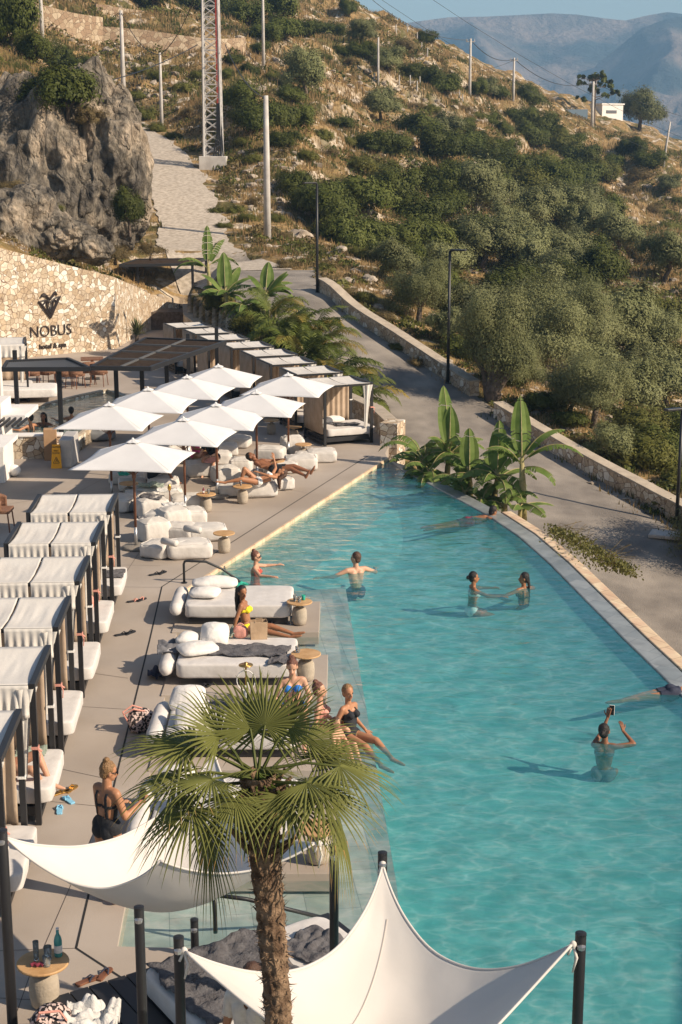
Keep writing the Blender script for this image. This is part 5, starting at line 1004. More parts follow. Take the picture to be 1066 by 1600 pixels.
# ================= UMBRELLAS =================
def make_umbrella(base='disk'):
    r=thing('umbrella','x','umbrella'); H=2.28; hs=1.06; ez=1.86
    pb=MB(); pb.tube([(0,0,.45),(0,0,H-.02)],.028,10); pb.build('pole',M['pole'],r,True); MB().tube([(0,0,.05),(0,0,.46)],.032,10).build('pole_sleeve',M['steel'],r,True)
    MB().lathe([(.27,0),(.29,.02),(.29,.05),(.26,.07),(.05,.075)],24).build('weight',M['granite'],r,True)
    cv=MB(); cs=[(-hs,-hs),(hs,-hs),(hs,hs),(-hs,hs)]
    for k in range(4):
        a=Vector((*cs[k],ez));b_=Vector((*cs[(k+1)%4],ez)); ap=Vector((0,0,H))
        def f(u,v):
            e=a.lerp(b_,u); e=e-Vector((e.x,e.y,0))*.06*sin(PI*u); p=ap.lerp(e,.07+.93*v); mid=abs(u-.5)*2
            return p
        cv.grid(f,21,12)
    cv.build('canopy',M['cloth2'],r,True,thick=.006)
    cp=MB()
    for k in range(4):
        a=Vector(cs[k]).normalized();b_=Vector(cs[(k+1)%4]).normalized()
        def f(u,v): q=(a.lerp(b_,u))*(.03+.15*v); return (q.x,q.y,H+.035-.055*v+.008*sin(u*12)*v)
        cp.grid(f,9,4)
    cp.build('vent_cap',M['cloth2'],r,True,thick=.005)
    MB().lathe([(.03,H+.02),(.035,H+.04),(.012,H+.07)],10).build('finial',M['cloth2'],r)
    for k in range(8):
        a=PI/4*k; L_=hs*(1.40 if k%2 else 1.0); 
        MB().tube([(0,0,H-.09),(cos(a)*L_*.92,sin(a)*L_*.92,ez-.02)],.009,4).build('rib',M['pole'],r); MB().tube([(0,0,1.55),(cos(a)*L_*.45,sin(a)*L_*.45,H-.26)],.009,4).build('strut',M['pole'],r)
    MB().tube([(0,0,1.5),(0,0,1.6)],.045,8).build('slider',M['pole'],r)
    return r
U=make_umbrella(); urz=R(-8)
us_=[((213,857),0,'nearest white umbrella at the lower left of the group'),((290,803),0,'white umbrella of the front row, second from the camera'),((340,777),0,'middle white umbrella of the front row with an open pocket'),((402,755),0,'white umbrella of the front row with its pole beside the lying man'),((451,716),0,'far end white umbrella of the front row, beside the corner cabana'),
 ((170,632),2.28,'leftmost white umbrella, the near end of the back row'),((231,608),2.28,'back row white umbrella, second from the left'),((292,589),2.28,'back row white umbrella, third from the left'),((341,572),2.28,'farthest white umbrella at the end of the back row')]
for i,((a,b_),z,lb) in enumerate(us_):
    p=G(a,b_,z); p.z=0
    if i==0: U.location=p; U.rotation_euler=(0,0,urz); U['label']=lb; U['group']='square white umbrellas'
    else: dup(U,p,urz+R([0,-2,2,0,-3,1,3,-1,2][i]),lb,'square white umbrellas',(1,1,[1,.96,.98,1.0,.99,1,1,1,1][i]))
# ================= BEAN BAG LOUNGERS =================
bsh=[];bsp=[]
for i in range(6):
    q_=soft(1,.62,.42,.30,i+2,.026,44,24,.12); bsh.append(q_.mesh('cushion_block',M['beanbag'],True)); pm_=MB(); row=[Vector(v) for v in q_.v[17*44:18*44]]; pm_.tube([p*1.004+Vector((0,0,.004)) for p in row]+[row[0]*1.004],.0075,5); e1=[Vector(q_.v[j*44+3]) for j in range(3,23)]; pm_.tube([p*1.005 for p in e1],.007,5); e1=[Vector(q_.v[j*44+19]) for j in range(3,23)]; pm_.tube([p*1.005 for p in e1],.007,5); bsp.append(pm_.mesh('piping',M['pillow'],True))
bshg=soft(1,.7,.42,.5,20,.022,44,24,.16).mesh('cushion_block',M['beangrey'],True)
def bean(px,py,wpx,rz,label,hs=1.0,g=False,ds=1.0,z=0,rx=0):
    p=G(px,py,z); Zd=p.y*cos(PITCH)+(CAMH-z)*sin(PITCH); w_=wpx/F*Zd; o=link(bpy.data.objects.new('bean_bag',bshg if g else bsh[len(bgl)%6])); bgl.append(o)
    o.location=(p.x,p.y+.22*ds,z); o.rotation_euler=(rx,0,rz); o.scale=(w_,w_*ds if ds<1 else ds,max(.75,hs)); o.scale=(w_*1.05,ds*1.0,hs*.80); pp=link(bpy.data.objects.new('piping',bsp[(len(bgl)-1)%6])); pp.parent=o; return tag(o,label,'bean bag','pale bean bag loungers')
bgl=[]
BB=[(294,874,66,R(10),'front bean bag cushion, wide block closest to the camera',1.0),(246,873,42,R(-20),'smaller bean bag block left of the closest one',.9),(238,848,44,R(30),'upright bean bag back behind the closest pair',1.35),
(322,846,58,R(8),'bean bag seat left of the pool edge side table',.9),(281,846,48,R(-15),'bean bag middle block behind the closest one',.95),(270,828,44,R(28),'bean bag back of the second lounger from the camera',1.3),
(294,824,50,R(12),'bean bag block just behind the second lounger back',1.1),(250,826,44,R(-10),'bean bag block between pole and second lounger',1.0),(236,810,46,R(25),'bean bag back of the third lounger from the camera',1.25),
(294,798,54,R(10),'bean bag seat under the second umbrella pole with a pale towel',.95),(232,787,40,R(-15),'bean bag block left of the wooden lantern post',1.1),(262,786,40,R(12),'bean bag block draped with a grey stripe towel',1.0),
(254,770,46,R(8),'bean bag covered with a sage and white towel',1.0),(187,800,46,R(-25),'bean bag at the right corner of the farthest left cabana',1.0),(212,790,30,R(15),'bean bag behind the left side table',.9),
(198,757,52,R(0),'low bean bag with a green grey towel in umbrella shade',.85),(312,745,44,R(8),'bean bag seat right of the shaded seated person',1.05),(345,713,48,R(6),'curved bean bag seat farthest to the back of the group',.9),(362,700,54,R(-8),'bean bag with folded top at the back of the group',.9),(338,727,44,R(8),'bean bag behind the shaded side table',.95),
(400,778,60,R(12),'bean bag seat in front of the reclining woman',1.1),(362,776,44,R(-12),'bean bag seat left of the reclining woman table',.8),(352,757,38,R(22),'upright bean bag back with pole in front of it',1.2),(376,742,34,R(0),'bean bag supporting the reclining woman',1.15),
(437,766,36,R(20),'bean bag at the feet of the reclining woman',.9),(438,740,50,R(5),'bean bag under the legs of the lying man',.8),(470,736,48,R(5),'bean bag beside the lying man feet',1.05),(422,722,44,R(-10),'bean bag behind the head of the lying man',1.1),(502,723,44,R(5),'farthest right bean bag by the corner cabana',.95),(457,714,34,R(10),'upright bean bag back by the last front umbrella pole',1.5),(478,725,34,R(0),'bean bag seat under the corner cabana side table',.8),
(285,722,60,R(30),'reclining bean bag back behind the shaded table',1.5),(205,768,40,R(10),'dark shaded bean bag at the back left of the group',.8)]
for q in BB: bean(*q)
bean(140,690,70,R(10),'dark blue grey bean bag in shade behind the leftmost umbrella',1.0,True); bean(215,800,34,R(0),'dark grey low bean bag beside the left table',.7,True); bean(405,772,26,R(-20),'grey ottoman bean bag under the side table',.8,False)
def bolster(px,py,L_,rz,label,z=.42,r_=.07,m='beanbag'):
    p=G(px,py,z); o=MB(); o.tube([(-L_/2,0,0),(-L_/2+.02,0,0),(L_/2-.02,0,0),(L_/2,0,0)],[r_*.6,r_,r_,r_*.6],12); o=o.build('bolster_cushion',M[m],None,True); o.location=p; o.rotation_euler=(0,0,rz); return tag(o,label,'cushion','roll cushions on bean bags')
bolster(265,847,.42,R(-38),'roll cushion on the closest bean bag lounger'); bolster(301,827,.42,R(-28),'roll cushion on the second bean bag lounger')
for a,b_,w_,d,rz,sd,m,lb in [(272,791,.5,.35,.2,41,'towelw','pale towel with dark pattern on a bean bag by the pole'),(236,760,.6,.4,.1,42,'towelg','sage towel over the back bean bags'),(198,742,.4,.4,.3,43,'c_green','green grey towel on the low shaded bean bag'),(237,778,.5,.4,-.2,44,'towel','grey striped towel hanging on a bean bag'),(330,722,.35,.3,.2,45,'c_rose','rose cloth over the bean bag by the shaded table'),(228,812,.3,.3,.2,46,'c_grey','dark knit cloth behind the left umbrella pole'),(262,768,.5,.3,.2,47,'towelw','white folded towel on the second row bean bags')]:
    p=G(a,b_,.42); towel(p.x,p.y,.42,w_,d,rz,sd,m,lb,amp=.06)
# lantern post between bean bags
p=G(266,803); r=thing('lantern_post','small wooden torch post standing between the bean bags','torch',(p.x,p.y,0)); MB().tube([(0,0,0),(0,0,.62)],.014,8).build('post',M['pole'],r); MB().lathe([(.03,.55),(.045,.6),(.04,.66),(.02,.69)],10).build('torch_head',M['brass'],r)
# pool rail
A=G(288,911);r=thing('pool_handrail','black bent tube handrail leading down into the pool behind the farthest daybed','handrail',(A.x,A.y,0))
e=G(397,913,-.1)-A; tp_=.44; mb=MB(); mb.tube([(0,0,0),(0,0,tp_-.06),(.02,0,tp_-.01),(.07,0,tp_),(.42,.02,tp_-.02),(e.x*.55,e.y*.5,tp_*.55),(e.x,e.y,-.25)],.024,8); mb.build('rail',M['metal'],r,True); MB().lathe([(.06,0),(.06,.015),(.03,.02)],14).build('flange',M['metal'],r)
A=G(305,1492);r=thing('ledge_handrail','black handrail seen through the gap behind the palm trunk','handrail',(A.x,A.y,0)); e=G(512,1436,-.15)-A; s_=G(385,1405,.3)-A
MB().tube([tuple(s_-Vector((.35,0,-.05))),tuple(s_),tuple(s_.lerp(e,.5)),tuple(e)],.024,8).build('rail',M['metal'],r,True)
MB().tube([(s_.x-.34,s_.y,-.1),(s_.x-.34,s_.y,.36)],.024,8).build('rail_post',M['metal'],r,True)
# ================= SIGN LETTERING ON THE STONE WALL =================
# the wall segment that carries the letters: from (-20,57.6) to (-13.7,59.9) and on to (-11.6,61.4)
def wallpt(px,py):
    # intersection of the line of sight with the face of the wall (offset .27 m to the front)
    best=None
    for a,b_ in zip(SW[:-1],SW[1:]):
        a=Vector(a);b2=Vector(b_);t=(b2-a).normalized();n_=Vector((t.y,-t.x)); a0=a+n_*.27; d=ray(px,py)
        den=d.x*n_.x+d.y*n_.y; k=(a0.x*n_.x+a0.y*n_.y)/den; q=Vector((0,0,CAMH))+d*k; s=(Vector((q.x,q.y))-a0).dot(t)
        if -.3<=s<=(b2-a).length+.3: best=(q,t,n_)
    return best
def wall_text(txt,px0,px1,py,size_py,label,name='wall_lettering',stretch=1,bold=0):
    q0,t,n_=wallpt(px0,py); q1,_,_=wallpt(px1,py); u=size_py/F*q0.y
    cu=bpy.data.curves.new('txt','FONT'); cu.body=txt; cu.size=1; cu.extrude=.02; cu.offset=bold; tmp=bpy.data.objects.new('t',cu); scn.collection.objects.link(tmp)
    bpy.context.view_layer.update(); dg=bpy.context.evaluated_depsgraph_get(); me=bpy.data.meshes.new_from_object(tmp.evaluated_get(dg)); bpy.data.objects.remove(tmp)
    xs=[v.co.x for v in me.vertices]; ys_=[v.co.y for v in me.vertices]; w_=max(xs)-min(xs); L_=(Vector((q1.x,q1.y))-Vector((q0.x,q0.y))).length; sx=L_/w_; sy=u/(.73)
    for v in me.vertices: v.co=Vector(((v.co.x-min(xs))*sx,v.co.y*sy,v.co.z))
    me.materials.clear(); me.materials.append(M['bronze']); o=link(bpy.data.objects.new(name,me)); tt=(q1-q0).normalized(); tt.z=0; tt.normalize()
    up=Vector((0,0,1)); nn=tt.cross(up); o.matrix_world=Matrix(((tt.x,up.x,nn.x,q0.x),(tt.y,up.y,nn.y,q0.y),(tt.z,up.z,nn.z,q0.z),(0,0,0,1))); return tag(o,label,'sign')
wall_text('NOBUS',48,112,527.5,18,'large dark capital letters of the name on the stone wall',bold=-.012)
wall_text('hotel & spa',62,104,545.5,8,'small dark words under the big letters on the stone wall',bold=.012)
# emblem: faceted gem with palm-like top
q,t,n_=wallpt(79,497); t=Vector((wallpt(100,497)[0]-wallpt(60,497)[0])).normalized(); t.z=0;t.normalize(); u=q.y/F
mb=MB()
def EP(a,b_): return q+t*((a-79)*u)+Vector((0,0,(497-b_)*u))+n_.to_3d()*.02
def seg(pts,w_=.055):
    for a,b_ in zip(pts[:-1],pts[1:]): mb.tube([EP(*a),EP(*b_)],w_*.55,4)
seg([(59,470),(79,497),(98,464)],.065); seg([(59,470),(70,468),(79,472),(88,466),(98,464)]); seg([(79,497),(72,470)]); seg([(79,497),(86,468)]); seg([(79,497),(76,471)],.04); seg([(79,497),(82,470)],.04)
seg([(59,470),(66,476),(72,470)]); seg([(98,464),(91,472),(86,468)]); seg([(66,476),(79,494),(91,472)],.04)
seg([(65,460),(71,461),(79,468)],.09); seg([(63,464),(68,458),(75,462)],.06); seg([(90,457),(86,461),(79,468)],.09); seg([(92,462),(89,456),(83,463)],.06)
tag(mb.build('wall_emblem',M['bronze']),'dark gem shaped line emblem above the big letters','emblem')
# ================= PERGOLAS =================
M['darkslat']=mat('dark_slats',(.035,.024,.018),.85,8,(.055,.04,.03),spec=.1)
def slatroof(name,label,quad,z,slat_dir,nsl,posts,m='metal',sm='darkslat',tilt=35,sw=.09,th=.12,ph=None,mull=()):
    """quad: 4 plan points front-left, front-right, back-right, back-left"""
    r=thing(name,label,'pergola'); Q=[Vector(p) for p in quad]
    for k in range(4):
        a=Q[k].lerp(Q[(k+1)%4],.0);b_=Q[(k+1)%4]; d=(b_-a).normalized(); L_=(b_-a).length; c=(a+b_)/2; MB().box((c.x,c.y,z),(L_+.06*(k%2==0),.09,th+.004*k),math.atan2(d.y,d.x)).build('beam',M[m],r)
    for f_,g_ in mull:
        a=Q[0].lerp(Q[1],f_) if g_=='v' else Q[0].lerp(Q[3],f_); b_=Q[3].lerp(Q[2],f_) if g_=='v' else Q[1].lerp(Q[2],f_); d=(b_-a).normalized(); c=(a+b_)/2; MB().box((c.x,c.y,z+.012),((b_-a).length-.1,.06,th-.01),math.atan2(d.y,d.x)).build('crossbar',M['greymetal'],r)
    mb=MB()
    for i in range(nsl):
        f_=(i+.5)/nsl
        a,b_=(Q[0].lerp(Q[1],f_),Q[3].lerp(Q[2],f_)) if slat_dir=='v' else (Q[0].lerp(Q[3],f_),Q[1].lerp(Q[2],f_))
        d=(b_-a).normalized(); c=(a+b_)/2; T=Matrix.Translation((c.x,c.y,z+.0))@Matrix.Rotation(math.atan2(d.y,d.x),4,'Z')@Matrix.Rotation(R(tilt),4,'X')
        mb.box((0,0,0),((b_-a).length-.1,sw,.012),0,T)
    mb.build('slats',M[sm],r)
    for x,y in posts: MB().box((x,y,(z-th/2)/2+(ph or 0)/2),(.12,.12,z-th/2-(ph or 0))).build('post',M[m],r)
    return r
pz=2.2
fl=g2(143,575,pz);fr_=g2(234,576,pz);br_=g2(352,535,pz);bl=g2(228,530,pz)
# main dark roof
slatroof('pergola','dark slatted terrace pergola with wide flat roof behind the umbrellas',[fl,fr_,br_,bl],pz,'h',46,[g2(184,577+88,0),g2(224,660,0),g2(262,640,0),g2(296,622,0),g2(340,608,0)],mull=((.5,'v'),(.25,'h'),(.5,'h'),(.75,'h')),sw=.13,tilt=20)
fl2=g2(5,577,pz-.02); bl2=g2(12,566,pz-.02)
f3=g2(140,576.5,pz-.02); b3=g2(106,562,pz-.02)
slatroof('pergola','light grey slatted strip roof at the left, joined to the dark pergola',[fl2,f3,b3,bl2],pz-.02,'v',34,[g2(97,695,0),g2(28,655,0)],m='metal',sm='greymetal',tilt=10,sw=.1)
# far small pergola by the wall end
z2=2.75
A=D(212,492,70); A.z=.4
P2=[G(187,415,2.7),G(300,413,2.7),G(322,405,2.7),G(215,406,2.7)]; zz2=2.7
slatroof('pergola','small dark pergola with slender posts at the right end of the stone wall',[(p.x,p.y) for p in P2],zz2,'h',22,[((P2[0].x+.75),P2[0].y+.6),((P2[1].x),P2[1].y+.2),(P2[2].x,P2[2].y),(P2[3].x,P2[3].y)],tilt=15,sw=.16,ph=.2)
q=g2(253,512); MB_=MB(); MB_.box((q[0],q[1],.4),(2.6,1.6,.8),R(10)); tag(MB_.build('planter_box',M['bark'],bevel=.02),'low brown boarded planter box below the small pergola','planter')
# slatted gate by the far pergola
p=G(291,510,.0); r=thing('slatted_screen','small black slatted screen at the foot of the far pergola','screen',(p.x,p.y,.0)); 
for k in range(6): MB().box((0,0,.1+k*.16),(.5,.04,.08)).build('slat',M['metal'],r)
for s in(-1,1): MB().box((s*.28,0,.5),(.05,.05,1.1)).build('upright',M['metal'],r)
# ================= HOT TUB, STEPS, WHITE BUILDING =================
TW=[g2(0,712),g2(100,700),g2(118,668),g2(190,655),g2(200,622),g2(150,602),g2(20,668)]
tb=[G(0,690,.35),G(118,690,.35),G(205,625,.35),G(172,611,.35),G(120,622,.35),G(-30,660,.35)]
poly=[(p.x,p.y) for p in tb]; tw=MB(); tw.prism(poly,0.0,.27); tag(tw.build('plunge_pool_base',M['wallstone']),kind='structure')
mb=MB(); c0=Vector((sum(p[0] for p in poly)/6,sum(p[1] for p in poly)/6)); inn=[tuple(Vector(p).lerp(c0,.07)) for p in poly]
vs=[(*p,.4) for p in poly]+[(*p,.4) for p in inn]+[(*p,-.002) for p in poly]+[(*p,.27) for p in inn]; fs=[]
for i in range(6): k=(i+1)%6; fs+=[(i,k,6+k,6+i),(12+i,12+k,k,i),(6+i,6+k,18+k,18+i)]
mb.raw(vs,fs); mb.build; tag(mb.build('plunge_pool_wall',M['wallstone']),kind='structure')
mb=MB(); i2=[tuple(Vector(p).lerp(c0,.0)) for p in poly]; 
vs=[(*p,.44) for p in poly]+[(*p,.44) for p in inn]; mb.raw(vs,[(i,(i+1)%6,6+(i+1)%6,6+i) for i in range(6)]); tag(mb.build('plunge_pool_coping',M['capstone'],thick=.04),kind='structure')
mb=MB(); mb.raw([(*p,.275) for p in inn],[tuple(range(6))]); tag(mb.build('plunge_pool_floor',M['slate']),kind='structure')
mb=MB(); mb.raw([(*p,.375) for p in inn],[tuple(range(6))]); tag(mb.build('plunge_pool_water',M['water2']),kind='structure')
q=G(65,718); r=thing('stone_planter_wall','short rubble wall below the plunge pool beside the caution sign','wall',(q.x-.7,q.y+.25,0),R(4)); MB().box((0,0,.3),(2.4,.35,.6)).build('wall_stone',M['wallstone'],r); MB().box((0,0,.62),(2.46,.42,.05)).build('coping',M['white'],r,bevel=.01)
q=G(80,718); mb=MB(); mb.box((0,0,.42),(.34,.3,.84)); o=mb.build('wooden_box',M['card'],bevel=.01); o.location=(q.x,q.y,0); o.rotation_euler=(0,0,R(8)); tag(o,'tall plain wooden box behind the caution sign','box')
q=G(104,729); mb=MB(); mb.prism([(-.16,-.1),(.16,-.1),(.22,.7),(-.10,.7)],0,[.72,.72,.82,.82]); o=mb.build('stone_bin',M['galv'],bevel=.015); o.location=(q.x,q.y,0); tag(o,'grey veined stone block standing right of the wooden box','stone block')
q=G(89,731); r=thing('caution_sign','yellow folding caution sign standing on the deck','sign',(q.x,q.y,0),R(3))
def slab_(dy,tilt):
    mb=MB(); mb.prism([(-.14,0),(.14,0),(.1,.62),(-.1,.62)],-.008,.008); T=Matrix.Translation((0,dy,0))@Matrix.Rotation(R(90+tilt),4,'X'); mb.v=[tuple(T@Vector(v)) for v in mb.v]; return mb
slab_(-.08,-8).build('front_panel',M['yellow'],r); slab_(.12,8).build('rear_panel',M['yellow'],r)
def ptext(txt,parent,x,z,size,m,T):
    cu=bpy.data.curves.new('txt','FONT'); cu.body=txt; cu.size=size; cu.align_x='CENTER'; cu.extrude=.001; cu.offset=.001; tmp=bpy.data.objects.new('t',cu); scn.collection.objects.link(tmp); bpy.context.view_layer.update()
    me=bpy.data.meshes.new_from_object(tmp.evaluated_get(bpy.context.evaluated_depsgraph_get())); bpy.data.objects.remove(tmp)
    for v in me.vertices: v.co=T@Vector((v.co.x+x,v.co.y+z,v.co.z))
    me.materials.clear(); me.materials.append(M[m]); o=link(bpy.data.objects.new('print',me)); o.parent=parent
T=Matrix.Translation((0,-.08,0))@Matrix.Rotation(R(82),4,'X')@Matrix.Translation((0,0,.012))
ptext('CAUTION',r,0,.54,.055,'ink',T); ptext('WET',r,0,.44,.06,'ink',T); ptext('FLOOR',r,0,.38,.06,'ink',T)
mb=MB()
for a,b_ in (((-.08,.14),(.08,.14)),((.08,.14),(0,.3)),((0,.3),(-.08,.14)),((-.02,.17),(.01,.22)),((.01,.22),(-.01,.25)),((.01,.22),(.04,.17))): mb.tube([T@Vector((*a,0)),T@Vector((*b_,0))],.007,4)
mb.build('warning_triangle',M['ink'],r)
q=G(23,744); o=MB().ell((0,0,.15),(.16,.16,.15),24).build('globe_lamp',M['lamp'],None,True); o.location=(q.x,q.y,.0); tag(o,'white globe lamp on the deck at the foot of the white building','lamp')
# white building fragments at the left edge
r=thing('white_building','white rendered building corner with stepped flat slabs at the left edge','building')
a=G(8,760); MB().box((a.x-1.6,a.y+1.0,1.0),(3.0,1.2,2.0),R(0)).build('wall',M['white'],r)
a=G(30,632,.95+.9); c=G(25,645,1.6); MB().box((c.x-1.1,c.y,1.62),(3.0,1.7,.12)).build('flat_roof',M['white'],r)
c=G(0,690,1.45); MB().box((c.x-.9,c.y,1.42),(2.3,1.6,.1)).build('flat_roof',M['white'],r)
c=G(-8,590,1.2); MB().box((c.x-.5,c.y,1.1),(1.4,.3,2.2)).build('wall',M['white'],r)
c=G(0,640,1.9); mb=MB(); [mb.box((c.x-.5+i*.14,c.y-.4,1.66),(.04,1.1,.06)) for i in range(9)]; mb.build('roof_slats',M['metal'],r)
# daybed under the white cabana
q=G(26,612,.3); o=soft(2.6,1.4,.3,.15,31,.012,50,20,.03).build('white_lounge_bed',M['pillow'],None,True); o.location=(q.x,q.y,.18); o.rotation_euler=(0,0,R(10)); tag(o,'large flat white lounge bed at the left edge under the pergola','lounge bed')
# dining chairs and tables under the pergola
def make_chair():
    r=thing('dining_chair','x','chair'); MB().box((0,0,.45),(.52,.5,.08)).build('seat',M['brownw'],r,bevel=.02)
    def f(u,v): a=-1.9+3.8*u; return (.29*sin(a),.05-.27*cos(a)*-1 if False else .0+.27*cos(a),.46+v*(.36-.12*(abs(u-.5)*2)**2))
    MB().grid(f,24,5).build('backrest',M['brownw'],r,True,thick=.03)
    for sx,sy in((-1,-1),(1,-1),(1,1),(-1,1)): MB().tube([(sx*.22,sy*.2,.44),(sx*.25,sy*.24,0)],.016,6).build('leg',M['pole'],r)
    return r
ch=make_chair(); cpos=[(50,605,200),(72,603,160),(102,606,185),(118,606,150),(136,600,210),(155,603,170),(30,600,220),(2,800,90)]
for i,(a,b_,d) in enumerate(cpos):
    q=G(a,b_+(0 if i<7 else 28)); lb=(['dining chair','dining chair','dining chair'][0]+' of brown weave under the pergola, '+['second','third','fourth','fifth','sixth','seventh','first'][i]+' from the left') if i<7 else 'brown weave chair cut by the left edge near the cabanas'
    if i==0: ch.location=q; ch.rotation_euler=(0,0,R(d)); ch['label']=lb; ch['group']='brown dining chairs'
    else: dup(ch,q,R(d),lb,'brown dining chairs')
for i,(a,b_) in enumerate([(88,596),(145,592)]):
    q=G(a,b_); r=thing('dining_table','dark square dining table between the brown chairs, '+['left','right'][i]+' one','table',(q.x,q.y,0),R(10)); MB().box((0,0,.73),(.8,.8,.04)).build('tabletop',M['pole'],r,bevel=.005); MB().box((0,0,.36),(.1,.1,.7)).build('pedestal',M['metal'],r); MB().box((0,0,.015),(.5,.5,.03)).build('foot_plate',M['metal'],r)
# ================= BROAD-LEAF PLANTS =================
def banana_leaf(mb,base,az,el,L_,W_,droop,seed,tear=.0,nu=26,roll=0):
    rd=random.Random(seed); p=Vector(base); d=Vector((cos(az)*cos(el),sin(az)*cos(el),sin(el))); pts=[];side=Vector((-sin(az),cos(az),0)); side=side*cos(roll)+Vector((0,0,1))*sin(roll)*.8
    step=L_/nu; e=el
    for i in range(nu+1):
        pts.append(p.copy()); e=el-droop*(i/nu)**1.5; d=Vector((cos(az)*cos(e),sin(az)*cos(e),sin(e))); p=p+d*step
    pet=3
    def wd(t): return W_*(max(0,sin(PI*min(1,(t*.94+.06))**.75)))**.6*(1 if t<.97 else .5)
    nb=sorted(rd.sample(range(5,nu-1),int(tear*8))) if tear else []
    for s in(-1,1):
        i=pet
        while i<nu:
            cut= i in nb
            t0=(i-pet)/(nu-pet);t1=(i+1-pet)/(nu-pet); u=(pts[i+1]-pts[i]).normalized(); nrm=side.cross(u).normalized()
            w0=wd(t0)*.5;w1=wd(t1)*.5; g=.18 if (cut or (i-1) in nb) else 0; sag=(.22+g)*1
            k0=w0*(1-g*(rd.random())); lift=.22
            a=pts[i];b_=pts[i+1]+u*(-.35*step if cut else 0); fw=u*w0*.18; fw1=u*w1*.18
            m0=a+side*s*w0*.55+nrm*w0*lift+fw*.5; m1=b_+side*s*w1*.55+nrm*w1*lift+fw1*.5
            e0=a+side*s*k0+nrm*w0*(lift*.6)+fw-Vector((0,0,k0*sag)); e1=b_+side*s*w1+nrm*w1*(lift*.6)+fw1-Vector((0,0,w1*sag))
            v=[a,b_,m1,m0,e1,e0]
            if s>0: mb.raw(v,[(0,1,2,3),(3,2,4,5)])
            else: mb.raw(v,[(1,0,3,2),(2,3,5,4)])
            i+=1
    return pts
def banana(px,py,z0,h,leaves,label,seed,Z=None,rad=.07,base=None):
    p=base or G(px,py,z0); r=thing('banana_plant',label,'banana plant',tuple(p),0,'banana plants'); rd=random.Random(seed)
    lean=Vector((rd.uniform(-.1,.1),rd.uniform(-.1,.1),0)); MB().tube([(0,0,-.3),lean*.5+Vector((0,0,h*.5)),lean+Vector((0,0,h))],[rad*1.2,rad,rad*.6],10).build('stem',M['banana_stem'],r,True)
    for i,(az,el,L_,W_,dr,te) in enumerate(leaves):
        mb=MB(); pts=banana_leaf(mb,lean+Vector((0,0,h-.05*i%.3)),R(az),R(el),L_,W_,R(dr),seed*31+i,te,roll=rd.uniform(-.25,.25)); lf=mb.build('leaf',M['banana'],r)
        MB().tube(pts[::2],[.02*(1-.85*k/len(pts[::2])) for k in range(len(pts[::2]))],5).build('midrib',M['banana_stem'],lf)
    return r
M['dummy']=M['metal']
M['banana_stem']=mat('banana_stem',(.2,.19,.07),.6,10,(.34,.27,.12),.2,20)
def rl(rd,n,L0,L1,W0,W1,e0,e1): return [(rd.uniform(0,360),rd.uniform(e0,e1),rd.uniform(L0,L1),rd.uniform(W0,W1),rd.uniform(60,120),rd.choice([.3,.6,.9])) for _ in range(n)]
rb=random.Random(11)
bz=-1.6
def bx_(px,py,Z): p=D(px,py,Z); return p
banana(0,0,0,1.25,[(95,80,1.5,.5,10,.5),(15,62,1.4,.42,80,.6),(-5,45,1.7,.42,105,.9),(175,50,1.2,.42,110,.9),(200,60,1.2,.4,90,.4),(330,20,1.1,.4,110,.6),(130,55,1.2,.42,80,.6)],'rightmost banana plant with one tall upright leaf and a slim reddish stem',21,base=D(818,796,36.8),rad=.085)
def clump(px,py,Z,h,tall,n,label,seed,L0=1.0,L1=1.45):
    rd=random.Random(seed*3+1); l=[(rd.uniform(80,110),rd.uniform(76,84),t_,.5,rd.uniform(8,20),.2) for t_ in tall]; l+=[(360*i/n+rd.uniform(-20,20),rd.choice([rd.uniform(55,72),rd.uniform(30,55),rd.uniform(5,30)]),rd.uniform(L0,L1),rd.uniform(.36,.48),rd.uniform(80,140),rd.choice([.5,.9,.9])) for i in range(n)]
    banana(0,0,0,h,l,label,seed,base=D(px,py,Z),rad=.075)
clump(770,792,37.4,.8,[1.35],12,'banana plant in the middle of the poolside clump',22)
clump(697,756,39.6,.85,[1.7,1.2],12,'banana plant with the tallest pale leaf at the left of the poolside clump',23)
clump(655,738,40.8,.5,[],13,'low banana plant leaning over the pool rim at the left',24)
clump(735,775,38.4,.6,[1.1],13,'bushy banana plant between the two tall leaved ones',25)
clump(722,782,37.6,.25,[],12,'short banana plant low at the pool rim in front of the clump',26,.8,1.1)
clump(676,752,39.2,.3,[],11,'short banana plant at the left foot of the tallest leaf',28,.8,1.15)
clump(752,793,37.2,.2,[],10,'small banana plant tucked under the middle one',29,.7,1.0)
clump(788,800,36.9,.3,[],8,'small banana plant beside the reddish stem',30,.7,1.0)
banana(0,0,0,.3,[(300,10,1.0,.35,50,.3),(20,10,.9,.3,40,.3),(250,30,.8,.35,60,.3)],'small banana shoot with drooping leaves at the foot of the rightmost plant',27,base=D(812,806,36.2),rad=.05)
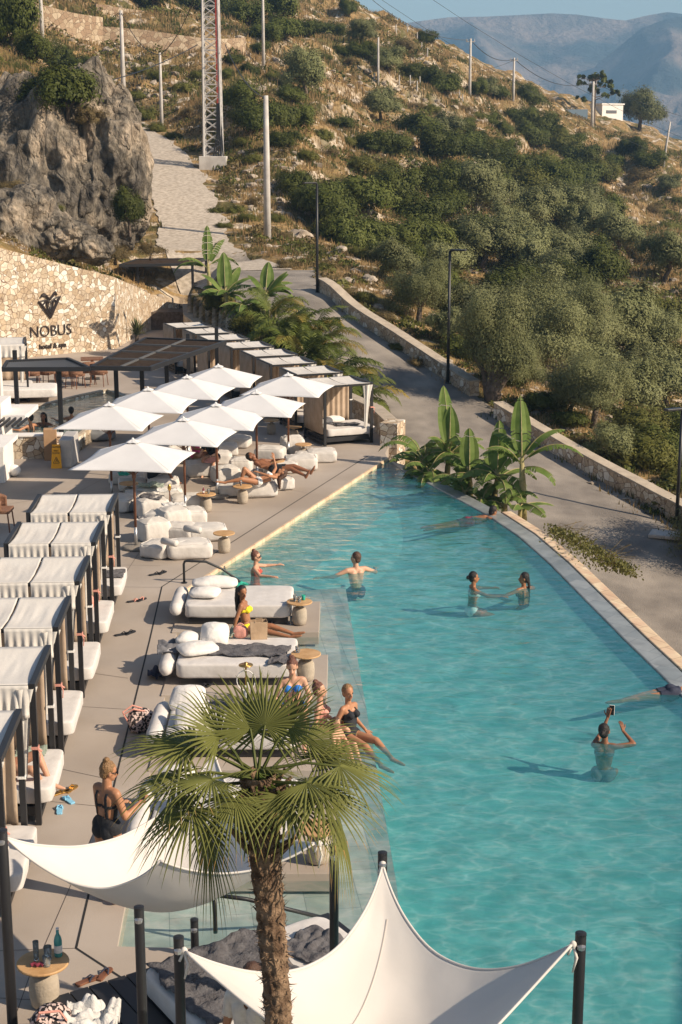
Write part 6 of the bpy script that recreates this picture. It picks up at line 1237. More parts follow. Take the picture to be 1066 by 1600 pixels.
# behind the parapet cabanas
def bp(px,py,Z,h): p=D(px,py,Z); p.z=hz(p.x,p.y); return p
banana(0,0,0,1.6,[(95,78,1.6,.45,25,.7),(60,62,1.6,.45,60,.9),(30,40,1.6,.42,110,.9),(170,30,1.7,.42,110,.9),(200,50,1.4,.42,90,.6)],'tall banana plant with ragged leaves left of the others behind the cabanas',31,base=bp(330,470,61,2),rad=.09)
banana(0,0,0,.9,[(100,80,1.5,.6,15,.0),(60,60,1.4,.6,50,.1),(20,50,1.3,.55,60,.2),(160,60,1.3,.6,60,.1),(220,40,1.2,.5,80,.3)]+rl(rb,8,.9,1.3,.5,.62,0,60),'broad leaved banana plant in the middle behind the cabanas',32,base=bp(356,480,59,2),rad=.08)
banana(0,0,0,1.0,[(80,70,1.2,.55,20,.0),(40,50,1.3,.6,50,.1),(10,60,1.2,.6,40,.0),(140,60,1.2,.5,60,.2)]+rl(rb,8,.9,1.3,.5,.62,0,60),'broad leaved banana plant at the right behind the cabanas',33,base=bp(415,485,58,2),rad=.08)
banana(0,0,0,1.0,rl(rb,8,.8,1.2,.4,.5,10,60),'low banana plant beside the small pergola',34,base=bp(312,490,60,2),rad=.07)
banana(0,0,0,1.0,rl(rb,8,.8,1.2,.4,.5,10,60),'low banana plant just above the parapet cabanas',35,base=bp(380,500,57,2),rad=.07)
# areca palms
def areca(p,h,n,label,seed,s=1.0):
    r=thing('areca_palm',label,'palm',tuple(p),0,'feathery palms behind the cabanas'); rd=random.Random(seed)
    for i in range(n):
        az=rd.uniform(0,2*PI); el=R(rd.uniform(50,86)); L_=rd.uniform(1.7,2.5)*s; dr=R(rd.uniform(90,150)); x=Vector((rd.uniform(-.25,.25),rd.uniform(-.25,.25),0)); pts=[];p_=x.copy();N_=26
        for k in range(N_+1): pts.append(p_.copy()); e=el-dr*(k/N_)**1.7; p_=p_+Vector((cos(az)*cos(e),sin(az)*cos(e),sin(e)))*L_/N_
        mb=MB(); mb.tube(pts[::3],[.018,.016,.014,.012,.010,.008,.007,.005,.003][:len(pts[::3])],4)
        for k in range(7,N_+1):
            t=(k-7)/(N_-7); u=(pts[min(k+1,N_)]-pts[k-1]).normalized(); sd=u.cross(Vector((0,0,1)));
            if sd.length<.1: sd=Vector((1,0,0))
            sd.normalize(); ll=(.42*sin(PI*(t*.8+.16))+.06)*s
            for q in range(2):
              for sg in(-1,1):
                a=pts[k]+u*(q*.5*L_/N_); d=(sd*sg*1.0+u*.75+Vector((0,0,rd.uniform(-.15,.35)))).normalized(); b_=a+d*ll*.55; c=a+d*ll-Vector((0,0,ll*.35)); w_=u*.02*s
                mb.raw([a-w_*.6,a+w_*.6,b_+w_,b_-w_,c],[(0,1,2,3),(3,2,4)])
        mb.build('frond',M['areca'] if rd.random()>.13 else M['areca_y'],r)
    mb=MB()
    for i in range(6): a=rd.uniform(0,6.28); mb.tube([(cos(a)*.2,sin(a)*.2,-.3),(cos(a)*.28,sin(a)*.28,.8*s)],.035,6)
    mb.build('cane',M['banana_stem'],r)
M['areca_y']=leafmat('areca_leaf_yellow',(.17,.16,.03),(.30,.26,.06),(.3,.2,.05),1.5,.25,.1)
for i,(a,b_,Z,s,lb) in enumerate([(420,520,57,1.0,'feathery palm at the left of the row behind the cabanas'),(450,525,55.5,1.1,'feathery palm with yellowing fronds in the middle of the row'),(478,545,53.5,1.15,'large feathery palm above the third parapet cabana'),(510,565,51.5,1.15,'feathery palm arching out over the road edge'),(535,590,49.5,1.1,'rightmost feathery palm drooping over the road'),(540,625,47.5,.7,'small feathery palm tuft right behind the corner cabana wall'),(490,500,56,.95,'feathery palm at the back closest to the road')]):
    p=bp(a,b_,Z,0); areca(p,1,20,lb,60+i,s)
for i,(a,b_,Z,w_,lb) in enumerate([(395,505,57,60,'leafy green shrub between banana plants and feathery palms'),(340,492,60,50,'leafy green shrub at the foot of the tall banana plant'),(430,540,54.5,60,'leafy dark shrub behind the fourth parapet cabana'),(300,480,62,40,'small leafy shrub beside the far pergola post'),(470,565,52,50,'leafy shrub behind the third parapet cabana')]):
    p=D(a,b_,Z); q=Vector((p.x,p.y,hz(p.x,p.y))); t_=tree(a,b_,w_,'mid',1.2,lb,'leafy_shrub','shrub',Z); 
    if t_: t_.location.z=q.z-.2
# yucca by the sign wall
def spiky(p,n,L_,label,seed,name='yucca',trunk=.3):
    r=thing(name,label,'plant',tuple(p)); rd=random.Random(seed); MB().tube([(0,0,-.1),(0,0,trunk)],[.09,.07],8).build('stem',M['bark'],r); mb=MB()
    for i in range(n):
        az=rd.uniform(0,6.28);el=R(rd.uniform(5,85));l=L_*rd.uniform(.8,1.1);d=Vector((cos(az)*cos(el),sin(az)*cos(el),sin(el)));s=Vector((-sin(az),cos(az),0))*.025;a=Vector((0,0,trunk)); b_=a+d*l*.55;c=a+d*l-Vector((0,0,l*.15)); mb.raw([a-s,a+s,b_+s,b_-s,c],[(0,1,2,3),(3,2,4)])
    mb.build('leaves',M['yucca'],r)
M['yucca']=leafmat('yucca_leaf',(.11,.12,.05),(.22,.22,.1),(.2,.2,.1),2,.2,.1)
q=G(214,535,.5); spiky(q,90,.85,'pale green spiky yucca in front of the right end of the sign wall',4)
q=G(668,748,-.2); spiky(q,50,.7,'spiky plant at the left side of the poolside banana clump',6,trunk=.3); 
q=G(612,718,.3)
# trailing plant on the outer rim
ivy=thing('trailing_plant','small leaved trailing plant spilling along the outside of the pool rim','plant'); mb=MB(); rd=random.Random(9)
EDG=[Vector(g2(*a,-.15)) for a in [(862,838),(890,852),(920,872),(950,890),(975,902)]]
lm=[]
for i in range(2400):
    t=rd.random()*3.999; k=int(t); q=EDG[k].lerp(EDG[k+1],t-k); w_=.10+.16*sin(PI*min(1,t/4)); x=q.x+rd.gauss(0,w_)+.05; y=q.y+rd.gauss(0,w_); z=-.08+rd.random()*.22-.3*max(0,x-q.x)
    a=Vector((rd.gauss(0,1),rd.gauss(0,1),rd.gauss(0,1)+.4)).normalized()*.035; b_=a.cross(Vector((rd.gauss(0,1),rd.gauss(0,1),rd.gauss(0,1)))).normalized()*.02; c=Vector((x,y,z)); mb.raw([c-a,c+b_,c+a,c-b_],[(0,1,2,3)])
mb.build('foliage',M['mid'],ivy); mb=MB()
for i in range(30): t=rd.random()*3.999;k=int(t);q=EDG[k].lerp(EDG[k+1],t-k); mb.tube([(q.x,q.y,-.1),(q.x+rd.uniform(-.1,.2),q.y+rd.uniform(-.1,.1),.15),(q.x+rd.uniform(0,.5),q.y+rd.uniform(-.3,.2),rd.uniform(.1,.4))],.005,4)
mb.build('twigs',M['dry'],ivy)
# ================= SHADE SAILS AND POSTS =================
def sail_post(p,ztop,label,rad=.042,zb=-.9):
    r=thing('sail_post',label,'post',(p.x,p.y,0),0,'black round posts of the shade sails'); MB().tube([(0,0,zb),(0,0,ztop-.01),(0,0,ztop)],[rad,rad,rad*.9],16).build('shaft',M['metal'],r,True); MB().lathe([(rad*1.02,ztop-.02),(rad*1.02,ztop),(rad*.5,ztop+.008)],16).build('cap',M['metal'],r); MB().lathe([(.03,0),(.035,.03),(.01,.04)],8,(0,-rad,ztop-.12)).build('eyelet',M['steel'],r)
def sail(corners,label,esag,belly,inward,nu=70,nv=70,seed=3,seams=()):
    """corners: 4 points, edges hang in catenaries and curve inward"""
    A,B_,C_,D_=[Vector(c) for c in corners]
    cen=(A+B_+C_+D_)/4
    def edge(p,q,k,t): m=p.lerp(q,t); f_=4*t*(1-t); dn=(cen-(p+q)/2); dn.z=0; return m-Vector((0,0,esag[k]*f_))+dn.normalized()*inward[k]*f_
    def f(u,v):
        b0=edge(A,B_,0,u);t0=edge(D_,C_,2,u);l0=edge(A,D_,3,v);r0=edge(B_,C_,1,v)
        p=b0*(1-v)+t0*v+l0*(1-u)+r0*u-(A*(1-u)*(1-v)+B_*u*(1-v)+C_*u*v+D_*(1-u)*v)
        p.z-=belly*16*u*(1-u)*v*(1-v)+noise.noise(Vector((u*6,v*6,seed)))*.01
        # tension folds running out of each corner
        for (cu,cv) in ((0,0),(1,0),(1,1),(0,1)):
            dx,dy=abs(u-cu),abs(v-cv); rr=math.hypot(dx,dy)
            if rr<.55: a=math.atan2(dy,dx); p.z+=sin(a*9+seed)*.009*rr*(1-rr/.55)*2
        return p
    r=thing('shade_sail',label,'shade sail'); MB().grid(f,nu,nv).build('canvas',M['sail'],r,True,thick=.006)
    hm=MB(); 
    for pts in ([f(i/40,0) for i in range(41)],[f(1,i/40) for i in range(41)],[f(i/40,1) for i in range(41)],[f(0,i/40) for i in range(41)]): hm.tube(pts,.012,5)
    hm.build('hem',M['sail'],r,True)
    for s_ in seams: mb=MB(); mb.tube([f(*(s_(i/30)))+Vector((0,0,.005)) for i in range(31)],.006,4); mb.build('seam',M['cream_seam'],r)
    return r,f
M['cream_seam']=mat('seam_thread',(.5,.45,.4),.9)
zt=2.0
L1=G(8,1308,zt);R1=G(492,1318,zt);T1=G(335,1178,zt+.1); 
s1,f1=sail([L1,G(250,1345,zt-.05),R1,T1],'left cream shade sail sagging below the standing bather and behind the palm trunk',[.40,.20,.22,.40],.22,[.06,.0,.12,.12],seams=())
B2=G(650,1740,1.7);L2=G(290,1487,zt);R2=G(893,1477,zt);T2=G(598,1352,zt)
s2,f2=sail([L2,B2,R2,T2],'right cream shade sail stretched over the corner of the pool',[.12,.15,.42,.42],.16,[.02,.1,.28,.28],seed=5,seams=(lambda t:(.12+.0*t+.3*t,.92-.75*t),))
p=G(3,1300,2.06); sail_post(p,2.08,'black post at the left edge holding the left sail corner',.05); p=G(522,1322,2.05); sail_post(p,2.06,'black post right of the palm holding the left sail')
p=G(217,1417,2.1); sail_post(p,2.1,'black post standing in front of the left shade sail'); p=G(279,1464,2.1); sail_post(p,2.1,'black post holding the left corner of the right sail')
p=G(598,1332,2.1); sail_post(p,2.1,'black post at the top corner of the right sail'); p=G(908,1458,2.08); sail_post(p,2.08,'black post in the pool at the right corner of the right sail',.045)
p=G(305,1494,0); sail_post(p,.42,'short black post between palm trunk and dark slatted platform')
def rope(a,b_,label,rad=.012):
    a=Vector(a);b_=Vector(b_); mb=MB(); mb.tube([a,a.lerp(b_,.5)+Vector((0,0,.01)),b_],rad,6); mb.ell(tuple(a.lerp(b_,.25)),(.03,.025,.035),8); mb.tube([a.lerp(b_,.25),a.lerp(b_,.2)+Vector((.03,-.03,-.1)),a.lerp(b_,.2)+Vector((.0,-.04,-.22))],[.012,.014,.008],5); mb.tube([a.lerp(b_,.25),a.lerp(b_,.2)+Vector((-.04,-.02,-.08))],.012,5)
    return tag(mb.build('tie_rope',M['sail'],None,True),label,'rope','knotted tie ropes of the sails')
rope(L1,G(4,1304,1.98),'knotted rope at the left corner of the left sail'); rope(R1,G(519,1322,1.98),'knotted rope at the right corner of the left sail'); rope(L2,G(281,1483,1.98),'knotted rope at the left corner of the right sail'); rope(T2,G(598,1345,2.02),'knotted rope at the top of the right sail'); rope(R2,G(904,1474,1.98),'knotted rope at the right corner of the right sail')
# ================= FRONT BED ON A BLACK SLATTED PLATFORM =================
q0=Vector(g2(94,1571));q1=Vector(g2(319,1501)); dv=(q1-q0).normalized(); nv_=Vector((dv.y,-dv.x)); an=math.atan2(dv.y,dv.x)
c=q0+dv*1.5+nv_*1.05; r=thing('slatted_platform','low black slatted platform at the bottom of the picture','platform',(c.x,c.y,0),an)
for i in range(16): MB().box((-1.5+i*.2+.0,0,.09),(.185,2.1,.04)).build('slat',M['metal'],r)
MB().box((0,0,.035),(3.05,2.0,.06)).build('frame',M['metal'],r)
c2=q0+dv*1.75+nv_*1.12; r=thing('daybed','nearest daybed under the right sail with crumpled dark towels','daybed',(c2.x,c2.y,.11),an,'grey daybeds on platforms in the shallow water'); soft(2.1,1.5,.26,.16,51,.012,70,30,.03,c=(0,0,.0)).build('mattress',M['mattress'],r,True)
c3=c2-dv*.38-nv_*.1; towel(c3.x,c3.y,.36,1.25,1.3,an,61,'towel','large crumpled dark towel over the left half of the nearest daybed',amp=.07)
c3=c2+dv*.75-nv_*.45; towel(c3.x-.0,c3.y-.3,.36,.6,.5,an+.3,62,'towel','smaller dark towel at the right of the nearest daybed',amp=.06)
q=G(88,1622,.0); o=cloth_lump(MB(),.5,.45,77,.16,26,.03).build('clothes_heap',M['towelw'],None,True,thick=.01); o.location=(q.x+.35,q.y,.12); tag(o,'crumpled white cloth heap beside the large corner table','clothes')
r=thing('basket_bag','dark bag with rose trim at the foot of the large corner table','bag',(q.x-.02,q.y-.08,0),R(10)); soft(.36,.26,.34,.5,8,.05).build('bag_body',M['leopard'],r,True); MB().tube([(-.14,-.1,.28),(-.1,-.16,.42),(.08,-.16,.42),(.14,-.1,.28)],.012,6).build('strap',M['c_rose'],r)
# ================= SANDALS =================
def sandal_mesh(seed):
    mb=MB(); out=[(-.038,-.11),(-.03,-.13),(.03,-.13),(.038,-.11),(.034,-.02),(.045,.06),(.04,.11),(.01,.135),(-.02,.13),(-.042,.09),(-.036,0)]; mb.prism(out,0,.022); return mb
def pair(px,py,m,what,rz=0,gap=.13,z=0,strap=None):
    p=G(px,py,z)
    for s in(-1,1):
        r=thing('sandal',f"{'left' if s<0 else 'right'} {what}",'sandal',(p.x+cos(rz)*gap*s*.5,p.y+sin(rz)*gap*s*.5+.04*s,z),rz+s*.25-.9,'pairs of sandals on the deck'); sandal_mesh(0).build('sole',M[m],r,bevel=.004)
        MB().tube([(-.04,.0,.015),(-.02,.05,.05),(.0,.08,.03),(.02,.05,.05),(.04,.0,.015)],.009,5).build('strap',M[strap or m],r)
pair(248,897,'c_black','black sandal near the pool rail post',.2); pair(215,939,'c_black','black sandal with rose strap level with the farthest daybed',.1,strap='c_rose'); pair(197,991,'c_black','plain black sandal level with the second daybed',.1)
pair(100,1259,'c_lightblue','light blue flip flop below the seated bather',1.3,.22); pair(103,1237,'brass','gold sandal under the seated bather foot',.3); pair(150,1529,'pole','brown sandal above the slatted platform',.3,.16,strap='c_navy'); pair(322,1072,'c_black','dark thong sandal at the front of the second platform',.2,.12,.03); pair(590-165,1,'c_black','x') if False else None
pair(425,975,'c_black','black sandal on the farthest platform',.3,.1,.03); pair(373,738-5,'c_black','black sandal at the bean bags by the third pole',.2,.14); pair(340,759,'c_black','black sandal between the bean bags',.1,.14)
glass((G(428,976,.03).x+.3,G(428,976,.03).y,.03),'small amber bottle standing on the farthest platform',.16,.022,fill='orange',name='small_bottle')
# ================= FAN PALM =================
def fan_leaf(mb,base,az,el,pet,Rb,seed,n=38,curl=.5,droop=.3,tip=None):
    rd=random.Random(seed); d=Vector((cos(az)*cos(el),sin(az)*cos(el),sin(el))); side=Vector((-sin(az),cos(az),0)); 
    hub=Vector(base)+d*pet-Vector((0,0,pet*.12)); d2=Vector((cos(az)*cos(el-curl),sin(az)*cos(el-curl),sin(el-curl))); nrm=d2.cross(side)*-1
    pm=[Vector(base),Vector(base)+d*pet*.55,hub]; mb.mi=0; mb.tube(pm,[.014,.010,.008],5)
    arc=R(rd.uniform(250,300))
    for k in range(n):
        a=-arc/2+arc*(k+.5)/n; a+=rd.uniform(-.03,.03); ra=Rb*(1-.2*abs(a/(arc/2))**2)*rd.uniform(.85,1.05); dr=(d2*cos(a)+side*sin(a)); sp=dr.cross(nrm).normalized()
        fold=.32 if k%2 else -.32; w0=math.tan(arc/n*.5)
        prev=None; m=8; pts=[]
        for i in range(m+1):
            t=i/m; rr=ra*t; w_=(w0*rr*1.0 if t<.36 else w0*ra*.36*1.0*(1-((t-.36)/.64)**1.3)) +.0004
            z=-droop*ra*(t**2.2)*(1+.5*rd.random()*0)+.0; cup=.10*ra*abs(sin(a*.5))*t
            c=hub+dr*rr*(1-.12*t*droop)+nrm*cup+Vector((0,0,z*(1 if t>.0 else 0)))
            if t>.6: c.z-=(t-.6)**2*ra*(.2+.7*rd2[k%len(rd2)])
            pts.append((c-sp*w_+nrm*w_*.25,c+nrm*0-nrm*w_*.35,c+sp*w_+nrm*w_*.25))
        vs=[v for tr in pts for v in tr]; b=0
        fs1=[];fs2=[]
        for i in range(m):
            o_=i*3
            for q_ in((o_,o_+1,o_+4,o_+3),(o_+1,o_+2,o_+5,o_+4)): (fs2 if i>=m-1 else fs1).append(q_)
        bb=len(mb.v); mb.v+=[tuple(v) for v in vs]
        for f_ in fs1: mb.f.append(tuple(bb+i for i in f_)); mb.m.append(0)
        for f_ in fs2: mb.f.append(tuple(bb+i for i in f_)); mb.m.append(1)
rd2=[random.Random(77+i).random() for i in range(23)]
PC=D(402,1208,10.3); PB=D(432,1600,10.35)
palm=thing('fan_palm','single fan palm with shaggy brown trunk in the foreground','palm',(PB.x+.03,PB.y,0)); o0=Vector((PB.x+.03,PB.y,0))
def trk(t):
    z=t*PC.z; b1=PB-o0; x=0+(b1.x)*min(1,z/PB.z) if z<PB.z else b1.x+(PC.x-PB.x)*((z-PB.z)/(PC.z-PB.z))**1.15; y=(PC.y-PB.y)*t; return Vector((x,y,z))
mb=MB(); rd=random.Random(4)
def tf(u,v):
    c=trk(v); a=u*2*PI; z=c.z; ring=abs((z*11+.3*sin(a*2+z*3))%1-.5)*2; rr=.083+.03*max(0,v-.74)/.26+.010*ring+.018*noise.noise(Vector((cos(a)*3,sin(a)*3,z*9)))+.012*noise.noise(Vector((cos(a)*9,sin(a)*9,z*22))); return c+Vector((cos(a)*rr,sin(a)*rr,0))
mb.grid(tf,44,300,True)
M['palmtrunk']=mat('palm_trunk',(.10,.06,.035),.95,9,(.27,.18,.11),1,50,contrast=(.38,.62)); mb.build('trunk',M['palmtrunk'],palm,True)
mb=MB()
for i in range(900):
    t=rd.uniform(.35,.99); c=trk(t); a=rd.uniform(0,6.28); rr=.09+.03*max(0,t-.74)/.26; L_=rd.uniform(.04,.10)*(1+1.2*max(0,t-.8)*3); p0=c+Vector((cos(a)*rr,sin(a)*rr,0)); out=Vector((cos(a),sin(a),0)); s_=Vector((-sin(a),cos(a),0))*rd.uniform(.004,.012); e=p0+out*rd.uniform(.01,.06)+Vector((0,0,rd.uniform(-.6,.9)))*L_+s_*rd.uniform(-4,4); mb.raw([p0-s_,p0+s_,e],[(0,1,2)])
for i in range(46):
    t=rd.uniform(.86,.985); c=trk(t); a=rd.uniform(0,6.28); p0=c+Vector((cos(a),sin(a),0))*.12; mb.tube([p0,p0+Vector((cos(a)*.1,sin(a)*.1,rd.uniform(.05,.16)))],[.022,.012],5)
mb.build('trunk_fibre',M['palmfib'] if 'palmfib' in M else M['palmtrunk'],palm)
top_=PC-o0
# leaves: azimuth from +X, elevation, petiole, radius, curl, droop
LV=[((-.5,.3,.75),.42,.46,.1,.12),((-.15,.5,.9),.30,.46,.1,.05),((.12,.35,.9),.34,.46,0,.05),((.4,.3,.8),.40,.44,.15,.12),((-.95,.2,.38),.50,.50,.2,.25),((-.9,-.15,.15),.48,.50,.35,.35),((-.8,.5,.3),.50,.48,.2,.2),((-.75,-.35,.02),.42,.50,.5,.45),((-.55,-.3,-.42),.38,.54,.9,.5),((.8,.3,.38),.45,.46,.2,.25),((.95,0,.15),.50,.48,.35,.35),((.75,-.35,.12),.44,.47,.5,.4),((.85,-.1,-.25),.50,.44,1.0,.7),((.6,.6,.45),.45,.45,.2,.2),((-.95,.1,-.1),.46,.46,.6,.5),((-.35,-.6,.12),.24,.40,.7,.5),((.42,-.55,.05),.26,.42,.7,.5),((.05,-.5,.6),.2,.34,.4,.2),((-.7,-.5,.35),.34,.42,.35,.3),((.75,-.4,.4),.36,.42,.35,.3)]
for i,(dr3,pt,rb_,cu_,dr_) in enumerate(LV):
    dv3=Vector(dr3).normalized(); az=math.atan2(dv3.y,dv3.x); el=math.asin(dv3.z)
    mb=MB(); fan_leaf(mb,top_+Vector((dv3.x*.06,dv3.y*.06,rd.uniform(-.12,.03))),az+rd.uniform(-.08,.08),el,pt*1.0,rb_*1.03,200+i,34,cu_,dr_*.65); mb.build('frond',[M['fan'],M['fandry'] if i in(12,8,11,15,5) else M['fan']],palm)
mb=MB()
for i in range(5): a=rd.uniform(0,6.28); mb.tube([top_,top_+Vector((cos(a)*.25,sin(a)*.25,-.1)),top_+Vector((cos(a)*.4,sin(a)*.4,-.45))],[.010,.007,.004],5)
mb.build('flower_stalk',M['areca'],palm)
# ================= PEOPLE =================
def V(*a): return Vector(a)
def person(label,loc,rz,pose,H=1.68,skin='skin_tan',hair='hair_brown',hs='bun',sex='f',wear=(),vox=.013,glasses=False,group=None,fat=1.0):
    r=thing('person',label,'person',tuple(loc),rz,group)
    n=lambda v: Vector(v).normalized()
    P=Vector(pose.get('pel',(0,0,0))); T=n(pose['tor']); S=n(pose.get('sh',(1,0,0))); S=(S-T*S.dot(T)).normalized(); Hx=n(pose.get('hip',S)); Hx=Hx
    F_=T.cross(S)*-1 if False else S.cross(T)*-1; F_=T.cross(S)  # placeholder
    F_=n(T.cross(S)); 
    if F_.dot(n(pose.get('front',(0,1,0))))<0: F_=-F_
    k=H/1.68; ch=P+T*.30*k+F_*pose.get('bend',0)*.03; nk=P+T*.485*k; sc=.155*k if sex=='f' else .18*k
    shl=nk-T*.055*k-S*sc; shr=nk-T*.055*k+S*sc; hl=P-Hx*.085*k; hr=P+Hx*.085*k
    hd=n(pose.get('head',T)); fc=n(pose.get('face',F_)); fc=(fc-hd*fc.dot(hd)).normalized(); sd=fc.cross(hd)
    hc=nk+T*.03*k+hd*.135*k
    mb=MB(); bones=[]
    def C(a,b_,ra,rb,nm):
        ra*=fat; rb*=fat; mb.cap(a,b_,ra*k,rb*k,12); bones.append((nm,Vector(a),Vector(b_),(ra+rb)/2*k))
    w_=1.0 if sex=='f' else 1.12
    C(hl+T*.03,hr+T*.03,.088,.088,'pel'); C(P+T*.08*k,P+T*.2*k,.088*w_,.082*w_,'spine')
    for s in(-1,1): C(P+S*s*.045*k+T*.18*k,P+S*s*.062*w_*k+T*.36*k,.07*w_,.078*w_,'chest'); C(P+S*s*.08*k+T*.38*k,nk-T*.07*k+S*s*(sc-.04),.062,.05,'chest')
    C(nk-T*.05*k-S*(sc-.02),nk-T*.05*k+S*(sc-.02),.047,.047,'shl'); C(nk-T*.07*k,nk+T*.05*k+hd*.02,.052,.045*w_,'neck')
    if sex=='f':
        for s in(-1,1): C(P+T*.335*k+S*s*.068*k+F_*.065*k,P+T*.325*k+S*s*.07*k+F_*.085*k,.052,.045,'bust')
    for s in(-1,1): C(P-F_*.045*k+Hx*s*.065*k-T*.01,P-F_*.05*k+Hx*s*.07*k-T*.03*k,.072,.068,'pel')
    hands=[]
    for nm,s0,dirs in(('la',shl,pose['la']),('ra',shr,pose['ra'])):
        u,f_=n(dirs[0]),n(dirs[1]); e=s0+u*.27*k; w2=e+f_*.235*k; C(s0,e,.05 if sex=='m' else .043,.036,nm+'u'); C(e,w2,.036,.023,nm+'f'); hands.append((w2,n(dirs[2]) if len(dirs)>2 else f_,-1 if nm=='la' else 1))
    for nm,s0,dirs in(('ll',hl,pose['ll']),('rl',hr,pose['rl'])):
        u,f_=n(dirs[0]),n(dirs[1]); kn=s0+u*.41*k; an=kn+f_*.40*k; C(s0,kn,.086,.055,nm+'t'); C(kn,an,.055,.03,nm+'c'); mb.cap(kn+f_*.08*k-(n(dirs[2]) if len(dirs)>2 else V(0,1,0))*.02*k,kn+f_*.2*k,.05*k,.04*k,10)
        ft=n(dirs[2]) if len(dirs)>2 else V(0,1,0); C(an+f_*.02*k-ft*.03*k,an+f_*.045*k+ft*.10*k,.034,.027,'foot'); C(an+f_*.05*k+ft*.09*k,an+f_*.055*k+ft*.16*k,.03,.018,'foot')
    # head
    Mh=Matrix((( *sd,0),( *fc,0),( *hd,0),(0,0,0,1))).transposed(); 
    def HP(x,y,z): return hc+sd*x*k+fc*y*k+hd*z*k
    mb.ell(tuple(hc+hd*.02*k-fc*.012*k),(.074*k,.092*k,.095*k),16,Mh); mb.ell(tuple(HP(0,.028,-.045)),(.052*k,.055*k,.06*k),14,Mh)
    mb.cap(HP(0,.088,-.0),HP(0,.102,-.028),.010*k,.014*k,8); mb.ell(tuple(HP(0,.06,-.085)),(.024*k,.022*k,.018*k),10,Mh)
    for s in(-1,1): mb.ell(tuple(HP(s*.076,-.005,-.01)),(.01*k,.02*k,.032*k),10,Mh)
    for z in(-.045,-.058): mb.ell(tuple(HP(0,.082,z)),(.022*k,.010*k,.007*k),8,Mh)
    me=mb.mesh('body',M[skin]); tmp=bpy.data.objects.new('t',me); scn.collection.objects.link(tmp); rm=tmp.modifiers.new('r','REMESH'); rm.mode='VOXEL'; rm.voxel_size=vox; rm.use_smooth_shade=True; sm=tmp.modifiers.new('s','SMOOTH'); sm.iterations=3; sm.factor=.5
    bpy.context.view_layer.update(); m2=bpy.data.meshes.new_from_object(tmp.evaluated_get(bpy.context.evaluated_depsgraph_get())); bpy.data.objects.remove(tmp); bpy.data.meshes.remove(me)
    # arrays for clothing
    vs=[v.co.copy() for v in m2.vertices]; ns=[v.normal.copy() for v in m2.vertices]; fs=[tuple(p.vertices) for p in m2.polygons]; bpy.data.meshes.remove(m2)
    co_=np.array([v[:] for v in vs]); best=np.full(len(vs),1e9); bi=np.zeros(len(vs),int); bt=np.zeros(len(vs))
    for i,(nm,a,b_,rr) in enumerate(bones):
        a_=np.array(a[:]);d_=np.array((b_-a)[:]); L2=max((d_**2).sum(),1e-9); t=np.clip(((co_-a_)@d_)/L2,0,1); ds=np.linalg.norm(co_-a_-t[:,None]*d_,axis=1)-rr; m_=ds<best; best[m_]=ds[m_]; bi[m_]=i; bt[m_]=t[m_]
    nm_=[bones[i][0] for i in bi]; tt=((co_-np.array(P[:]))@np.array(T[:]))/k; fr=((co_-np.array(P[:]))@np.array(F_[:]))/k; sx=((co_-np.array(P[:]))@np.array(S[:]))/k
    hb=MB(); hb.v=[tuple(v) for v in vs]; hb.f=list(fs); hb.m=[0]*len(fs)
    for w2,hdv,s in hands:
        pn=hdv.cross(V(0,0,1)); pn=pn.normalized() if pn.length>.2 else V(1,0,0); pm=w2+hdv*.05*k
        for q in(-1,0,1): hb.cap(w2+pn*q*.012*k,w2+hdv*.085*k+pn*q*.026*k,.014*k,.012*k,8)
        up=pn.cross(hdv)
        for q,l_ in enumerate((.062,.072,.068,.05)):
            a=w2+hdv*.085*k+pn*(q-1.5)*.02*k; m_=a+hdv*l_*.55*k-up*.004; e=m_+(hdv*.8-up*.6).normalized()*l_*.45*k; hb.cap(a,m_,.0088*k,.008*k,6); hb.cap(m_,e,.008*k,.0062*k,6)
        a=w2+hdv*.03*k+pn*s*.028*k; m_=a+(hdv*.6+pn*s*.8).normalized()*.038*k; hb.cap(a,m_,.011*k,.0095*k,6); hb.cap(m_,m_+(hdv*.9+pn*s*.3).normalized()*.03*k,.0095*k,.007*k,6)
    hb.build('body',M[skin],r,True)
    eb=MB()
    for s in(-1,1): eb.ell(tuple(HP(s*.03,.074,.008)),(.013*k,.008*k,.007*k),8,Mh); 
    eb.build('eyes',M['eye'],r)
    MB().ell(tuple(HP(0,.087,-.051)),(.021*k,.007*k,.006*k),8,Mh).build('lips',M['lip'],r)
    if glasses:
        g=MB()
        for s in(-1,1): g.ell(tuple(HP(s*.034,.088,.008)),(.028*k,.008*k,.022*k),10,Mh); g.tube([HP(s*.06,.08,.012),HP(s*.08,-.01,.012)],.004,4)
        g.build('sunglasses',M['c_black'],r)
    # clothes
    def shell(name,pred,m,off=.007):
        keep=[f for f in fs if all(pred(i) for i in f)]; ids=sorted({i for f in keep for i in f}); mp={j:i for i,j in enumerate(ids)}
        if not keep: return
        c=MB(); c.raw([vs[i]+ns[i]*off for i in ids],[tuple(mp[i] for i in f) for f in keep]); c.build(name,M[m],r,True,thick=.004)
    legt=('llt','rlt'); 
    for wr,mm in wear:
        if wr=='bottom': shell('bikini_bottom',lambda i: (nm_[i] in('pel','spine') and -.2<tt[i]<.10) or (nm_[i] in legt and bt[i]<.04),mm)
        if wr=='top': shell('bikini_top',lambda i: nm_[i]=='bust' or (nm_[i]=='chest' and .30<tt[i]<.355),mm)
        if wr=='onepiece': shell('swimsuit',lambda i: ((nm_[i] in('pel','spine') and tt[i]>-.2 and (fr[i]>-.03 or tt[i]<.17)) or nm_[i]=='bust' or (nm_[i]=='chest' and tt[i]<.37 and (fr[i]>-.02 or .26<tt[i]<.30)) or (nm_[i]=='chest' and tt[i]<.43 and abs(abs(sx[i])-.075)<.018)) or (nm_[i] in legt and bt[i]<.02),mm)
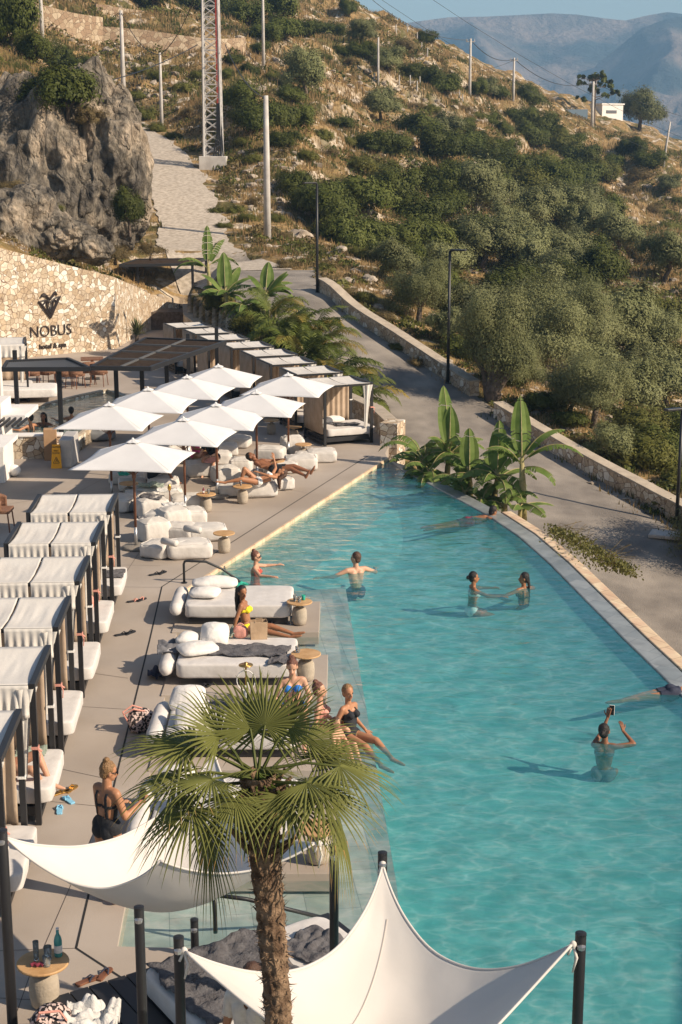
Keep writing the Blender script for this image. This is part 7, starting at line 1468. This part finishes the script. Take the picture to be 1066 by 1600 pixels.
        if wr=='shorts': shell('swim_shorts',lambda i: (nm_[i] in('pel','spine') and tt[i]<.11) or (nm_[i] in legt and bt[i]<.55),mm,.012)
        if wr=='shirt': shell('t_shirt',lambda i: nm_[i] in('pel','spine','chest','shl','bust') and tt[i]>-.05 or (nm_[i] in('lau','rau') and bt[i]<.65),mm,.016)
    # hair
    h=MB(); hp=[]
    h.ell(tuple(hc+hd*.032*k-fc*.022*k),(.082*k,.090*k,.094*k),16,Mh); h.ell(tuple(HP(0,-.05,-.02)),(.07*k,.05*k,.07*k),12,Mh)
    if hs=='bun': h.ell(tuple(HP(0,-.05,.12)),(.042*k,.042*k,.038*k),12,Mh); h.ell(tuple(HP(.02,-.06,.135)),(.025*k,.03*k,.028*k),10,Mh)
    if hs=='lowbun': h.ell(tuple(HP(0,-.115,.0)),(.04*k,.04*k,.04*k),12,Mh)
    if hs in('long','pony'):
        w3=.055 if hs=='long' else .03; a=HP(0,-.08,.02); b1=HP(0,-.10,-.12)-T*.02; c1=b1-Vector((0,0,.22*k))-F_*.02
        for q in((-1,0,1) if hs=='long' else (0,)): h.cap(a+sd*q*.035*k,b1+sd*q*.045*k,w3*k,w3*k*.9,10); h.cap(b1+sd*q*.045*k,c1+sd*q*.035*k,w3*k*.9,w3*k*.4,10)
    if hs=='short': pass
    me=h.mesh('hair',M[hair]); tmp=bpy.data.objects.new('t',me); scn.collection.objects.link(tmp); rm=tmp.modifiers.new('r','REMESH'); rm.mode='VOXEL'; rm.voxel_size=.009; rm.use_smooth_shade=True
    bpy.context.view_layer.update(); m3=bpy.data.meshes.new_from_object(tmp.evaluated_get(bpy.context.evaluated_depsgraph_get())); bpy.data.objects.remove(tmp)
    bm=bmesh.new(); bm.from_mesh(m3)
    dl=[]
    for v in bm.verts:
        q=v.co-hc; y=q.dot(fc)/k; z=q.dot(hd)/k
        if y>.030 and z<.065+.4*(y-.045)*-1 and y>0: dl.append(v)
        v.co+=v.normal*(noise.noise(v.co*55)*.005+noise.noise(Vector((v.co.x*90,v.co.y*90,v.co.z*14)))*.004)
    bmesh.ops.delete(bm,geom=dl,context='VERTS'); bm.to_mesh(m3); bm.free(); m3.materials.clear(); m3.materials.append(M[hair]); m3.name='hair'; o=link(bpy.data.objects.new('hair',m3)); o.parent=r
    return r,dict(HP=HP,hands=hands,P=P)
def W(px,py,z=WL): p=G(px,py,z); return p
down=(0,0,-1)
legs_w=dict(ll=[(-.15,1,-.35),(-.05,-.6,-.5),(0,.3,-.6)],rl=[(.2,1,-.25),(.1,-.5,-.6),(0,.3,-.6)])
def inwater(px,py,dz,rz,label,**kw):
    p=G(px,py,WL); pose=dict(pel=(0,0,0),tor=kw.pop('tor',(0,.05,1)),la=kw.pop('la',[(-.8,.5,-.25),(-.2,1,.05)]),ra=kw.pop('ra',[(.8,.5,-.25),(.3,1,.05)]),**legs_w,**{k:kw.pop(k) for k in('face','head') if k in kw}); return person(label,(p.x,p.y,WL+dz),rz,pose,**kw)
G1='people in the pool'
inwater(398,893,-.34,R(-95),'bather with blonde bun and sunglasses standing in the shallow water by the rail',skin='skin_light',hair='hair_auburn',hs='bun',wear=(('onepiece','c_red'),),glasses=True,group=G1)
inwater(557,895,-.40,R(25),'bare shouldered man seen from behind with both arms spread on the water',skin='skin_light',hair='hair_brown',hs='short',sex='m',H=1.8,wear=(('shorts','c_navy'),),la=[(-.8,.2,-.35),(-1,.35,-.02)],ra=[(.8,.1,-.35),(.4,.9,.0)],face=(-.6,.8,0),group=G1)
inwater(738,919,-.44,R(-80),'bather with low black bun facing right toward the other one in mid pool',skin='skin_brown',hair='hair_black',hs='lowbun',wear=(('top','c_white'),('bottom','c_white')),la=[(-.5,.8,-.3),(.1,1,.0)],ra=[(.5,.8,-.3),(.2,1,.0)],group=G1)
inwater(820,919,-.46,R(35),'bather with long dark ponytail turned away, near the far rim',skin='skin_brown',hair='hair_black',hs='pony',wear=(('onepiece','c_black'),),la=[(-1,.3,-.3),(-.7,.8,.0)],face=(-.7,.6,0),group=G1)
# man leaning on the rim with the body floating behind
p=G(762,806,WL); person('man in maroon shorts resting an arm on the far rim, legs floating',(p.x-.45,p.y-.1,WL-.12),0,dict(pel=(0,0,0),tor=(1,.15,.18),sh=(-.1,-1,.1),front=(0,0,-1),head=(.35,.1,1),face=(.8,.5,-.2),la=[(.3,.7,-.2),(1,.3,.1)],ra=[(.7,-.5,-.1),(1,.2,.12)],ll=[(-1,-.1,-.1),(-1,-.15,-.1),(-1,0,-.2)],rl=[(-1,-.25,-.12),(-1,-.3,-.1),(-1,0,-.2)]),H=1.78,skin='skin_brown',hair='hair_black',hs='short',sex='m',wear=(('shorts','c_maroon'),),group=G1)
p=G(1052,1080,WL); person('swimmer in dark shorts at the right edge with legs stretched out to the left',(p.x,p.y,WL-.04),0,dict(pel=(0,0,0),tor=(1,.12,.05),sh=(-.1,1,0),front=(0,0,-1),head=(1,.1,.3),face=(.5,0,-1),la=[(1,.5,0),(1,0,0)],ra=[(1,-.5,0),(1,0,0)],ll=[(-1,-.05,-.05),(-1,-.12,-.1),(-1,0,-.1)],rl=[(-1,-.15,-.08),(-1,-.25,-.15),(-1,0,-.1)]),H=1.75,skin='skin_tan',hair='hair_brown',hs='short',sex='m',wear=(('shorts','c_navy'),),group=G1)
r_,inf=inwater(945,1162,-.47,R(-15),'dark haired bather seen from behind holding up a phone in the near pool',skin='skin_deep',hair='hair_black',hs='lowbun',wear=(('top','c_grey'),('bottom','c_grey')),la=[(.3,.8,.35),(.3,.4,.9),(.1,.2,1)],ra=[(.95,.4,.1),(-.85,.45,.75),(-.3,.2,1)],head=(-.1,.0,1),face=(.1,1,.1),group=G1)
w2=inf['hands'][0][0]+Vector((.05,.04,.10)); rot=Matrix.Rotation(R(-15),3,'Z'); q=r_.location+rot@w2; r=thing('phone','black phone held up by the bather in the near pool','phone',tuple(q),R(-15)); MB().box((0,0,0),(.078,.009,.155)).build('case',M['c_white'],r,bevel=.006); MB().box((0,-.006,0),(.07,.003,.145)).build('screen',M['ink'],r)
# plunge pool
for (a,b_,rz,lb,hr,hs) in [(48,662,60,'bather with short dark hair seen from behind at the left of the plunge pool','hair_black','short'),(68,655,175,'bather with long dark wet hair in the middle of the plunge pool','hair_black','long'),(112,650,10,'head of a bather in the plunge pool half behind the leftmost umbrella','hair_black','short')]:
    p=G(a,b_+8,.375); person(lb,(p.x,p.y,.375-(.42 if hs=='long' else .34)),R(rz),dict(tor=(0,0,1),la=[(-1,.3,-.3),(-.5,1,.1)],ra=[(1,.3,-.3),(.5,1,.1)],ll=[(0,1,0),(0,1,-.1),(0,1,0)],rl=[(.2,1,0),(0,1,-.1),(0,1,0)]),skin='skin_tan' if hs=='short' else 'skin_deep',hair=hr,hs=hs,vox=.016,wear=(('onepiece','c_black'),),group='people in the plunge pool')
# sitters
SIT=dict(ll=[(-.12,1,.12),(0,.15,-1),(0,1,-.1)],rl=[(.12,1,.1),(0,.1,-1),(0,1,-.1)])
p=G(386,985,.16); person('long haired bather in a yellow bikini sitting before the farthest daybed',(p.x,p.y+.06,.17),R(-100),dict(tor=(-.1,-.18,1),head=(.1,.05,1),face=(.7,.7,-.25),la=[(-.2,-.3,-1),(-.1,.1,-1)],ra=[(.35,-.3,-1),(.1,-.25,-1)],ll=[(.0,1,.12),(.1,1,-.25),(0,1,.3)],rl=[(.25,1,.05),(.1,1,-.15),(0,1,.3)]),skin='skin_brown',hair='hair_black',hs='long',wear=(('top','c_yellow'),('bottom','c_yellow')),vox=.011,H=1.66)
p=G(457,1118,.4); person('bather in a blue bikini with bowed head sitting at the right of the third daybed',(p.x,p.y+.05,.50),R(185),dict(tor=(0,.12,1),head=(.05,.35,1),face=(.1,1,-.5),la=[(-.35,.1,-1),(.3,.7,-.5)],ra=[(.35,.1,-1),(-.3,.7,-.5)],**SIT),skin='skin_light',hair='hair_auburn',hs='bun',wear=(('top','c_blue'),('bottom','c_blue')),vox=.011)
p=G(548,1158,-.1); person('bather in a black swimsuit sitting on the ledge, legs stretched into the pool',(p.x,p.y+.05,-.05),R(-125),dict(tor=(-.05,-.12,1),head=(0,0,1),face=(.45,1,.0),la=[(-.35,-.2,-1),(.1,.8,-.5)],ra=[(.4,-.3,-1),(.1,.2,-1)],ll=[(.1,1,.05),(.3,1,-.45),(0,1,-.1)],rl=[(.3,1,.0),(.3,1,-.5),(0,1,-.1)]),skin='skin_tan',hair='hair_blonde',hs='lowbun',wear=(('onepiece','c_black'),),vox=.011)
p=G(526,1178,-.1); person('small brown haired child sitting in front of the bather in black on the ledge',(p.x,p.y,-.08),R(-120),dict(tor=(0,.0,1),face=(.2,1,-.3),la=[(-.3,.4,-1),(.2,.8,-.4)],ra=[(.3,.4,-1),(-.2,.8,-.4)],ll=[(-.1,1,.6),(0,.4,-1),(0,1,0)],rl=[(.1,1,.6),(0,.4,-1),(0,1,0)]),H=1.15,skin='skin_light',hair='hair_brown',hs='long',wear=(('bottom','c_rose'),),vox=.011)
p=G(503,1152,-.1); person('bather in a patterned rose swimsuit sitting on the ledge behind the palm leaves',(p.x,p.y+.05,-.05),R(-100),dict(tor=(0,-.05,1),la=[(-.3,.2,-1),(.2,.8,-.4)],ra=[(.3,-.1,-1),(.1,.3,-1)],ll=[(0,1,.5),(0,.5,-1),(0,1,0)],rl=[(.15,1,.4),(0,.5,-1),(0,1,0)]),skin='skin_light',hair='hair_auburn',hs='bun',wear=(('onepiece','c_rose'),),vox=.012)
# standing bather looking at phone
p=G(172,1408,0); r_,inf=person('standing bather with fair bun in a black swimsuit looking down at a phone',(p.x,p.y,.885),R(-40),dict(tor=(.0,.03,1),head=(.12,.18,1),face=(.55,1,-.45),la=[(-.25,.25,-1),(.35,1,-.1)],ra=[(.35,.15,-1),(-.05,1,.35),(-.1,.9,.4)],ll=[(-.03,.02,-1),(0,-.03,-1),(0,1,-.15)],rl=[(.05,.08,-1),(0,-.08,-1),(.1,1,-.15)]),H=1.70,skin='skin_tan',hair='hair_blonde',hs='bun',wear=(('onepiece','c_black'),),vox=.008,glasses=True,fat=1.14)
rot=Matrix.Rotation(R(-40),3,'Z'); w2=inf['hands'][1][0]+Vector((-.03,.07,.07)); q=r_.location+rot@w2; r=thing('phone','dark phone in the hand of the standing bather','phone',tuple(q),R(-20)); r.rotation_euler=(R(-35),0,R(-20)); MB().box((0,0,0),(.075,.009,.15)).build('case',M['c_black'],r,bevel=.006); MB().box((0,-.006,0),(.068,.003,.14)).build('screen',M['ink'],r)
# seated in cabana
c=cabw[4]; person('bather seated in the fifth left cabana with one bare leg hanging over the side',(c.x+.30,c.y-.22,.55),R(-90),dict(tor=(-.05,-.45,1),la=[(-.3,-.4,-1),(0,.4,-1)],ra=[(.3,-.3,-1),(0,.5,-.8)],ll=[(.1,1,.5),(.2,.45,-1),(.2,1,-.1)],rl=[(.5,1,.25),(-.6,.2,-.7),(0,1,-.2)]),skin='skin_light',hair='hair_brown',hs='long',wear=(('onepiece','c_maroon'),),vox=.012)
towel(c.x+.45,c.y+.45,.46,.4,.35,.2,71,'towelg','folded grey green towel on the bed beside the seated bather',amp=.05)
# bean bag loungers
p=G(430,738,.42); person('tanned man in black shorts lying on bean bags, feet to the right',(p.x,p.y,.50),R(-8),dict(tor=(-1,.2,.35),sh=(.15,1,0),front=(0,0,1),head=(-.8,.1,.7),face=(.4,-.1,.9),la=[(.5,-.6,-.1),(.8,.3,.2)],ra=[(.5,.5,-.1),(.8,-.3,.2)],ll=[(1,-.15,.12),(1,-.35,-.35),(.3,0,1)],rl=[(1,.05,.15),(1,-.1,-.3),(.3,0,1)]),H=1.8,skin='skin_deep',hair='hair_black',hs='short',sex='m',wear=(('shorts','c_black'),),vox=.014,group='sunbathers on bean bags')
p=G(402,758,.35); person('sunbather lying on bean bags with one knee raised behind a round table',(p.x,p.y,.44),R(0),dict(tor=(1,.35,.25),sh=(.3,-1,0),front=(0,0,1),head=(1,.3,.5),face=(-.3,0,1),la=[(.2,.6,.3),(-.2,.2,1)],ra=[(-.4,-.5,.2),(-1,.2,.3)],ll=[(-.8,-.2,.9),(-.3,0,-1),(-1,0,0)],rl=[(-1,-.3,.25),(-1,0,-.2),(-1,0,.2)]),skin='skin_tan',hair='hair_brown',hs='long',wear=(('bottom','c_white'),('top','c_white')),vox=.014,group='sunbathers on bean bags')
p=G(238,748,.3); person('sunbather with knees drawn up in the shade under the front umbrellas',(p.x,p.y,.42),R(-90),dict(tor=(0,-.45,1),face=(0,1,-.2),la=[(-.3,.5,-1),(.1,1,-.1)],ra=[(.3,.5,-1),(-.1,1,-.1)],ll=[(-.1,1,.75),(0,.35,-1),(0,1,0)],rl=[(.12,1,.6),(0,.5,-1),(0,1,0)]),skin='skin_deep',hair='hair_brown',hs='bun',wear=(('shorts','c_black'),),vox=.014,group='sunbathers on bean bags')
p=G(334,722,.3); person('person with long black hair bending over the shaded table',(p.x,p.y,.42),R(165),dict(tor=(0,.5,1),head=(0,.4,1),face=(0,1,-.6),la=[(-.2,.6,-.8),(.2,1,0)],ra=[(.2,.6,-.8),(-.2,1,0)],**SIT),skin='skin_light',hair='hair_black',hs='long',wear=(('shirt','c_black'),),vox=.014,group='sunbathers on bean bags')
p=G(307,718,.3); person('person in a magenta top seated left of the one with long black hair',(p.x,p.y,.42),R(-120),dict(tor=(0,-.1,1),la=[(-.2,.5,-.8),(.2,1,0)],ra=[(.2,.5,-.8),(-.2,1,0)],**SIT),skin='skin_brown',hair='hair_brown',hs='bun',wear=(('shirt','c_pink'),),vox=.014,group='sunbathers on bean bags')
# person in a white shirt under the right sail
p=G(392,1563,1.35); person('person in a white t-shirt standing under the right sail beside the palm trunk',(p.x,p.y,.90),R(150),dict(tor=(0,0,1),la=[(-.15,.05,-1),(0,.3,-1)],ra=[(.2,.05,-1),(0,.3,-1)],ll=[(-.03,0,-1),(0,-.03,-1),(0,1,-.1)],rl=[(.03,.0,-1),(0,-.03,-1),(0,1,-.1)]),H=1.70,skin='skin_tan',hair='hair_brown',hs='short',sex='m',wear=(('shirt','c_cream'),('shorts','c_grey')),vox=.011)
